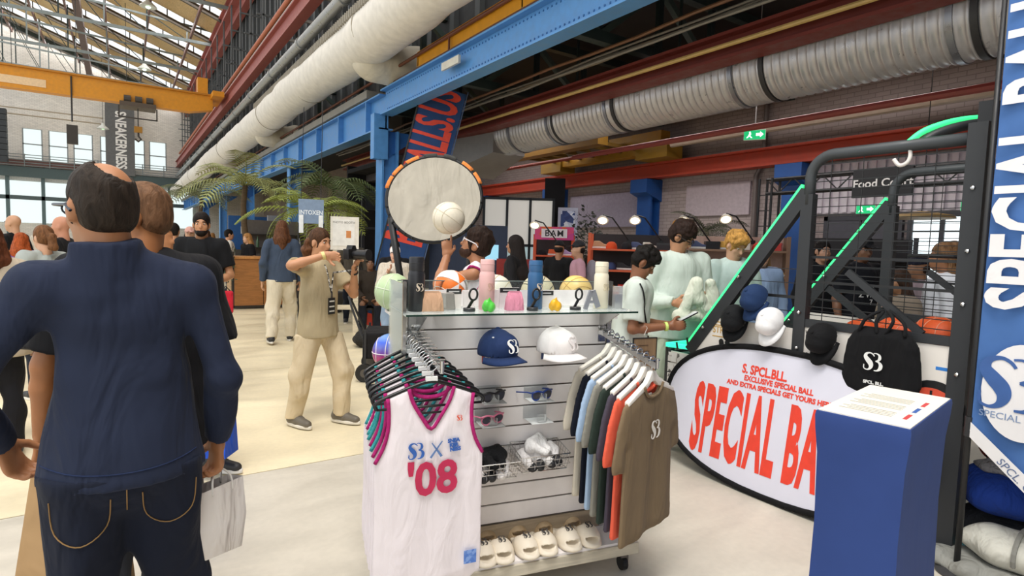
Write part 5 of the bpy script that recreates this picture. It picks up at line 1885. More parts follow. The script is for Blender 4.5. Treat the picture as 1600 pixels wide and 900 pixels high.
b6 = softbag('duffel_bag', 'dark grey duffel carrying the blue ball bag', 'bag', (3.88, 0.95, 0.0), [((0, 0, 0.14), (0.20, 0.3, 0.15))], '#26272b', h=0.018)
basketball((4.05, 1.08, 0.56), 0.08, '#c93a1e', '#2a2020', 'small red basketball on the bags behind the flag', (0.4, 0.2, 0), rough=0.6)

# ================================================================== THINGS BEYOND THE STAND
# ---- rebounder net held up behind the stand
rbn = thing('rebound_trampoline', 'round grey rebound net with black rim and orange tabs on a black strut', 'rebounder', (2.47, 5.0, 0))
vr = Vector((2.47, 5.0, 0)).normalized()
sd_ = Vector((vr.y, -vr.x, 0))
cz = 2.03
RA, RBB = 0.435, 0.40


def RP(a, k=1.0, off=0.0):
    return sd_ * (math.cos(a) * RA * k) + Vector((0, 0, 1)) * (cz + math.sin(a) * RBB * k + math.cos(a) * 0.02) + vr * (off + 0.10 * math.sin(a))


ring_ = [i * 2 * PI / 40 for i in range(40)]
m = MB()
m.add([RP(a, 1.0, -0.004) for a in ring_] + [RP(a, 1.0, 0.004) for a in ring_], [tuple(range(40)), tuple(range(79, 39, -1))] + [(i, i + 40, (i + 1) % 40 + 40, (i + 1) % 40) for i in range(40)])
m.build('net_cloth', mat('#b9b2a4', 'fabric', 0.8, fold=6, bump=0.5), rbn)
MB().tube([RP(a, 1.03, 0.02) for a in ring_], 0.02, 8, closed=True).build('rim', BLACK, rbn, smooth='all')
for k, a0 in enumerate((28, 48, 72, 96, 118, 140, 158)):
    MB().tube([RP(R(a0 + d), 1.06, 0.02) for d in (-8, -4, 0, 4, 8)], 0.024 if k not in (3,) else 0.02, 8).build('padding_tab', mat('#ef8f4a' if k not in (2, 3) else '#4a4a48', 'fabric'), rbn, smooth='all')
for k in range(16):
    a = R(190 + k * 11)
    MB().bar(RP(a, 0.99, 0.01), RP(a, 1.05, 0.02), 0.05, 0.01).build('net_lacing', BLACK, rbn)
MB().tube([RP(R(205), 1.03, 0.02), sd_ * -0.30 + Vector((0, 0, 1.2)) + vr * 0.05, sd_ * -0.16 + Vector((0, 0, 0.0)) + vr * 0.1], 0.035, 8).build('strut', BLACK, rbn, smooth='all')
MB().tube([RP(R(320), 1.03, 0.02), sd_ * 0.30 + Vector((0, 0, 0.0)) + vr * 0.4], 0.02, 8).build('strut', BLACK, rbn, smooth='all')

# ---- leaning BALLISLIFE banner
bl = thing('leaning_banner', 'tall blue banner with red block lettering leaning by the blue column', 'banner', (3.75, 10.55, 0))
bn = Vector((-0.42, -0.907, 0)).normalized()
bs_ = Vector((0.907, -0.42, 0)).normalized()
bu = (Vector((0, 0, 1)) + bs_ * 0.24).normalized()
bs2 = bu.cross(bn).normalized()
MBB = Matrix((bs2, bu, bn)).transposed().to_4x4()
bh = bpy.data.objects.new('banner_panel', None)


def BP(x, y, z=0.0):
    return MBB @ Vector((x, y, z))


m = MB()
m.add([BP(-0.02, 0.05, 0), BP(0.78, 0.05, 0), BP(0.78, 4.75, 0), BP(-0.02, 4.75, 0), BP(-0.02, 0.05, -0.01), BP(0.78, 0.05, -0.01), BP(0.78, 4.75, -0.01), BP(-0.02, 4.75, -0.01)],
      [(0, 1, 2, 3), (7, 6, 5, 4), (0, 4, 5, 1), (1, 5, 6, 2), (2, 6, 7, 3), (3, 7, 4, 0)])
m.build('banner_cloth', mat('#2f4a78', 'fabric', 0.8, fold=3, bump=0.2), bl)
MB().bar(BP(-0.04, 0.0, 0), BP(-0.04, 4.8, 0), 0.05, 0.03).build('banner_pole', BLACK, bl)
MB().bar(BP(0.80, 0.0, 0), BP(0.80, 4.8, 0), 0.02, 0.02).build('banner_edge', mat('#55688c', 'fabric'), bl)
bred = mat('#dd4530', 'plain', 0.6)
o = link('banner_lettering', text_mesh('BB ON BALLS.US', 1.0, bred, bold=0.025, xs=0.41, depth=0.004, sp=1.0), None, bl)
o.matrix_local = Matrix.Translation(BP(0.37, 3.22, 0.004)) @ MBB @ Matrix.Rotation(R(90), 4, 'Z')
MB().tube([BP(0.38 + 0.28 * math.cos(a), 0.72 + 0.28 * math.sin(a), 0.006) for a in ring_], 0.035, 6, closed=True, flat=0.3).build('banner_ring', bred, bl)
MB().add([BP(-0.02, 0.05, 0.003), BP(0.78, 0.05, 0.003), BP(0.78, 0.28, 0.003), BP(-0.02, 0.28, 0.003)], [(0, 1, 2, 3)]).build('banner_foot_band', bred, bl)

# ---- dark photo booth of black frames at the column
bo = thing('dark_booth', 'dark booth with black frames and curtains under the girder', 'booth', (5.6, 13.3, 0))
BK = mat('#1b1a1c', 'fabric', 0.9, fold=4, bump=0.3)
MB().b2((-0.6, 2.0, 0), (1.4, 2.1, 3.6)).build('back_curtain', BK, bo)
MB().b2((-0.6, -0.2, 3.4), (1.4, 2.0, 3.5)).build('booth_roof', BK, bo)
for x in (-1.0, 0.1, 1.3):
    MB().b2((x, -0.25, 0), (x + 0.07, -0.18, 2.9)).build('frame_post', mat('#232326', 'metal'), bo)
for z in (1.9, 2.35, 2.85):
    MB().b2((-1.0, -0.24, z), (1.37, -0.19, z + 0.05)).build('frame_bar', mat('#2e2e31', 'metal'), bo)
MB().b2((0.2, -0.21, 1.95), (1.25, -0.2, 2.3)).build('booth_panel', mat('#565a66', 'plain'), bo)
MB().b2((-0.9, -0.215, 2.4), (-0.1, -0.2, 2.8)).build('booth_panel', mat('#31343c', 'plain'), bo)

# ---- cream queue sign frame
qs = thing('queue_sign', 'cream wooden sign frame with a white notice beside the photographer', 'sign', (3.22, 9.85, 0), R(-20))
CRM = mat('#e2d6bd', 'wood', 0.6)
MB().b2((-0.24, -0.03, 0), (-0.17, 0.03, 1.5)).build('sign_leg', CRM, qs)
MB().b2((0.10, -0.03, 0), (0.19, 0.03, 2.0)).build('sign_leg', CRM, qs)
MB().b2((-0.24, -0.025, 0.42), (0.12, 0.025, 0.50)).build('sign_rail', CRM, qs)
MB().b2((-0.28, -0.04, 1.45), (0.19, 0.0, 2.02)).build('notice_board', mat('#efe9dd', 'plain'), qs)
MB().b2((-0.24, -0.045, 1.52), (0.12, -0.04, 1.97)).build('notice_sheet', mat('#f4f1ea', 'plain'), qs)
letters('notice_lettering', 'PHOTO BOOTH', 0.05, mat('#6b655c', 'plain'), qs, facing((-0.06, -0.047, 1.92), (0, -1, 0)), depth=0.001)
MB().b2((-0.02, -0.047, 1.66), (0.06, -0.045, 1.78)).build('notice_picture', mat('#d98d4f', 'plain'), qs)

# ---- small hanging sign
hs = thing('hanging_sign', 'blue grey hanging sign board with white lettering before the palms', 'sign', (2.62, 9.9, 0), R(-18))
MB().b2((-0.2, -0.01, 1.88), (0.2, 0.01, 2.28)).build('sign_board', mat('#7f93ad', 'plain'), hs)
letters('sign_lettering', 'INTOXEN', 0.10, mat('#e8eef4', 'plain'), hs, facing((0, -0.012, 2.06), (0, -1, 0)), bold=0.002, depth=0.002, xs=0.85)
for s in (-0.19, 0.12):
    MB().b2((s, -0.02, 1.72), (s + 0.07, 0.0, 2.02)).build('paper_strip', mat('#eef1f2', 'plain'), hs)
    MB().cyl((s + 0.03, 0, 2.28), (s + 0.03, 0.6, 3.9), 0.006, 5).build('sign_wire', BLACK, hs)
for s in (-0.2, 0.2):
    MB().cyl((s, 0.02, 0), (s, 0.02, 1.9), 0.012, 6).build('sign_post', BLACK, hs)

# ---- wooden bar counter
ctr = thing('bar_counter', 'wooden plywood bar counter on black wheels in the nave', 'counter', (2.02, 14.15, 0))
PLY = mat('#a8703c', 'wood', 0.5, grain=(1, 1, 6))
for i in range(2):
    MB().b2((0.05 + i * 0.62, 0.0, 0.08), (0.655 + i * 0.62, 0.03, 1.14)).build('front_panel', PLY, ctr)
MB().b2((0.0, -0.04, 1.14), (1.34, 0.7, 1.19)).build('counter_top', mat('#c68a4e', 'wood', 0.4, grain=(6, 1, 1)), ctr)
MB().b2((0.0, 0.0, 0.03), (0.05, 0.05, 1.14)).b2((1.29, 0.0, 0.03), (1.34, 0.05, 1.14)).b2((0, 0, 0.03), (1.34, 0.05, 0.08)).build('counter_frame', mat('#2c2723', 'metal'), ctr)
for i in range(3):
    MB().b2((-0.01, 0.08 + i * 0.2, 0.08), (0.02, 0.26 + i * 0.2, 1.14)).build('side_plank', mat('#b9946a', 'wood', grain=(1, 1, 7)), ctr)
MB().b2((0.0, 0.66, 0.03), (1.34, 0.70, 1.14)).build('back_panel', mat('#4a3524', 'wood'), ctr)
bk2 = thing('back_bar', 'dark shelf unit with glasses behind the wooden counter', 'shelf', (2.7, 16.4, 0))
MB().b2((0, 0, 0), (1.6, 0.4, 1.0)).build('cabinet', mat('#3d2f28', 'wood'), bk2)
MB().b2((0, 0.36, 1.0), (1.6, 0.4, 2.1)).build('shelf_back', mat('#6d655f', 'plain'), bk2)
for z in (1.35, 1.7):
    MB().b2((0, 0.1, z), (1.6, 0.38, z + 0.03)).build('shelf', mat('#2d2622', 'wood'), bk2)
for k in range(8):
    o = thing('bar_bottle', 'bottle on the back bar, place %s' % 'one two three four five six seven eight'.split()[k], 'bottle', (2.82 + k * 0.18, 16.6, 1.38 if k % 2 else 1.0), group='bottles on the back bar')
    MB().lathe([(0.035, 0), (0.035, 0.17), (0.014, 0.22), (0.014, 0.28)], 10).build('bottle_body', mat(['#d8d4cc', '#4d6b4a', '#7a4b2a', '#c9c7c2'][k % 4], 'plain', 0.2), o, smooth=True)
wt = thing('hand_cart', 'small black hand cart with a big pale wheel beside the counter', 'cart', (1.72, 13.6, 0))
MB().cyl((0, -0.03, 0.33), (0, 0.03, 0.33), 0.17, 20).build('wheel', mat('#1f1f21', 'plain'), wt)
MB().cyl((0, -0.045, 0.33), (0, -0.03, 0.33), 0.12, 20).build('wheel_disc', mat('#b9bab8', 'metal'), wt)
MB().b2((-0.35, -0.03, 0.3), (-0.05, 0.35, 0.42)).build('cart_box', BLACK, wt)
MB().bar((-0.3, 0, 0.0), (-0.3, 0, 0.32), 0.04).build('cart_leg', BLACK, wt)
MB().bar((0, 0, 0.33), (-0.3, 0.1, 0.36), 0.04).build('cart_axle', BLACK, wt)


# ---- plants
def frond(L, droop, n=20, w=0.028, wid=0.30):
    """one feathery palm leaf along +x, arching down"""
    m = MB()
    pts = []
    for i in range(n + 1):
        t = i / n
        pts.append(Vector((L * t * (1 - 0.25 * droop * t), 0, L * (0.55 * t - droop * t * t))))
    m.tube([tuple(p) for p in pts], [0.012 * (1 - 0.8 * i / n) + 0.002 for i in range(n + 1)], 5)
    for i in range(2, n + 1):
        t = i / n
        p = pts[i]
        d = (pts[i] - pts[i - 1]).normalized()
        ll = wid * L * (math.sin(PI * min(1, t * 0.9 + 0.12)) ** 0.6)
        for s in (-1, 1):
            side = Vector((0, s, 0))
            tip = p + d * ll * 0.55 + side * ll * 0.8 + Vector((0, 0, -0.25 * ll))
            mid = p + d * ll * 0.25 + side * ll * 0.45 + Vector((0, 0, 0.04 * ll))
            q = d * w * 0.5
            m.add([p - q, p + q, mid + q * 1.2, tip, mid - q * 1.2], [(0, 1, 2, 4), (4, 2, 3)])
    return m.mesh('frond', fix=False)


FR = [frond(1.5, 0.75), frond(1.3, 0.95), frond(1.7, 0.6)]


def palm(label, loc, trunk, n, sc=1.0, c='#4c5a2c', seed=1, pot=True):
    g2 = random.Random(seed)
    t = thing('potted_palm', label, 'palm', loc, 0, 'palms in the nave')
    p = [(0.05 * math.sin(i), 0.04 * math.cos(i * 1.3), trunk * i / 6) for i in range(7)]
    MB().tube(p, [0.09 - 0.005 * i for i in range(7)], 10).build('trunk', mat('#5b4a35', 'wood', 0.9), t, smooth='all')
    if pot:
        MB().lathe([(0.22, 0), (0.28, 0.3), (0.3, 0.45), (0.27, 0.45), (0.25, 0.38)], 20).build('pot', mat('#3a3836', 'plain'), t, smooth=True)
    for k in range(n):
        f = link('frond', FR[k % 3], mat(c, 'leaf', 0.6), t, loc=(p[-1][0], p[-1][1], trunk), own=True)
        f.rotation_euler = (g2.uniform(-0.2, 0.2), g2.uniform(-0.5, 0.25), 2 * PI * k / n + g2.uniform(-0.2, 0.2))
        f.scale = (sc * g2.uniform(0.8, 1.1),) * 3
    return t


palm('tall potted palm with yellow green fronds nearest the hanging sign', (2.95, 11.0, 0), 2.05, 17, 0.85, '#7f8a38', 3)
palm('tall potted palm with dusty fronds above the wooden counter', (2.55, 15.6, 0), 2.9, 15, 1.1, '#8a8f58', 5)
palm('dark potted palm under the blue girder', (3.9, 13.0, 0), 2.75, 14, 1.05, '#4d5a30', 8)
palm('palm far along the nave beside the blue columns', (2.3, 22.5, 0), 2.9, 12, 1.2, '#6a7350', 9)
palm('dusky palm standing behind the cage near the brick wall', (9.6, 7.35, 0), 2.0, 12, 0.7, '#3f4330', 11)


def leafy(label, loc, rx, rz_, h0, n, c, name='leafy_shrub', seed=1, leaf=0.12):
    g2 = np.random.default_rng(seed)
    t = thing(name, label, 'shrub', loc)
    m = MB()
    for k in range(n):
        d = g2.normal(size=3)
        d /= np.linalg.norm(d)
        r = g2.uniform(0.5, 1.0)
        p = Vector((d[0] * rx * r, d[1] * rx * r, h0 + d[2] * rz_ * r))
        a = Vector(g2.normal(size=3)).normalized()
        b = a.orthogonal().normalized()
        m.add([p, p + a * leaf * .5 + b * leaf * .25, p + a * leaf, p + a * leaf * .5 - b * leaf * .25], [(0, 1, 2, 3)])
    tag(m.build('foliage', mat(c, 'leaf'), t), kind='stuff')
    MB().tube([(0, 0, 0), (0.03, 0, h0 * 0.5), (0, 0.02, h0)], 0.04, 6).build('stem', mat('#43362a', 'wood'), t)
    MB().lathe([(0.2, 0), (0.25, 0.35), (0.22, 0.35)], 16).build('pot', mat('#2d2c2b', 'plain'), t)
    return t


leafy('dark bushy tree beside the lit stalls', (8.5, 9.65, 0), 0.5, 1.1, 1.45, 700, '#22281a', seed=4)
iv = thing('hanging_ivy', 'trailing green plant over the corner of the wooden counter', 'plant', (1.98, 14.05, 1.2))
m = MB()
g2 = np.random.default_rng(5)
for k in range(160):
    p = Vector((g2.uniform(-0.25, 0.08), g2.uniform(-0.1, 0.1), g2.uniform(-0.55, 0.22)))
    a = Vector(g2.normal(size=3)).normalized(); b = a.orthogonal().normalized()
    m.add([p, p + a * .04 + b * .02, p + a * .08, p + a * .04 - b * .02], [(0, 1, 2, 3)])
tag(m.build('ivy_leaves', mat('#4b5a38', 'leaf'), iv), kind='stuff')
MB().lathe([(0.06, -0.01), (0.08, 0.1), (0.07, 0.1)], 12).build('ivy_pot', mat('#4d4a45', 'plain'), iv)

# ---- stroller / trolley cart behind the stand
tc2 = thing('folding_cart', 'black folding wagon cart with rubber wheels behind the jerseys', 'cart', (2.52, 6.55, 0), R(-25))
MB().b2((-0.15, -0.3, 0.26), (0.45, 0.35, 0.56)).build('cart_bag', mat('#1e1d1f', 'fabric', fold=10, bump=0.4), tc2, bevel=0.02)
for (x, y) in ((-0.12, -0.32), (0.42, -0.32), (-0.12, 0.37), (0.42, 0.37)):
    wl = MB().cyl((x, y - 0.025, 0.105), (x, y + 0.025, 0.105), 0.105, 18).build('wheel', mat('#171719', 'plain'), tc2)
    MB().cyl((x, y - 0.03, 0.105), (x, y + 0.03, 0.105), 0.05, 12).build('wheel_hub', mat('#55504a', 'metal'), wl)
    MB().bar((x, y, 0.1), (x, y * 0.9, 0.6), 0.025).build('cart_leg', mat('#2a2a2c', 'metal'), tc2)
MB().tube([(-0.16, -0.2, 0.5), (-0.3, -0.1, 0.85), (-0.34, 0, 0.95), (-0.3, 0.1, 0.85), (-0.16, 0.2, 0.5)], 0.014, 6).build('cart_handle', mat('#2a2a2c', 'metal'), tc2)
# heap of dark gear behind it
softbag('gear_heap', 'heap of dark bags and cables on the floor behind the wagon cart', 'bag', (3.55, 8.4, 0.0), [((0, 0, 0.15), (0.5, 0.35, 0.2)), ((0.35, 0.2, 0.15), (0.3, 0.3, 0.22)), ((-0.4, 0.1, 0.12), (0.25, 0.25, 0.15))], '#2b2926', h=0.03, wr=0.02)

# ---- glazed partition and dark blue booth behind the ball player
gp_ = thing('glass_partition', 'black framed glass partition with white lit panels behind the stand', 'partition', (7.9, 11.3, 0), R(-35))
for i in range(4):
    x = -0.95 + i * 0.55
    MB().b2((x, -0.03, 0), (x + 0.06, 0.03, 2.75)).build('frame_post', mat('#1e2126', 'metal'), gp_)
for z in (0.0, 1.6, 2.7):
    MB().b2((-0.95, -0.03, z), (0.76, 0.03, z + 0.06)).build('frame_bar', mat('#1e2126', 'metal'), gp_)
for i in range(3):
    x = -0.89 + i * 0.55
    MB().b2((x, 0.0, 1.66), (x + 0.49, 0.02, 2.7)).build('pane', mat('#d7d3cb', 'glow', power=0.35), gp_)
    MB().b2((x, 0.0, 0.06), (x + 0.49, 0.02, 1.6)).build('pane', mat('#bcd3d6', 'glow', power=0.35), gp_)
db = thing('navy_booth', 'dark navy booth wall with a small screen behind the hooded woman', 'booth', (5.9, 9.9, 0), R(-35))
MB().b2((-1.0, 0, 0), (0.55, 0.1, 2.0)).build('booth_wall', mat('#1d2a44', 'plain'), db)
MB().b2((0.12, -0.02, 1.32), (0.38, 0.0, 1.62)).build('screen', mat('#8fc4dc', 'glow', power=0.7), db)
MB().b2((0.35, -0.05, 0), (1.1, 0.05, 1.35)).build('red_panel', mat('#8e2420', 'plain'), db)
dk = thing('dark_column_wrap', 'black wrapped column at the edge of the brick wall', 'column', (8.85, 11.3, 0), R(-38))
MB().b2((-0.25, 0, 0), (0.25, 0.3, 3.3)).build('column_cloth', BK, dk)

# ---- light box poster on the wall side
lp = thing('poster_lightbox', 'white framed blue poster light box by the brick wall', 'poster', (9.0, 10.95, 0), R(-38))
MB().b2((-0.24, 0, 1.72), (0.24, 0.05, 2.58)).build('poster_frame', mat('#b9bcd0', 'plain'), lp)
MB().b2((-0.17, -0.01, 2.12), (0.17, 0, 2.5)).build('poster_picture', mat('#27376f', 'print', scale=9, inks=['#27376f', '#c9cfe4', '#33477f', '#e2e6f0']), lp)
MB().b2((-0.17, -0.01, 1.80), (0.17, 0, 2.02)).build('poster_print', mat('#2e3d70', 'print', scale=22, stretch=(1, 1, 4), inks=['#2e3d70', '#39497f', '#2e3d70']), lp)
MB().b2((-0.03, 0.05, 0), (0.03, 0.1, 1.75)).build('poster_stand', BLACK, lp)

# ---- market stalls under clip lamps
def stall(name, label, loc, rz, w, inks, posts='#c9502c', sign=None, z_tops=(0.85, 1.2, 1.55), back='#2a2325'):
    t = thing(name, label, 'stall', loc, rz)
    for x in (-w / 2, w / 2):
        for y in (0, 0.5):
            MB().b2((x - 0.025, y - 0.025, 0), (x + 0.025, y + 0.025, 1.85)).build('stall_post', mat(posts, 'metal'), t)
    for z in z_tops:
        MB().b2((-w / 2, -0.03, z), (w / 2, 0.53, z + 0.03)).build('stall_shelf', mat(posts, 'metal'), t)
    MB().b2((-w / 2, 0.5, 0.2), (w / 2, 0.53, 1.85)).build('stall_back', mat(back, 'plain'), t)
    MB().b2((-w / 2, -0.04, 0.0), (w / 2, -0.03, 0.84)).build('stall_skirt', mat('#3a2a28', 'fabric'), t)
    if sign:
        MB().b2((-w / 2, -0.06, 1.75), (w / 2, -0.03, 2.0)).build('sign_board', mat('#d9467a', 'print', scale=8, inks=['#d9467a', '#e0622f', '#c83f8a']), t)
        MB().b2((-w * 0.33, -0.07, 1.79), (w * 0.33, -0.06, 1.96)).build('sign_plate', mat('#e9dfe6', 'plain'), t)
        letters('sign_lettering', sign, 0.17, mat('#231c20', 'plain'), t, facing((0, -0.072, 1.87), (0, -1, 0)), bold=0.002, depth=0.001, xs=1.0, sp=1.15)
    return t


def goods(loc0, rz, w, zs, n, cols, group, kindw, seed):
    """small folded or boxed goods standing on the stall shelves, each its own thing"""
    g3 = random.Random(seed)
    M_ = Matrix.Translation(loc0) @ Matrix.Rotation(rz, 4, 'Z')
    nm = ['first', 'second', 'third', 'fourth', 'fifth', 'sixth', 'seventh', 'eighth', 'ninth', 'tenth']
    for r_, z in enumerate(zs):
        for k in range(n):
            x = -w / 2 + w * (k + 0.5) / n
            c = g3.choice(cols)
            p = M_ @ Vector((x + g3.uniform(-.02, .02), 0.12 + g3.uniform(0, .1), z + 0.03))
            kd = g3.choice(['box', 'shoe', 'shoe', 'cap'])
            t = thing({'box': 'shoe_box', 'shoe': 'trainer_shoe', 'cap': 'peaked_cap'}[kd], '%s %s on the %s, %s shelf, %s along' % (c[1], {'box': 'shoe box', 'shoe': 'trainer', 'cap': 'peaked cap'}[kd], kindw, ['lower', 'middle', 'upper'][r_], nm[k]),
                      {'box': 'box', 'shoe': 'shoe', 'cap': 'cap'}[kd], p, rz + g3.uniform(-0.3, 0.3), group)
            if kd == 'box':
                MB().b2((-0.10, -0.06, 0), (0.10, 0.12, 0.10)).build('box_base', mat(c[0], 'plain'), t)
                MB().b2((-0.104, -0.064, 0.08), (0.104, 0.124, 0.115)).build('box_lid', mat(c[0], 'plain', 0.4), t)
            elif kd == 'shoe':
                MB().prism([(-0.13, 0), (0.14, 0), (0.15, 0.03), (-0.13, 0.03)], -0.045, 0.045, 'y').build('sole', mat('#ece8e2', 'plain'), t, bevel=0.006)
                MB().prism([(-0.125, 0.03), (0.14, 0.03), (0.13, 0.055), (0.05, 0.075), (-0.02, 0.12), (-0.11, 0.12)], -0.04, 0.04, 'y').build('upper', mat(c[0], 'plain'), t, bevel=0.01)
            else:
                MB().lathe([(0.09, 0), (0.092, 0.03), (0.075, 0.08), (0.04, 0.11), (0, 0.115)], 14).build('crown', mat(c[0], 'fabric'), t, smooth=True)
                MB().prism([(-0.07, -0.05), (-0.06, -0.14), (0, -0.16), (0.06, -0.14), (0.07, -0.05)], 0.0, 0.008, 'z').build('peak', mat(c[0], 'fabric'), t)


WARM = [('#e8e0d4', 'white'), ('#d9532c', 'orange'), ('#242226', 'black'), ('#c8362c', 'red'), ('#c9a07a', 'tan'), ('#46527a', 'blue'), ('#e7b14a', 'yellow')]
S1 = (Vector((5.4, 9.0, 0)), R(-35))
stall('market_stall', 'pink and orange stall with a BAM sign packed with trainers', (6.95, 8.85, 0), R(-38), 0.75, None, '#c8502c', 'BAM', (0.75, 1.1, 1.42))
goods(Vector((6.95, 8.85, 0)), R(-38), 0.7, (0.75, 1.1, 1.42), 3, [('#d9467a', 'pink'), ('#e0622f', 'orange'), ('#b9a2cf', 'lilac'), ('#2a2528', 'black'), ('#e8d8d8', 'pale')], 'goods on the BAM stall', 'BAM stall', 3)
stall('market_stall', 'orange framed stall of shoes behind the shorter boy in mint', (6.65, 6.35, 0), R(-46), 1.5, None, '#cf5a33', None, (0.9, 1.25, 1.58))
goods(Vector((6.65, 6.35, 0)), R(-46), 1.4, (0.9, 1.25, 1.58), 7, WARM, 'goods on the orange stall', 'orange stall', 5)
stall('market_stall', 'stall of bright caps and boxes behind the tall boy in mint', (7.4, 5.15, 0), R(-54), 1.4, None, '#8a6a55', None, (0.9, 1.25, 1.62), '#c7a698')
goods(Vector((7.4, 5.15, 0)), R(-54), 1.3, (0.9, 1.25, 1.62), 6, WARM, 'goods on the bright stall', 'bright stall', 8)
stall('market_stall', 'dim stall of shoes behind the cage side', (7.95, 3.75, 0), R(-62), 1.3, None, '#33333a', None, (0.9, 1.25, 1.55))
goods(Vector((7.95, 3.75, 0)), R(-62), 1.2, (0.9, 1.25), 5, [('#2a3554', 'navy'), ('#1f1f22', 'black'), ('#5a6ca0', 'blue'), ('#cfd3da', 'pale')], 'goods on the dim stall', 'dim stall', 9)


def clip_lamp(x, y, z, lab, foot):
    t = thing('clip_lamp', lab, 'lamp', (x, y, z), R(-45), 'clip lamps over the stalls')
    MB().lathe([(0.02, 0.10), (0.05, 0.08), (0.095, 0.0), (0.09, 0.0)], 16).build('lamp_shade', mat('#cfc9bd', 'metal', 0.4), t, smooth=True, rot=(R(-42), 0, 0))
    MB().sphere((0, 0, 0.0), (0.07, 0.07, 0.026), 12, 6).build('bulb', mat('#fff1d0', 'glow', power=6), t, rot=(R(-42), 0, 0))
    MB().tube([(0, 0, 0.09), (0.15, 0.02, 0.05), (0.42, 0.1, -foot)], 0.012, 6).build('lamp_arm', BLACK, t)
    MB().b2((0.39, 0.06, -foot - 0.06), (0.45, 0.14, -foot)).build('clamp', BLACK, t)


for k, (x, y, z, lab) in enumerate(((6.32, 6.82, 2.05, 'lit clip lamp at the dark bushy tree'), (6.68, 6.47, 2.06, 'lit clip lamp left of the blue pilaster'), (7.17, 5.93, 2.07, 'lit clip lamp over the tall boy in mint'),
                                  (7.54, 5.44, 2.1, 'lit clip lamp over the bright stall'), (6.05, 8.27, 1.98, 'lit clip lamp in front of the glass partition'))):
    clip_lamp(x, y, z, lab, 0.3)
lst = thing('lamp_stand', 'thin black floor stand under the clip lamp before the glass partition', 'stand', (6.42, 8.04, 0))
MB().cyl((0, 0, 0.02), (0, 0, 1.66), 0.015, 8).build('pole', BLACK, lst)
MB().lathe([(0.14, 0), (0.14, 0.015), (0.02, 0.03)], 18).build('base', BLACK, lst)
bal = thing('round_sign', 'round yellow sign with a red letter S above the stalls', 'sign', (7.3, 6.13, 0), R(-48))
MB().cyl((0, 0, 2.01), (0, 0.03, 2.01), 0.1, 20).build('sign_disc', mat('#e7a52c', 'plain'), bal)
letters('sign_lettering', 'S', 0.14, mat('#c22f1e', 'plain'), bal, facing((0, -0.003, 2.01), (0, -1, 0)), bold=0.006, depth=0.002)
MB().cyl((0, 0.02, 0), (0, 0.02, 1.9), 0.012, 6).build('sign_pole', BLACK, bal)

# ---- food court sign on its truss
tz, ty0, ty1 = 2.86, 6.0, 2.6
tr_ = thing('sign_truss', 'black lattice truss carrying the food court sign', 'truss', (9.5, 0, 0))
for z in (2.66, 2.90):
    for x in (-0.1, 0.1):
        MB().cyl((x, ty0, z), (x, ty1, z), 0.022, 8).build('truss_tube', mat('#1a1a1c', 'metal'), tr_)
for k in range(14):
    y = ty0 - k * 0.245
    MB().bar((-0.1, y, 2.66 if k % 2 else 2.90), (-0.1, y - 0.245, 2.90 if k % 2 else 2.66), 0.016).build('truss_lacing', mat('#1a1a1c', 'metal'), tr_)
for y in (ty0, ty1):
    for dx, dy in ((-0.12, -0.12), (0.12, -0.12), (-0.12, 0.12), (0.12, 0.12)):
        MB().cyl((dx, y + dy, 0), (dx, y + dy, 2.92), 0.022, 8).build('tower_tube', mat('#1a1a1c', 'metal'), tr_)
    for k in range(10):
        MB().bar((-0.12, y - 0.12, 0.2 + k * 0.27), (-0.12, y + 0.12, 0.2 + k * 0.27), 0.015).build('tower_rung', mat('#1a1a1c', 'metal'), tr_)
fs_ = thing('food_court_sign', 'black board reading Food Court hung on the truss', 'sign', (9.34, 4.10, 0))
MB().b2((0, -0.40, 2.50), (0.04, 0.42, 2.93)).build('sign_board', mat('#1b1b1e', 'plain'), fs_)
letters('sign_lettering', 'Food Court', 0.17, mat('#e6e4e2', 'plain'), fs_, facing((-0.004, 0.0, 2.70), (-1, 0, 0)), bold=0.003, depth=0.002)


def exit_sign(loc, rz, lab, hang=0.5):
    t = thing('exit_sign', lab, 'exit sign', loc, rz, 'green exit signs')
    MB().b2((-0.16, -0.02, -0.08), (0.16, 0.02, 0.08)).build('sign_box', mat('#e6ece8', 'plain'), t)
    MB().b2((-0.155, -0.024, -0.075), (0.155, -0.02, 0.065)).build('sign_face', mat('#14a866', 'glow', power=1.0), t)
    W2 = mat('#f2fff8', 'glow', power=1.3)
    MB().prism([(0.02, -0.02), (0.08, -0.02), (0.08, -0.045), (0.13, 0.0), (0.08, 0.045), (0.08, 0.02), (0.02, 0.02)], -0.027, -0.024, 'y').build('arrow', W2, t)
    MB().sphere((-0.07, -0.025, 0.035), (0.014, 0.003, 0.014), 8, 5).build('running_figure', W2, t)
    MB().prism([(-0.08, 0.02), (-0.05, 0.02), (-0.06, -0.02), (-0.03, -0.05), (-0.05, -0.05), (-0.075, -0.025), (-0.105, -0.05), (-0.12, -0.05), (-0.09, -0.01)], -0.027, -0.024, 'y').build('running_figure', W2, t)
    if hang:
        MB().cyl((0, 0, 0.08), (0, 0, 0.08 + hang), 0.008, 6).build('hanger', mat('#aaaaaa', 'metal'), t)
        MB().b2((-0.17, -0.02, 0.08), (0.0, 0.02, 0.12)).build('battery_box', mat('#e6ece8', 'plain'), t)
    return t


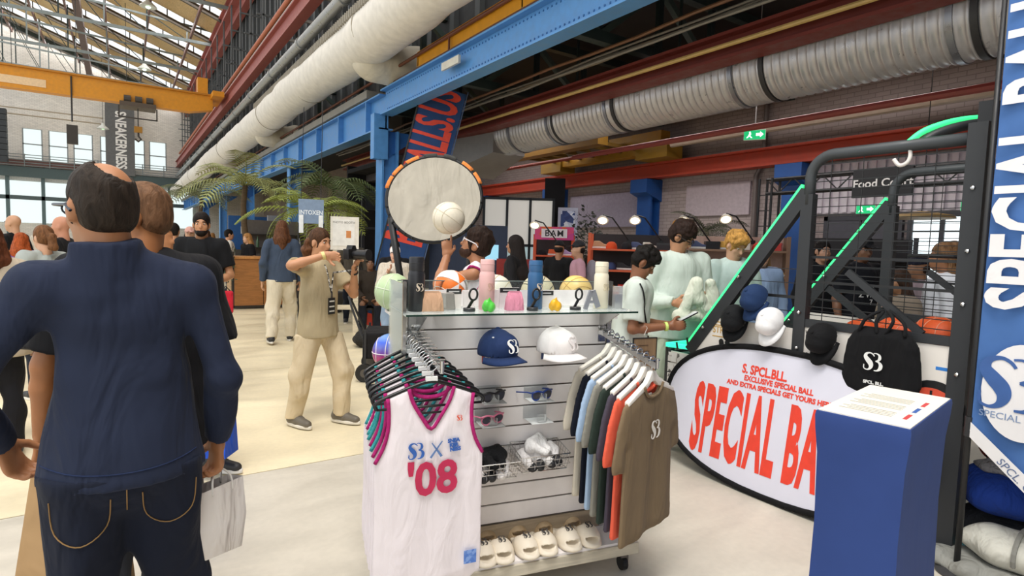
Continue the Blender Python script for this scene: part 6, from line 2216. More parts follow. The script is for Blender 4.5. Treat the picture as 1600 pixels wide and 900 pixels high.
exit_sign((8.3, 5.55, 3.47), R(-60), 'green exit sign with arrow hanging below the silver duct', 2.4)
exit_sign((10.88, 5.0, 2.44), R(-90), 'green exit sign over the dark double door', 0)
exit_sign((10.88, 3.45, 2.44), R(-90), 'green exit sign beside the bright window', 0)
dsk = thing('parasol_lamp', 'flat bamboo lamp shade hanging before the bright window', 'lamp', (8.8, 3.35, 2.13))
MB().lathe([(0.38, 0), (0.36, 0.04), (0.1, 0.09), (0.0, 0.1)], 24).build('lamp_shade', mat('#a88a58', 'wood'), dsk, smooth=True)
MB().cyl((0, 0, 0.1), (0, 0, 3.85), 0.006, 5).build('cord', BLACK, dsk)

# ---- far nave: stall blocks, screens, boards on the crowd side
for k, (x, y, w, h, c, lab) in enumerate(((-6.6, 30, 2.6, 3.4, '#2c2c2f', 'dark stall wall with white lettering far down the nave'), (6.6, 26, 3.0, 2.6, '#8d9199', 'grey stall wall under the far aisle'),
                                        (6.2, 34, 3.0, 2.8, '#2c5fa0', 'blue stall wall far under the aisle'), (-11.5, 34, 3.0, 2.5, '#c9c5bd', 'pale stall wall at the far side of the nave'), (6.0, 21.5, 1.6, 2.5, '#b8b4b0', 'pale stall wall just past the palms'))):
    t = thing('stall_wall', lab, 'stall', (x, y, 0), 0, 'far stalls')
    MB().b2((-w / 2, 0, 0), (w / 2, 0.15, h)).build('wall_board', mat(c, 'plain'), t)
    MB().b2((-w / 2, -0.6, 0), (w / 2, -0.1, 1.0)).build('stall_table', mat('#d5d0c6' if k % 2 else '#4a4642', 'plain'), t)
    MB().b2((-w * 0.3, -0.02, h * 0.66), (w * 0.3, 0, h * 0.8)).build('stall_print', mat('#d9d9d6' if k != 3 else '#8a4a44', 'plain'), t)
    if k == 0:
        letters('stall_lettering', 'BRANDZON', 0.4, mat('#efefec', 'plain'), t, facing((0, -0.03, h * 0.73), (0, -1, 0)), depth=0.01)

# ================================================================== PEOPLE
def V3(*a):
    return np.array(a, float)


def hand_field(W, d, t, side, curl, s, spread=0.0):
    """five fingers on a palm: W wrist, d finger direction, t thumb direction"""
    d = d / np.linalg.norm(d)
    t = t - d * t.dot(d)
    t = t / max(np.linalg.norm(t), 1e-6)
    n = np.cross(d, t) * (-1 if side > 0 else 1)
    f = Field(0.008)
    f.cone(W - d * 0.03 * s, W + d * 0.02 * s, 0.027 * s, 0.029 * s, flat=(n, 1.25), k=0.01)
    f.cone(W + d * 0.02 * s, W + d * 0.075 * s, 0.034 * s, 0.040 * s, flat=(n, 2.6), k=0.015)
    f.cone(W + d * 0.03 * s + t * 0.012 * s, W + d * 0.07 * s - t * 0.01 * s, 0.028 * s, 0.032 * s, flat=(n, 2.0), k=0.012)
    for i, (off, L) in enumerate(((0.027, 0.070), (0.009, 0.078), (-0.010, 0.072), (-0.027, 0.056))):
        p = W + (d * 0.078 + t * off) * s
        cur = d + t * (off * spread * 8)
        cur = cur / np.linalg.norm(cur)
        c = curl[i] if isinstance(curl, (list, tuple)) else curl
        r0 = 0.0098 * s
        for q in range(3):
            a = c * (0.7 + 0.3 * q)
            nrm_ = n - cur * n.dot(cur)
            nrm_ /= max(np.linalg.norm(nrm_), 1e-6)
            cur = cur * math.cos(a) + nrm_ * math.sin(a)
            e = p + cur * L * s * (0.42, 0.32, 0.26)[q]
            f.cone(p, e, r0, r0 * 0.92, k=0.003)
            r0 *= 0.92
            p = e
    p = W + (d * 0.028 + t * 0.030) * s
    c1 = d * 0.62 + t * 0.70 + n * 0.25
    c1 /= np.linalg.norm(c1)
    e = p + c1 * 0.042 * s
    f.cone(W + (d * 0.02 + t * 0.015) * s, p, 0.017 * s, 0.015 * s, k=0.012).cone(p, e, 0.0135 * s, 0.0115 * s, k=0.005)
    tc = curl[4] if isinstance(curl, (list, tuple)) and len(curl) > 4 else 0.3
    c2 = d * math.cos(0.3 + tc) + n * math.sin(0.3 + tc) + t * 0.25
    c2 /= np.linalg.norm(c2)
    f.cone(e, e + c2 * 0.034 * s, 0.0112 * s, 0.0095 * s, k=0.003)
    return f


_shoe = {}


def shoe_meshes():
    if _shoe:
        return _shoe['u'], _shoe['s']
    f = Field(0.025)
    f.cone((0, -0.06, 0.055), (0, 0.04, 0.055), 0.042, 0.044, k=0.02).cone((0, 0.04, 0.05), (0.004, 0.155, 0.038), 0.045, 0.036, k=0.02).cone((0, -0.045, 0.06), (0, -0.04, 0.11), 0.042, 0.044, k=0.02)
    f.cut_plane((0, 0, 0.022), (0, 0, -1)).cut_plane((0, -0.04, 0.125), (0, 0, 1))
    _shoe['u'] = skin_mesh('shoe', f.solve(0.011))
    pts = [(0.047 * math.cos(a) * (1.0 if math.sin(a) > 0 else 0.88), 0.045 + 0.155 * math.sin(a)) for a in [i * 2 * PI / 20 for i in range(20)]]
    _shoe['s'] = MB().prism(pts, 0.0, 0.03, 'z').mesh('sole', bevel=0.006, smooth=True)
    return _shoe['u'], _shoe['s']


def rot3(yaw, pitch, roll=0.0):
    """yaw + turns to the person's left, pitch + looks down"""
    return np.array(Euler((-R(pitch), R(roll), R(yaw)), 'XYZ').to_matrix()) if False else np.array((Matrix.Rotation(R(yaw), 3, 'Z') @ Matrix.Rotation(-R(pitch), 3, 'X') @ Matrix.Rotation(R(roll), 3, 'Y')))


def person(label, loc, heading, H, skin='#c08a66', top=None, bottom=None, shoes=None, hair=None, head=(0, 0, 0), lean=0.0, aR=None, aL=None, lR=None, lL=None,
           hR=None, hL=None, vox=0.014, fat=1.0, face=True, glasses=None, group=None, seated=0.0, extras=None, wr=0.007, cat='person', legs=True, beard=None, skirt=False, hshift=0.0):
    s = H / 1.75
    root = thing('person', label, cat, (loc[0], loc[1], loc[2] if len(loc) > 2 else 0.0), R(-heading), group)
    SK = mat(skin, 'skin')
    top = dict(dict(c='#888888', sleeve='short', hem=0.86, loose=1.0, collar=False), **(top or {}))
    bottom = dict(dict(c='#222630', loose=1.0, length='long'), **(bottom or {}))
    shoes = dict(dict(c='#2a2a2c', sole='#dedad2'), **(shoes or {}))
    dz = -seated
    Rl = np.array(Matrix.Rotation(-R(lean), 3, 'X'))
    piv = V3(0, 0, 0.95 + dz)

    def U(x, y, z):          # upper body point with the lean applied
        return (piv + Rl @ (V3(x, y, z + dz) - piv)) * s

    def Q(x, y, z):
        return V3(x, y, z) * s
    ny = Rl @ V3(0, 1, 0)
    sh = {1: U(0.178 * (0.5 + 0.5 * fat), -0.005, 1.425), -1: U(-0.178 * (0.5 + 0.5 * fat), -0.005, 1.425)}
    arms = {}
    for sd, spec in ((1, aR), (-1, aL)):
        if spec is None:
            spec = ((sd * 0.245, -0.03, 1.13), (sd * 0.255, 0.05, 0.885))
            e, w = U(*spec[0]), U(*spec[1])
        else:
            e, w = Q(*spec[0]), Q(*spec[1])
        arms[sd] = (sh[sd], e, w)
    lg = {}
    for sd, spec in ((1, lR), (-1, lL)):
        if spec is None:
            spec = ((sd * 0.105, 0.02, 0.5), (sd * 0.115, -0.02, 0.09))
        lg[sd] = (Q(sd * 0.088, 0, 0.93 + dz), Q(*spec[0]), Q(*spec[1]))
    # ---- head frame
    hc = U(hshift, 0.012, 1.632)
    Rh = Rl @ rot3(*head) if lean else rot3(*head)
    k = 0.94 * s

    def Hd(x, y, z):
        return hc + Rh @ (V3(x, y, z) * k)

    def hell(f, c, r, **kw):
        f.ell(Hd(*c), V3(*r) * k, Rh, **kw)
    # ---- the body: one continuous skin
    b = Field(0.03 * s)
    hell(b, (0, -0.012, 0.038), (0.076, 0.096, 0.088), k=0)
    hell(b, (0, 0.030, -0.040), (0.060, 0.064, 0.078))
    hell(b, (0, 0.050, -0.092), (0.040, 0.040, 0.033))
    hell(b, (0, 0.072, 0.022), (0.052, 0.022, 0.016), k=0.012)
    b.cone(Hd(0, 0.088, 0.004), Hd(0, 0.108, -0.034), 0.009 * k, 0.0145 * k, k=0.01)
    hell(b, (0, 0.086, -0.068), (0.024, 0.014, 0.012), k=0.008)
    for sd in (-1, 1):
        hell(b, (sd * 0.077, -0.008, -0.012), (0.011, 0.021, 0.034), k=0.008)
        hell(b, (sd * 0.040, 0.062, -0.030), (0.022, 0.02, 0.02), k=0.02)
    b.cone(U(hshift * 0.4, -0.018, 1.43), Hd(0, -0.022, -0.05), 0.060 * s * (0.7 + 0.3 * fat), 0.053 * s, k=0.03)
    b.cone(U(0, 0, 1.0), U(0, 0, 1.34), 0.10 * s, 0.12 * s, flat=(ny, 1.4))
    b.cone(sh[-1], sh[1], 0.04 * s, 0.04 * s)
    b.cone(Q(-0.06, 0, 0.95 + dz), Q(0.06, 0, 0.95 + dz), 0.08 * s)
    for sd in (-1, 1):
        a, e, w = arms[sd]
        sm = top.get('slim', 1.0)
        b.chain([a, e], [0.046 * s * (0.6 + 0.4 * fat) * sm, 0.039 * s * sm], k=0.02)
        m1 = e + (w - e) * 0.3
        b.chain([e, m1, w], [0.038 * s * sm, 0.038 * s * sm, 0.026 * s], k=0.02)
        if legs:
            h_, kn, an = lg[sd]
            b.chain([h_, kn], [0.062 * s, 0.046 * s], k=0.02)
            b.chain([kn, kn + (an - kn) * 0.3, an], [0.046 * s, 0.05 * s, 0.034 * s], k=0.02)
            b.cone(an, an + V3(0, 0.05, -0.04) * s, 0.034 * s, 0.03 * s)
    parts = [b.solve(vox)]
    for sd, hs_ in ((1, hR), (-1, hL)):
        if hs_ is False:
            continue
        a, e, w = arms[sd]
        hs_ = hs_ or {}
        d = V3(*hs_['d']) if 'd' in hs_ else (w - e)
        t = V3(*hs_['t']) if 't' in hs_ else V3(-0.2 * sd, 1, 0)
        parts.append(hand_field(w, d, t, sd, hs_.get('curl', 0.28), s * 1.0, hs_.get('spread', 0.12)).solve(0.0052 if vox < 0.016 else 0.0075))
    link('body', skin_mesh('body', *parts), SK, root)
    # ---- top
    L_ = top['loose'] * fat
    tf = Field(0.045 * s)
    hem = top['hem']
    tf.cone(U(0, 0.0, hem + 0.02), U(0, 0, 1.15), 0.178 * s * L_ * top.get('hemw', 1.0), 0.158 * s * L_ * (0.5 + 0.5 * top.get('hemw', 1.0)), flat=(ny, 1.36))
    tf.cone(U(0, 0, 1.15), U(0, 0.004, 1.33), 0.158 * s * L_, 0.166 * s * (0.5 + 0.5 * L_), flat=(ny, 1.38))
    tf.cone(sh[-1] + (Rl @ V3(0.02, 0, -0.02)) * s, sh[1] + (Rl @ V3(-0.02, 0, -0.02)) * s, 0.064 * s * (0.6 + 0.4 * L_))
    for sd in (-1, 1):
        tf.cone(U(sd * 0.05, -0.012, 1.475), sh[sd] + V3(0, 0, 0.008) * s, 0.042 * s, 0.048 * s, k=0.03)
        a, e, w = arms[sd]
        sl = top['sleeve']
        lo = (0.5 + 0.5 * top['loose']) * top.get('slim', 1.0)
        if sl == 'short':
            q = a + (e - a) * top.get('len', 0.72)
            tf.cone(a, q, 0.064 * s * lo * (0.7 + 0.3 * fat), 0.066 * s * top['loose'], cap=True, k=0.03)
        elif sl == 'long':
            q = w - (w - e) * 0.03
            tf.cone(a, e, 0.066 * s * lo * (0.7 + 0.3 * fat), 0.060 * s * lo, k=0.03)
            tf.cone(e, q, 0.060 * s * lo, 0.046 * s * lo, cap=True, k=0.03)
    if skirt:
        tf.cone(U(0, 0, hem), U(0, 0, 1.1), 0.24 * s, 0.16 * s, flat=(ny, 1.2))
    if top['collar'] == 'high':
        tf.cone(U(hshift * 0.5, -0.015, 1.42), U(hshift * 0.8, -0.018, 1.545), 0.088 * s, 0.078 * s, cap=True, k=0.02)
    tf.cut_plane(U(0, 0, hem), Rl @ V3(0, 0, -1))
    if top['collar'] != 'high':
        nk = top.get('neck', 0.064)
        tf.cut_cone(U(0, -0.012, 1.49), U(0, 0.015, 1.62), nk * s, nk * 1.2 * s)
    if top['sleeve'] == 'none':
        for sd in (-1, 1):
            tf.cut_ell(sh[sd] + V3(sd * 0.055, 0, -0.05) * s, V3(0.07, 0.13, 0.115) * s)
        tf.cut_ell(U(0, 0.10, 1.46), V3(0.062, 0.10, 0.10) * s)
    tf.cut_plane(U(0, 0, 1.525 if top['collar'] != 'high' else 1.56), Rl @ V3(0, 0, 1))
    blob(top.get('name', 'shirt'), tf, vox * 0.95, mat(top['c'], 'fabric', 0.85, fold=top.get('fold', 7), bump=0.45, var=0.06) if not top.get('mat') else top['mat'], root, wr=wr, wf=top.get('wf', 25), seed=int(H * 1000) + len(label))
    # ---- trousers
    if legs:
        bf = Field(0.04 * s)
        lo = bottom['loose']
        bf.cone(Q(-0.045, -0.005, 0.945 + dz), Q(0.045, -0.005, 0.945 + dz), 0.122 * s * (0.5 + 0.5 * fat))
        bf.cone(Q(0, 0, 0.96 + dz), Q(0, 0, 1.04 + dz), 0.150 * s * fat, 0.145 * s * fat, flat=((0, 1, 0), 1.35))
        for sd in (-1, 1):
            h_, kn, an = lg[sd]
            bf.cone(h_, kn, 0.098 * s * (0.5 + 0.5 * lo) * (0.6 + 0.4 * fat), 0.068 * s * lo)
            if bottom['length'] == 'long':
                bf.cone(kn, an + V3(0, 0, -0.02) * s, 0.068 * s * lo, 0.056 * s * lo, cap=True)
        if bottom['length'] == 'short':
            for sd in (-1, 1):
                pass
        bf.cut_plane(Q(0, 0, min(1.06, hem + 0.035) + dz), (0, 0, 1))
        blob('trousers', bf, vox * 0.95, mat(bottom['c'], 'fabric', 0.9, fold=8, bump=0.5, var=0.07), root, wr=wr * 1.2, wf=24, seed=5)
        us, ss = shoe_meshes()
        for sd in (-1, 1):
            h_, kn, an = lg[sd]
            tw = bottom.get('toe', {}).get(sd, 0.0)
            o = link('shoe', us, mat(shoes['c'], 'plain'), root, loc=(an[0], an[1] + 0.015 * s, an[2] - 0.09 * s), rot=(0, 0, R(-6 * sd) + R(tw)), own=True)
            o.scale = (s, s, s)
            link('sole', ss, mat(shoes['sole'], 'plain'), o, own=True)
    # ---- hair and headgear
    if hair:
        st, hcol = hair[0], hair[1]
        HM = mat(hcol, 'hair', 0.6)
        f = Field(0.02 * s)
        if st in ('short', 'curly', 'long', 'ponytail', 'bun', 'buzz', 'bald', 'slick', 'puffy'):
            g = {'buzz': 0.002, 'bald': 0.004, 'short': 0.009, 'slick': 0.008, 'curly': 0.022, 'puffy': 0.018, 'long': 0.011, 'ponytail': 0.009, 'bun': 0.009}[st]
            hell(f, (0, -0.014, 0.040), (0.0765 + g, 0.096 + g, 0.089 + g * 1.3), k=0)
            hell(f, (0, -0.040, -0.010), (0.072 + g * 0.8, 0.066 + g, 0.075), k=0.02)
            hell(f, (0, 0.02, -0.025), (0.0775 + g * 0.4, 0.028, 0.035), k=0.02)
            if st in ('curly', 'puffy'):
                g4 = np.random.default_rng(int(H * 977))
                for _ in range(30):
                    v = g4.normal(size=3); v /= np.linalg.norm(v)
                    v[2] = abs(v[2])
                    hell(f, (v[0] * 0.083, -0.012 + v[1] * 0.10, 0.045 + v[2] * 0.098), (0.024, 0.024, 0.022), k=0.006)
                if st == 'puffy':
                    hell(f, (0, 0.07, 0.085), (0.07, 0.035, 0.035), k=0.02)
            if st in ('long', 'ponytail'):
                pass
            if st == 'long':
                for sd in (-1, 1):
                    f.chain([Hd(sd * 0.06, -0.03, -0.02), Hd(sd * 0.08, -0.05, -0.15), Hd(sd * 0.075, -0.075, -0.27)], [0.045 * k, 0.05 * k, 0.03 * k])
                f.chain([Hd(0, -0.07, -0.02), Hd(0, -0.09, -0.15), Hd(0, -0.10, -0.29)], [0.075 * k, 0.08 * k, 0.045 * k])
            if st == 'ponytail':
                f.chain([Hd(0, -0.09, 0.03), Hd(0, -0.15, 0.01), Hd(0, -0.165, -0.10), Hd(0.01, -0.15, -0.26)], [0.03 * k, 0.038 * k, 0.042 * k, 0.018 * k])
            if st == 'bun':
                hell(f, (0, -0.075, 0.115), (0.045, 0.045, 0.04), k=0.01)
            # hairline
            f.cut_ell(Hd(0, 0.105, -0.045), V3(0.068, 0.075, 0.105) * k, Rh)
            if st not in ('long',):
                f.cut_plane(Hd(0, 0, -0.088), Rh @ V3(0, 0.25, -1))
                for sd in (-1, 1):
                    f.cut_ell(Hd(sd * 0.092, 0.002, -0.022), V3(0.036, 0.036, 0.052) * k, Rh)
            if st == 'bald':
                f.cut_ell(Hd(0.020, -0.060, 0.128), V3(0.055, 0.074, 0.064) * k, Rh)
                f.cut_ell(Hd(0.0, 0.10, 0.09), V3(0.075, 0.07, 0.06) * k, Rh)
            blob('hair', f, vox * (0.62 if vox < 0.016 else 0.8), HM, root, wr=0.003 if st in ('curly', 'puffy', 'long') else 0.0012, wf=70)
        elif st in ('beanie', 'cap', 'capback'):
            hell(f, (0, -0.012, 0.050), (0.086, 0.106, 0.098), k=0)
            f.cut_plane(Hd(0, 0, 0.035 if st != 'beanie' else 0.02), Rh @ V3(0, -0.18, -1))
            if st == 'beanie':
                hell(f, (0, -0.015, 0.13), (0.05, 0.06, 0.045))
            sg = -1 if st == 'capback' else 1
            if st != 'beanie':
                f.cone(Hd(-0.03, sg * 0.10, 0.055), Hd(-0.028, sg * 0.155, 0.042), 0.045 * k, 0.04 * k, flat=(Rh @ V3(0, 0, 1), 6.0), k=0.005)
                f.cone(Hd(0.03, sg * 0.10, 0.055), Hd(0.028, sg * 0.155, 0.042), 0.045 * k, 0.04 * k, flat=(Rh @ V3(0, 0, 1), 6.0), k=0.005)
            blob('beanie' if st == 'beanie' else 'cap', f, vox * 0.7, mat(hcol, 'fabric', fold=30, bump=0.4), root)
            if len(hair) > 2:
                f = Field(0.02)
                hell(f, (0, -0.042, -0.008), (0.079, 0.072, 0.068), k=0)
                f.cut_ell(Hd(0, 0.105, -0.045), V3(0.070, 0.09, 0.13) * k, Rh)
                f.cut_plane(Hd(0, 0, 0.04), Rh @ V3(0, 0, 1))
                if len(hair) > 3:
                    f2 = hair[3]
                    f.chain([Hd(0, -0.07, -0.02), Hd(0, -0.09, -0.15), Hd(0, -0.09, -f2)], [0.07 * k, 0.085 * k, 0.07 * k])
                blob('hair', f, vox * 0.8, mat(hair[2], 'hair'), root)
        elif st == 'hood':
            hell(f, (0, -0.02, 0.02), (0.10, 0.12, 0.125), k=0)
            f.chain([Hd(0, -0.05, -0.05), Hd(0, -0.06, -0.25), Hd(0, -0.08, -0.42)], [0.10 * k, 0.12 * k, 0.16 * k])
            f.cut_ell(Hd(0, 0.12, -0.02), V3(0.075, 0.09, 0.11) * k, Rh)
            blob('headscarf', f, vox, mat(hcol, 'fabric', fold=8, bump=0.5), root)
        elif st == 'braids':
            hell(f, (0, -0.014, 0.040), (0.083, 0.103, 0.096), k=0)
            for i in range(14):
                a = PI * (0.02 + i / 13.0 * 0.96)
                f.chain([Hd(0.075 * math.cos(a), -0.03 - 0.07 * math.sin(a), 0.0), Hd(0.09 * math.cos(a), -0.035 - 0.09 * math.sin(a), -0.13), Hd(0.085 * math.cos(a), -0.04 - 0.085 * math.sin(a), -0.22)], [0.016 * k] * 3, k=0.003)
            hell(f, (0.0, -0.08, 0.1), (0.05, 0.05, 0.045))
            f.cut_ell(Hd(0, 0.105, -0.045), V3(0.068, 0.075, 0.105) * k, Rh)
            blob('hair', f, vox * 0.6, HM, root, wr=0.004, wf=60)
    if beard:
        f = Field(0.01)
        hell(f, (0, 0.052, -0.088), (0.052, 0.052, 0.045), k=0)
        hell(f, (0, 0.03, -0.07), (0.066, 0.05, 0.05))
        f.cut_ell(Hd(0, 0.12, -0.03), V3(0.045, 0.06, 0.038) * k, Rh)
        f.cut_plane(Hd(0, 0, -0.045), Rh @ V3(0, 0, 1))
        blob('beard', f, vox * 0.6, mat(beard, 'hair'), root)
    # ---- face
    if face:
        HMm = Matrix.Translation(Vector(hc)) @ Matrix([list(r_) for r_ in Rh]).to_4x4()
        bc = mat(hair[2] if hair and hair[0] in ('beanie', 'cap', 'capback') and len(hair) > 2 else (hair[1] if hair and hair[0] not in ('beanie', 'cap', 'capback', 'hood') else '#2a201c'), 'hair')
        for sd in (-1, 1):
            e = MB().sphere((sd * 0.031 * k, 0.0815 * k, 0.004 * k), (0.0125 * k, 0.006 * k, 0.0065 * k), 10, 6).build('eye', mat('#e9e4de', 'plain', 0.3), root)
            e.matrix_local = HMm
            p_ = MB().sphere((sd * 0.031 * k, 0.0855 * k, 0.003 * k), (0.006 * k, 0.0035 * k, 0.006 * k), 8, 5).build('iris', mat('#2b1d16', 'plain', 0.2), e)
            m_ = MB().tube([(sd * 0.016 * k, 0.092 * k, 0.024 * k), (sd * 0.032 * k, 0.091 * k, 0.028 * k), (sd * 0.048 * k, 0.080 * k, 0.022 * k)], 0.0042 * k, 6).build('eyebrow', bc, root)
            m_.matrix_local = HMm
        m_ = MB().tube([(-0.022 * k, 0.090 * k, -0.068 * k), (0, 0.0985 * k, -0.066 * k), (0.022 * k, 0.090 * k, -0.068 * k)], 0.0036 * k, 6).build('mouth', mat('#8a4438', 'plain'), root)
        m_.matrix_local = HMm
    if glasses:
        HMm = Matrix.Translation(Vector(hc)) @ Matrix([list(r_) for r_ in Rh]).to_4x4()
        gl_ = MB()
        for sd in (-1, 1):
            gl_.tube([((sd * 0.033 + 0.023 * math.cos(a)) * k, 0.105 * k, (0.002 + 0.018 * math.sin(a)) * k) for a in [i * 2 * PI / 14 for i in range(14)]], 0.0028 * k, 5, closed=True)
            gl_.tube([(sd * 0.056 * k, 0.103 * k, 0.010 * k), (sd * 0.083 * k, 0.085 * k, 0.010 * k), (sd * 0.086 * k, 0.0, 0.006 * k), (sd * 0.084 * k, -0.025 * k, -0.012 * k)], 0.0042 * k, 6)
        gl_.tube([(-0.012 * k, 0.107 * k, 0.006 * k), (0.012 * k, 0.107 * k, 0.006 * k)], 0.0028 * k, 5)
        o = gl_.build('glasses', mat(glasses, 'plain', 0.3), root)
        o.matrix_local = HMm
    return root, dict(s=s, U=U, Q=Q, Hd=Hd, hc=hc, Rh=Rh, arms=arms, legs=lg, k=k)


def wpt(root, p):
    """a point of a person's frame in the hall"""
    M_ = Matrix.Translation(root.location) @ Matrix.Rotation(root.rotation_euler[2], 4, 'Z')
    return M_ @ Vector(tuple(p))

from mathutils.bvhtree import BVHTree


def bvh_of(root, names):
    vs, fs = [], []
    for ch in root.children:
        if ch.name.split('.')[0] in names:
            n = len(vs)
            vs += [v.co.copy() for v in ch.data.vertices]
            fs += [tuple(i + n for i in p.vertices) for p in ch.data.polygons]
    return BVHTree.FromPolygons(vs, fs)


def on_cloth(bv, pts, frm, d, lift=0.002):
    """points pressed on a garment: pts are start points, cast along d"""
    out = []
    for p in pts:
        h = bv.ray_cast(Vector(p) + Vector(frm), Vector(d).normalized())
        if h[0] is not None:
            out.append(tuple(h[0] - Vector(d).normalized() * lift))
    return out


def lay_text(root, bv, s, size, m, origin, normal, name='shirt_lettering', **kw):
    me = text_mesh(s, size, m, depth=0.001, **kw)
    M_ = facing(origin, normal)
    d = -Vector(normal).normalized()
    for v in me.vertices:
        w = M_ @ v.co
        h = bv.ray_cast(w + Vector(normal).normalized() * 0.4, d)
        v.co = (h[0] - d * (0.003 + v.co.z)) if h[0] is not None else w
    return link(name, me, None, root)


# ---------------------------------------------------------------- man in the navy pullover, seen from behind
nav, N = person('large man in a navy blue pullover seen from behind, carrying a white bag', (0.0, 1.93), 0, 1.79, '#ad7650',
                top=dict(c='#242b3f', sleeve='long', hem=0.905, loose=0.98, collar='high', name='pullover', fold=8, wf=17, slim=0.82, hemw=1.2), bottom=dict(c='#1a1f2e', loose=1.15), hair=('bald', '#2e2620'), head=(24, 2, 0),
                aR=((0.238, -0.03, 1.15), (0.236, 0.075, 0.94)), aL=((-0.34, 0.0, 1.17), (-0.285, 0.17, 0.985)), lR=((0.115, 0.10, 0.5), (0.12, 0.02, 0.09)), lL=((-0.112, 0.02, 0.5), (-0.12, -0.16, 0.11)),
                hR=dict(d=(-0.05, 0.1, -1), t=(-0.3, 1, 0), curl=[0.75, 0.8, 0.8, 0.8, 0.6]), hL=dict(d=(0.35, 0.2, -0.9), t=(0.5, 1, 0), curl=0.55), vox=0.0105, fat=0.93, glasses='#1a2436', wr=0.008, hshift=-0.045)
bv = bvh_of(nav, ('trousers',))
ST = mat('#8a6a3e', 'plain')
for sd in (-1, 1):
    base = [(sd * 0.035, 0.885), (sd * 0.045, 0.80), (sd * 0.10, 0.765), (sd * 0.155, 0.80), (sd * 0.165, 0.885)]
    p = on_cloth(bv, [(x * 1.02, 0, z * 1.02) for x, z in catmull(base, 5)], (0, -0.6, 0), (0, 1, 0))
    if len(p) > 3:
        MB().tube(p, 0.0017, 5).build('pocket_stitch', ST, nav)
p = on_cloth(bv, [(0.0, 0, z) for z in (0.95, 0.93, 0.90, 0.87, 0.85)], (0, -0.6, 0), (0, 1, 0))
if len(p) > 2:
    MB().tube(p, 0.0017, 5).build('seam_stitch', ST, nav)
bv = bvh_of(nav, ('pullover',))
p = on_cloth(bv, [(x, 0, 0.972 + 0.02 * (x / 0.2) ** 2) for x in np.linspace(-0.19, 0.19, 20)], (0, -0.6, 0), (0, 1, 0), 0.0005)
if len(p) > 3:
    MB().tube(p, 0.0022, 5).build('hem_seam', mat('#1d2947', 'fabric'), nav)
# white carrier bag in his hand
hb_ = wpt(nav, N['arms'][1][2] + V3(-0.005, 0.02, -0.10))
wb = thing('carrier_bag', 'white paper carrier bag with rope handles in the hand of the man in navy', 'bag', (hb_.x, hb_.y, hb_.z), R(28))
PAPER = mat('#e8e2de', 'fabric', 0.6, fold=9, bump=0.7, var=0.03)
m = MB()
zt, zb2 = -0.055, -0.285
m.add([(-0.075, -0.035, zt), (0.075, -0.04, zt + 0.01), (0.07, 0.035, zt), (-0.07, 0.04, zt - 0.005), (-0.082, -0.045, -0.17), (0.08, -0.05, -0.17), (0.078, 0.045, -0.17), (-0.08, 0.05, -0.17),
       (-0.062, -0.04, zb2 + 0.01), (0.07, -0.04, zb2), (0.065, 0.04, zb2), (-0.06, 0.04, zb2 + 0.015)],
      [(0, 1, 5, 4), (1, 2, 6, 5), (2, 3, 7, 6), (3, 0, 4, 7), (4, 5, 9, 8), (5, 6, 10, 9), (6, 7, 11, 10), (7, 4, 8, 11), (8, 9, 10, 11)])
m.build('bag_body', PAPER, wb, bevel=0.004, smooth=True)
for y, dx in ((-0.038, 0.0), (0.036, 0.01)):
    MB().tube(catmull([(-0.035 + dx, y, zt - 0.02), (-0.03 + dx, y * 0.8, zt + 0.03), (0.0, y * 0.2, 0.0), (0.03 + dx, y * 0.8, zt + 0.03), (0.035 + dx, y, zt - 0.02)], 5), 0.0065, 6, flat=0.4).build('bag_handle', mat('#f2eeea', 'plain'), wb, smooth='all')

# ---------------------------------------------------------------- man in the black T-shirt beside him
sec, S2 = person('man with cropped hair in a black T-shirt beside the man in navy', (0.055, 2.50), 8, 1.79, '#a0683f', top=dict(c='#17171a', sleeve='short', hem=0.80, loose=1.16, name='t_shirt_top', len=0.85),
                 bottom=dict(c='#3a3c42', loose=1.15), shoes=dict(c='#e4e0da'), hair=('buzz', '#6a4c36'), head=(78, 4, 0), aL=((-0.27, -0.04, 1.12), (-0.30, 0.02, 0.86)), vox=0.0115, fat=1.15, wr=0.006)
bv = bvh_of(sec, ('t_shirt_top',))
lay_text(sec, bv, 'W', 0.03, mat('#e8e6e2', 'plain'), (0.10, -0.2, 1.37), (0, -1, 0.1), bold=0.001)
pbx = wpt(sec, S2['arms'][-1][2] + V3(0.0, 0.02, -0.10))
pb_ = thing('paper_bag', 'brown kraft paper bag with red handles carried low beside the man in navy', 'bag', (pbx.x + 0.10, pbx.y - 0.02, pbx.z - 0.02), R(-30))
m = MB()
m.add([(-0.13, -0.05, -0.02), (0.13, -0.05, -0.02), (0.12, 0.05, -0.02), (-0.12, 0.05, -0.02), (-0.19, -0.075, -0.46), (0.15, -0.075, -0.50), (0.15, 0.075, -0.50), (-0.19, 0.075, -0.46)],
      [(0, 1, 5, 4), (1, 2, 6, 5), (2, 3, 7, 6), (3, 0, 4, 7), (4, 5, 6, 7)])
m.build('bag_body', mat('#b3926a', 'fabric', 0.7, fold=6, bump=0.6, var=0.06), pb_, smooth=False)
for y in (-0.045, 0.045):
    MB().tube(catmull([(-0.05, y, -0.05), (-0.045, y * 0.7, 0.01), (0, 0, 0.03), (0.045, y * 0.7, 0.01), (0.05, y, -0.05)], 4), 0.004, 6).build('bag_handle', mat('#b3302a', 'plain'), pb_)

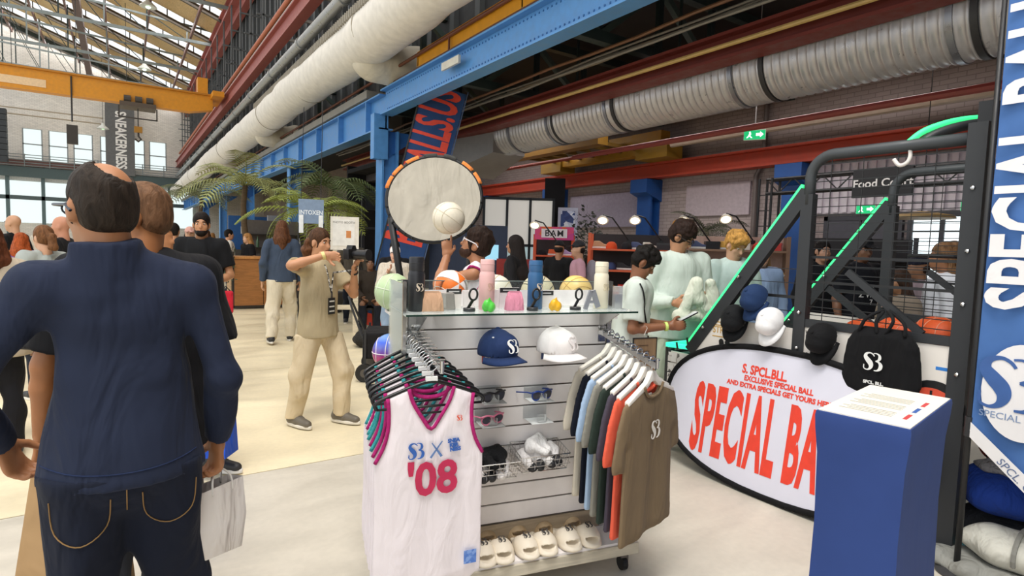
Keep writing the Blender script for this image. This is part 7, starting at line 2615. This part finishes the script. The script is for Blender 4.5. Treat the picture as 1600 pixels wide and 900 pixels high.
# ---------------------------------------------------------------- walker hidden behind the two men, only bag and foot show
wal, W3 = person('walker in grey trousers mostly hidden behind the two men, stepping forward', (0.20, 4.62), 124, 1.70, '#b27a52', top=dict(c='#2b2c30', sleeve='long', hem=0.85), bottom=dict(c='#55585c'), shoes=dict(c='#2a2a2c', sole='#efece6'),
                 hair=('short', '#2a211c'), lR=((0.1, 0.26, 0.52), (0.11, 0.44, 0.10)), lL=((-0.1, -0.05, 0.5), (-0.1, -0.28, 0.14)), aR=((0.24, 0.16, 1.08), (0.20, 0.38, 0.86)), vox=0.018, face=False)
bb_ = wpt(wal, W3['arms'][1][2] + V3(0.03, 0.05, -0.1))
bg = thing('shopping_bag', 'bright blue shopping bag with white label seen behind the navy sleeve', 'bag', (bb_.x, bb_.y, bb_.z), R(-34))
MB().add([(-0.17, -0.06, -0.02), (0.17, -0.06, -0.02), (0.17, 0.06, -0.02), (-0.17, 0.06, -0.02), (-0.19, -0.09, -0.56), (0.19, -0.09, -0.56), (0.19, 0.09, -0.56), (-0.19, 0.09, -0.56)],
         [(0, 1, 5, 4), (1, 2, 6, 5), (2, 3, 7, 6), (3, 0, 4, 7), (4, 5, 6, 7)]).build('bag_body', mat('#2a55c4', 'fabric', 0.7, fold=8, bump=0.6), bg)
MB().b2((-0.12, -0.072, -0.10), (0.05, -0.062, -0.03)).build('bag_label', mat('#e9e6e2', 'plain'), bg)
MB().tube(catmull([(-0.08, 0, -0.03), (-0.05, 0, 0.06), (0.05, 0, 0.06), (0.08, 0, -0.03)], 4), 0.008, 6).build('bag_handle', mat('#2a55c4', 'plain'), bg)

# ---------------------------------------------------------------- photographer
pho, PH = person('photographer in a sand T-shirt and cargo trousers aiming a camera', (1.39, 5.0), 148, 1.70, '#c68f6a', top=dict(c='#b3a383', sleeve='short', hem=0.80, loose=1.12, name='t_shirt_top', len=0.7), bottom=dict(c='#d6c4a4', loose=1.3),
                 shoes=dict(c='#6a6358', sole='#e6e0d4'), hair=('slick', '#4a3222'), head=(0, 4, 0), aR=((0.42, 0.10, 1.44), (0.22, 0.27, 1.53)), aL=((-0.20, 0.22, 1.18), (-0.06, 0.34, 1.40)),
                 hR=dict(d=(-0.5, 0.8, -0.1), t=(-0.3, 0.1, -1), curl=[0.5, 0.5, 0.5, 0.5, 0.3]), hL=dict(d=(0.1, 0.35, 0.8), t=(0.9, 0.2, 0.1), curl=[0.55, 0.6, 0.6, 0.6, 0.4]),
                 lR=((0.15, -0.06, 0.48), (0.14, -0.14, 0.10)), lL=((-0.16, 0.14, 0.48), (-0.14, 0.13, 0.10)), vox=0.012, wr=0.006)
f = Field(0.03)
f.chain([PH['Hd'](0.03, -0.08, 0.0), PH['Hd'](0.03, -0.11, -0.09), PH['Hd'](0.02, -0.10, -0.17)], [0.05, 0.058, 0.03]).chain([PH['Hd'](-0.04, -0.07, 0.0), PH['Hd'](-0.045, -0.10, -0.10), PH['Hd'](-0.03, -0.09, -0.17)], [0.045, 0.05, 0.03])
blob('long_hair', f, 0.009, mat('#5d3c27', 'hair'), pho, wr=0.006, wf=55)
bv = bvh_of(pho, ('t_shirt_top', 'body'))
for x0 in (-0.05, 0.05):
    p = on_cloth(bv, [(x0 * (1 - t) * 1.0 + 0.0, 0, 1.40 - 0.24 * t) for t in np.linspace(0, 1, 8)], (0, 0.6, 0), (0, -1, 0), 0.004)
    if len(p) > 2:
        MB().tube(p, 0.008, 6, flat=0.4).build('lanyard', mat('#2b2b2d', 'print', scale=60, inks=['#222224', '#d8d6d0', '#222224', '#8a8780']), pho)
h = bv.ray_cast(Vector((0, 0.6, 1.06)), Vector((0, -1, 0)))
yb_ = h[0].y if h[0] else 0.15
bdg = MB().b2((-0.04, yb_ + 0.004, 0.98), (0.04, yb_ + 0.009, 1.12)).build('badge', mat('#1d1d1f', 'plain'), pho)
MB().tube([(0, yb_ + 0.01, 1.17), (0, yb_ + 0.008, 1.12)], 0.006, 6).build('badge_clip', mat('#2b2b2d', 'plain'), pho)
for z in (1.085, 1.04, 1.0):
    MB().b2((-0.03, yb_ + 0.009, z), (0.03, yb_ + 0.0105, z + 0.012)).build('badge_print', mat('#d8d6d0', 'plain'), bdg)
e_, w_ = PH['arms'][1][1], PH['arms'][1][2]
wd = (w_ - e_) / np.linalg.norm(w_ - e_)
MB().tube([tuple(w_ - wd * 0.03), tuple(w_ - wd * 0.005)], 0.033, 14).build('wristwatch', mat('#e2d28a', 'plain'), pho)
e_, w_ = PH['arms'][-1][1], PH['arms'][-1][2]
wd = (w_ - e_) / np.linalg.norm(w_ - e_)
MB().tube([tuple(w_ - wd * 0.03), tuple(w_ - wd * 0.015)], 0.033, 14).build('bracelet', mat('#1b1b1d', 'plain'), pho)
cp = wpt(pho, V3(0.02, 0.36, 1.535) )
cam_o = thing('photo_camera', 'black photo camera with lens held up by the photographer', 'camera', (cp.x, cp.y, cp.z - 0.04), R(-148))
MB().b2((-0.07, -0.03, -0.045), (0.07, 0.03, 0.045)).build('camera_body', mat('#161618', 'plain', 0.4), cam_o, bevel=0.008)
MB().prism([(-0.03, 0.045), (0.03, 0.045), (0.018, 0.075), (-0.018, 0.075)], -0.028, 0.03, 'y').build('viewfinder', mat('#161618', 'plain', 0.4), cam_o)
MB().tube([(0, 0.03, 0), (0, 0.06, 0), (0, 0.065, 0), (0, 0.15, 0), (0, 0.155, 0), (0, 0.18, 0)], [0.034, 0.034, 0.04, 0.04, 0.047, 0.047], 20).build('lens', mat('#1b1b1d', 'plain', 0.35), cam_o, smooth=True)
MB().b2((-0.02, -0.01, 0.046), (0.02, 0.01, 0.05)).build('strap_lug', mat('#b3302a', 'plain'), cam_o)

# ---------------------------------------------------------------- man balancing a ball
spn, SPN = person('man in a white and magenta jersey looking up at a ball on his finger', (2.14, 3.62), -50, 1.72, '#b07a58', top=dict(c='#ebe5ea', sleeve='none', hem=0.8, loose=1.1, name='jersey'), bottom=dict(c='#2a2a30'),
                  hair=('curly', '#2a1d17'), head=(8, -22, 0), aL=((-0.16, 0.25, 1.345), (-0.07, 0.215, 1.545)), hL=dict(d=(0.05, -0.02, 1), t=(0.5, -0.8, 0), curl=[0.05, 0.75, 0.85, 0.9, 0.5]), vox=0.0115, glasses='#e8e6ea', beard='#3a2820')
bv = bvh_of(spn, ('jersey',))
for sd in (-1, 1):
    c = SPN['arms'][sd][0] + V3(sd * 0.055, 0, -0.05) * SPN['s']
    pts = [tuple(c + V3(-sd * 0.012, 0.115 * math.cos(a), 0.10 * math.sin(a)) * SPN['s']) for a in [i * 2 * PI / 24 for i in range(24)]]
    MB().tube([bv.find_nearest(Vector(p))[0] for p in pts], 0.008, 6, closed=True).build('armhole_trim', PURP, spn)
pts = [tuple(SPN['U'](0.066 * math.sin(a), 0.045 + 0.06 * math.cos(a), 1.44)) for a in [i * 2 * PI / 24 for i in range(24)]]
MB().tube([bv.find_nearest(Vector(p))[0] for p in pts], 0.008, 6, closed=True).build('neck_trim', PURP, spn)
fp = wpt(spn, SPN['arms'][-1][2] + V3(0.035, 0.0, 0.155) * 1.0)
basketball((fp.x, fp.y, fp.z + 0.117), 0.117, '#e6ddc9', '#cfc3a8', 'cream basketball balanced on a raised finger in front of the rebound net', (0.3, 0.5, 0.2), rough=0.5)

# ---------------------------------------------------------------- shoppers in mint behind the T-shirt rail
ms, MS = person('short boy in a mint top looking down at his phone', (3.2, 3.12), 140, 1.63, '#8a5a3e', top=dict(c='#cdd6cd', sleeve='short', hem=0.78, loose=1.2, len=0.8), bottom=dict(c='#a9a794', loose=1.4), hair=('puffy', '#15110f'), head=(0, 30, 0), lean=8,
                aR=((0.22, 0.05, 1.10), (0.12, 0.33, 1.13)), aL=((-0.22, 0.10, 1.10), (-0.08, 0.34, 1.12)), hR=dict(d=(-0.3, 0.9, 0.1), t=(-0.2, 0.1, 1), curl=0.5), hL=dict(d=(0.3, 0.9, 0.1), t=(0.2, 0.1, 1), curl=0.5), vox=0.0115)
e_, w_ = MS['arms'][1][1], MS['arms'][1][2]
wd = (w_ - e_) / np.linalg.norm(w_ - e_)
MB().tube([tuple(w_ - wd * 0.04), tuple(w_ - wd * 0.02)], 0.034, 14).build('wristband', mat('#cfe67a', 'plain'), ms)
bv = bvh_of(ms, ('shirt',))
p = on_cloth(bv, [(0.14 - 0.26 * t, 0, 1.40 - 0.42 * t) for t in np.linspace(0, 1, 12)], (0.5, 0.4, 0), (-0.78, -0.62, 0), 0.004)
if len(p) > 3:
    MB().tube(p, 0.013, 6, flat=0.4).build('bag_strap', mat('#1b1b1d', 'fabric'), ms)
pp = wpt(ms, V3(0.02, 0.43, 1.12))
ph_ = thing('phone', 'dark phone in the hand of the short boy in mint', 'phone', (pp.x, pp.y, pp.z), R(-128))
MB().box((0, 0, 0), (0.072, 0.15, 0.009), M=Matrix.Rotation(R(30), 3, 'X')).build('phone_body', mat('#1c1c1f', 'plain', 0.2), ph_)
MB().box((0, 0, 0.006), (0.066, 0.14, 0.002), M=Matrix.Rotation(R(30), 3, 'X')).build('phone_screen', mat('#d8d8da', 'plain', 0.2), ph_)

mt, MT = person('tall boy in a mint sweatshirt holding folded cream trousers', (4.06, 3.40), 205, 1.86, '#bf8a68', top=dict(c='#cdd8ce', sleeve='long', hem=0.80, loose=1.28, name='sweatshirt'), bottom=dict(c='#b9c2ae', loose=1.4), hair=('curly', '#2a1d18'), head=(45, 32, 0), lean=4,
                aR=((0.27, 0.02, 1.10), (0.13, 0.28, 1.10)), aL=((-0.27, 0.04, 1.10), (-0.10, 0.30, 1.13)), hR=dict(d=(-0.5, 0.8, 0.0), t=(0, 0.3, 1), curl=0.55), hL=dict(d=(0.5, 0.8, 0.0), t=(0, 0.3, 1), curl=0.55), vox=0.0115, glasses='#2a2422', fat=1.05)
gp2 = wpt(mt, V3(-0.03, 0.36, 1.20))
ft = thing('folded_trousers', 'pale cream folded trousers held by the tall boy in mint', 'trousers', (gp2.x, gp2.y, gp2.z), R(-205))
f = Field(0.015)
f.chain([(0.13, 0, -0.13), (0.08, 0.01, 0.02), (0.03, 0.0, 0.15)], [0.045, 0.05, 0.045]).chain([(0.03, 0.02, 0.15), (0.0, 0.03, 0.0), (-0.09, 0.03, -0.13)], [0.045, 0.05, 0.045]).chain([(-0.09, 0.02, 0.14), (-0.12, 0.02, 0.0), (-0.13, 0.02, -0.11)], [0.05, 0.052, 0.05]).cone((-0.15, 0.0, -0.12), (0.17, 0.0, -0.13), 0.045, 0.05)
blob('trouser_cloth', f, 0.010, mat('#d9dccb', 'fabric', fold=14, bump=0.5), ft, wr=0.004, wf=40)

bj, BJ = person('fair haired boy in a pale mint jacket with purple collar behind the green bar', (4.78, 3.36), 205, 1.80, '#d8a888', top=dict(c='#bdd0ca', sleeve='long', hem=0.8, loose=1.2, name='jacket'), bottom=dict(c='#9fa8b0'), hair=('puffy', '#b98a48'), head=(10, 26, 0), lean=4,
                aR=((0.26, 0.05, 1.12), (0.14, 0.27, 1.05)), aL=((-0.26, 0.05, 1.12), (-0.14, 0.27, 1.05)), vox=0.012)
f = Field(0.01)
f.cone(BJ['U'](-0.07, 0.0, 1.47), BJ['U'](-0.03, 0.09, 1.38), 0.022, 0.02).cone(BJ['U'](0.07, 0.0, 1.47), BJ['U'](0.03, 0.09, 1.38), 0.022, 0.02)
blob('collar', f, 0.009, mat('#5a4a86', 'fabric'), bj)

# ---------------------------------------------------------------- other visitors
def vis(label, loc, heading, H, **k):
    k.setdefault('vox', 0.019)
    return person(label, loc, heading, H, **k)


vis('bearded man in a black polo shirt facing the camera', (0.71, 7.03), 190, 1.86, skin='#b98560', top=dict(c='#17181b', sleeve='short', loose=1.12), bottom=dict(c='#23242a'), hair=('short', '#1b1512'), beard='#1b1512', vox=0.014,
    aR=((0.26, 0.0, 1.12), (0.10, 0.26, 1.08)), aL=((-0.26, 0.0, 1.12), (-0.12, 0.26, 1.05)), fat=1.08)
o = thing('red_bag', 'small red pouch bag at the hip of the bearded man', 'bag', (0.90, 6.72, 0.92))
MB().box((0, 0, 0), (0.14, 0.08, 0.24)).build('bag_body', mat('#c8283a', 'fabric'), o, bevel=0.02)
MB().tube([(-0.05, 0, 0.11), (0, 0, 0.17), (0.05, 0, 0.11)], 0.006, 6).build('bag_loop', mat('#1b1b1d', 'plain'), o)
o = thing('grey_cap_bag', 'grey cap held against the chest by the bearded man', 'cap', (0.66, 6.62, 1.10), R(30))
MB().lathe([(0.11, 0), (0.115, 0.03), (0.095, 0.09), (0.05, 0.125), (0, 0.13)], 16).build('crown', mat('#56565a', 'fabric'), o, smooth=True)
MB().prism([(-0.08, -0.07), (-0.07, -0.17), (0, -0.19), (0.07, -0.17), (0.08, -0.07)], 0.0, 0.008, 'z').build('peak', mat('#4a4a4e', 'fabric'), o)
vis('woman with a brown ponytail in a pale grey hooded jacket', (-0.62, 7.08), -35, 1.66, skin='#d0a183', top=dict(c='#a9b0ac', sleeve='long', loose=1.15, hem=0.84, name='jacket'), hair=('ponytail', '#6b482e'), vox=0.014, fat=0.95)
vis('person in a beige coat at the picture edge', (-0.76, 5.30), -10, 1.64, skin='#d0a183', top=dict(c='#b9ab97', sleeve='long', loose=1.3, hem=0.78, name='coat'), bottom=dict(c='#1b1b1f'), hair=('long', '#5b3320'), vox=0.015, face=False)
vis('red haired person in a purple patterned top', (-1.09, 9.82), 10, 1.58, top=dict(c='#6a4a8c', sleeve='long', loose=1.1, mat=mat('#6a4a8c', 'print', 0.8, scale=14, inks=['#6a4a8c', '#d9a92c', '#2c2433', '#9a7bc0', '#8a2f4a'])), hair=('long', '#9a4a24'), face=False)
vis('bald man in a black shirt near the far stall', (-1.32, 11.19), -60, 1.84, skin='#c99a7a', top=dict(c='#17181b', sleeve='short'), hair=None)
vis('bald man in a black shirt close to the ear of the man in navy', (-0.60, 8.87), -70, 1.80, skin='#c48a6e', top=dict(c='#1d1d20', sleeve='short'), hair=None)
vis('man with dark hair and a black shirt in the crowd', (0.67, 10.44), 20, 1.80, top=dict(c='#1c1e22', sleeve='short'), hair=('short', '#1d1714'), face=False)
vis('person in a pale pink cap in the crowd', (0.98, 11.49), 190, 1.76, skin='#d0a080', top=dict(c='#8a8178', sleeve='short'), hair=('cap', '#d8a89c', '#4a3020'))
vis('man in a white T-shirt behind the wooden counter', (2.14, 15.45), 90, 1.80, skin='#c08a68', top=dict(c='#e9e4da', sleeve='short', loose=1.1), hair=('short', '#17120f'))
vis('fair haired woman in a black top behind the wooden counter', (2.52, 15.2), 250, 1.72, skin='#d8aa8a', top=dict(c='#17171a', sleeve='short'), hair=('long', '#a87a4a'))
vis('person with brown hair in a denim jacket and cream trousers seen from behind', (2.05, 9.41), 8, 1.88, skin='#c99a7a', top=dict(c='#3f4b5e', sleeve='long', loose=1.12, hem=0.88, name='denim_jacket'), bottom=dict(c='#d8cdb6', loose=1.35), hair=('long', '#5b3a26'), vox=0.015, face=False,
    lR=((0.12, 0.12, 0.5), (0.12, 0.10, 0.09)), lL=((-0.12, -0.06, 0.5), (-0.16, -0.24, 0.12)))
vis('person in dark clothes sitting in the shadow by the booth', (3.78, 10.25), 200, 1.75, skin='#8a6248', top=dict(c='#3d352e', sleeve='long', loose=1.1), bottom=dict(c='#23262e'), hair=('short', '#17120f'), seated=0.42,
    lR=((0.13, 0.42, 0.50), (0.13, 0.44, 0.09)), lL=((-0.13, 0.42, 0.50), (-0.13, 0.40, 0.09)), aR=((0.25, 0.10, 0.72), (0.12, 0.32, 0.60)), aL=((-0.25, 0.10, 0.72), (-0.12, 0.32, 0.60)))
o = thing('stool', 'low dark stool under the person sitting by the booth', 'stool', (3.78, 10.25, 0))
MB().cyl((0, 0, 0.36), (0, 0, 0.40), 0.19, 18).build('seat', mat('#2c2622', 'wood'), o)
for a in (45, 135, 225, 315):
    MB().bar((0.13 * math.cos(R(a)), 0.13 * math.sin(R(a)), 0.36), (0.18 * math.cos(R(a)), 0.18 * math.sin(R(a)), 0), 0.03).build('leg', mat('#2c2622', 'wood'), o)
vis('person in a grey checked shirt standing in the booth shadow', (3.75, 11.15), 195, 1.74, skin='#8a6248', top=dict(c='#5d574e', sleeve='long'), hair=('short', '#17120f'))
vis('small person in a white beanie and fluffy cream jacket by the leaning banner', (3.14, 7.55), 215, 1.55, skin='#d8a68c', top=dict(c='#ddd2c2', sleeve='long', loose=1.25, fold=40, name='fluffy_jacket'), bottom=dict(c='#8fa3bb', loose=1.35), hair=('beanie', '#ece8e6', '#3a2a20'), vox=0.014,
    aR=((0.22, 0.08, 1.15), (0.06, 0.20, 1.36)))
vis('person in a black cap and coat right behind the white beanie', (3.32, 8.0), 200, 1.62, top=dict(c='#1a1a1d', sleeve='long'), hair=('cap', '#151517', '#201814'), face=False)
vis('woman in a black headscarf and coat by the navy booth', (4.28, 6.27), 320, 1.74, skin='#a8795c', top=dict(c='#1d1c1f', sleeve='long', loose=1.2, hem=0.35, name='coat'), hair=('hood', '#221c1b'), skirt=True, vox=0.016)
vis('man in a black T-shirt with crossed arms at the BAM stall', (5.55, 6.93), 60, 1.70, skin='#9a6a4c', top=dict(c='#141416', sleeve='short'), hair=('cap', '#17171a', '#1d1512'),
    aR=((0.25, 0.0, 1.12), (0.02, 0.20, 1.12)), aL=((-0.25, 0.0, 1.12), (-0.02, 0.22, 1.08)), face=False)
pk, PK = vis('man in a dusty pink T-shirt with a grey backpack at the BAM stall', (5.42, 6.32), 300, 1.70, skin='#b48a70', top=dict(c='#b48a98', sleeve='short'), hair=('cap', '#2a2a2e', '#1d1512'))
f = Field(0.05)
f.ell((0, -0.20, 1.22), (0.15, 0.09, 0.22)).ell((0, -0.24, 1.12), (0.11, 0.06, 0.1))
bp = blob('backpack', f, 0.02, mat('#85808a', 'fabric', fold=9, bump=0.5), pk, wr=0.008)
vis('person in a pale denim jacket behind the cage bars', (5.55, 3.55), 215, 1.70, skin='#d0a080', top=dict(c='#8a9fc0', sleeve='long', loose=1.2, name='denim_jacket'), hair=('long', '#8a6a4a'), vox=0.015)
vis('dark haired man in black behind the cage screen', (6.62, 3.48), 215, 1.77, skin='#b98a70', top=dict(c='#15161a', sleeve='long'), hair=('short', '#17110f'), vox=0.015)
bc_, BC = vis('man in a black cap and black jersey with white lettering behind the cage screen', (6.25, 2.88), 200, 1.80, skin='#7a543e', top=dict(c='#14151b', sleeve='short', loose=1.2), hair=('cap', '#14151a', '#17110f'), vox=0.015, head=(-10, 10, 0))
bv = bvh_of(bc_, ('shirt',))
lay_text(bc_, bv, 'A L\nZ WICZ\n7', 0.07, mat('#d8d8d6', 'plain'), (0, 0.2, 1.22), (0, 1, 0), bold=0.001)
vis('person in a dark cap and brown lilac top behind the cage screen', (6.30, 2.38), 320, 1.62, skin='#8a6248', top=dict(c='#8a7a80', sleeve='long', loose=1.15), hair=('capback', '#1b1d2b', '#2a1d18'), vox=0.016, face=False)
br, BR = vis('woman with braided hair in a white jersey with purple trim beside the cage', (5.72, 1.98), 330, 1.74, skin='#9a6a4a', top=dict(c='#e4e6ee', sleeve='long', loose=1.2, name='jersey'), hair=('braids', '#7a5a3e'), vox=0.013, face=False)
bv = bvh_of(br, ('jersey',))
pts = [tuple(BR['U'](0.18, 0.10 * math.cos(a), 1.33 + 0.11 * math.sin(a))) for a in [i * 2 * PI / 20 for i in range(20)]]
MB().tube([bv.find_nearest(Vector(p))[0] for p in pts], 0.009, 6, closed=True).build('jersey_trim', mat('#7a3f96', 'fabric'), br)
vis('person in a taupe sweater in front of the braided woman', (5.5, 2.22), 300, 1.50, skin='#a87a5c', top=dict(c='#8d8073', sleeve='long', loose=1.2), hair=('long', '#3a2a22'), vox=0.016, face=False)
# far crowd along the nave
g5 = random.Random(12)
cols = ['#2b2d33', '#8a8f96', '#c9c2b6', '#45536e', '#6a4a3e', '#1b1b1e', '#a33a32', '#dedad2']
who = ['black hooded top', 'grey top', 'stone coloured top', 'slate blue top', 'brown top', 'black top', 'brick red top', 'white top']
for k, (x, y) in enumerate(((-2.6, 14.0), (-3.4, 18.0), (-1.9, 21.0), (0.6, 17.0), (1.6, 19.0), (2.4, 22.0), (2.9, 25.0), (-4.6, 24.0))):
    vis('distant visitor in a %s in the nave crowd' % who[k], (x, y), g5.choice([10, 170, 200, 300, 90]), g5.uniform(1.62, 1.84), top=dict(c=cols[k], sleeve=g5.choice(['long', 'short'])), bottom=dict(c=g5.choice(['#20242e', '#3a3f4a', '#6a6252'])),
        hair=(g5.choice(['short', 'long']), g5.choice(['#1d1512', '#4a3020', '#8a6238'])), vox=0.026, face=False, hR=None, hL=None, group='distant crowd in the nave')
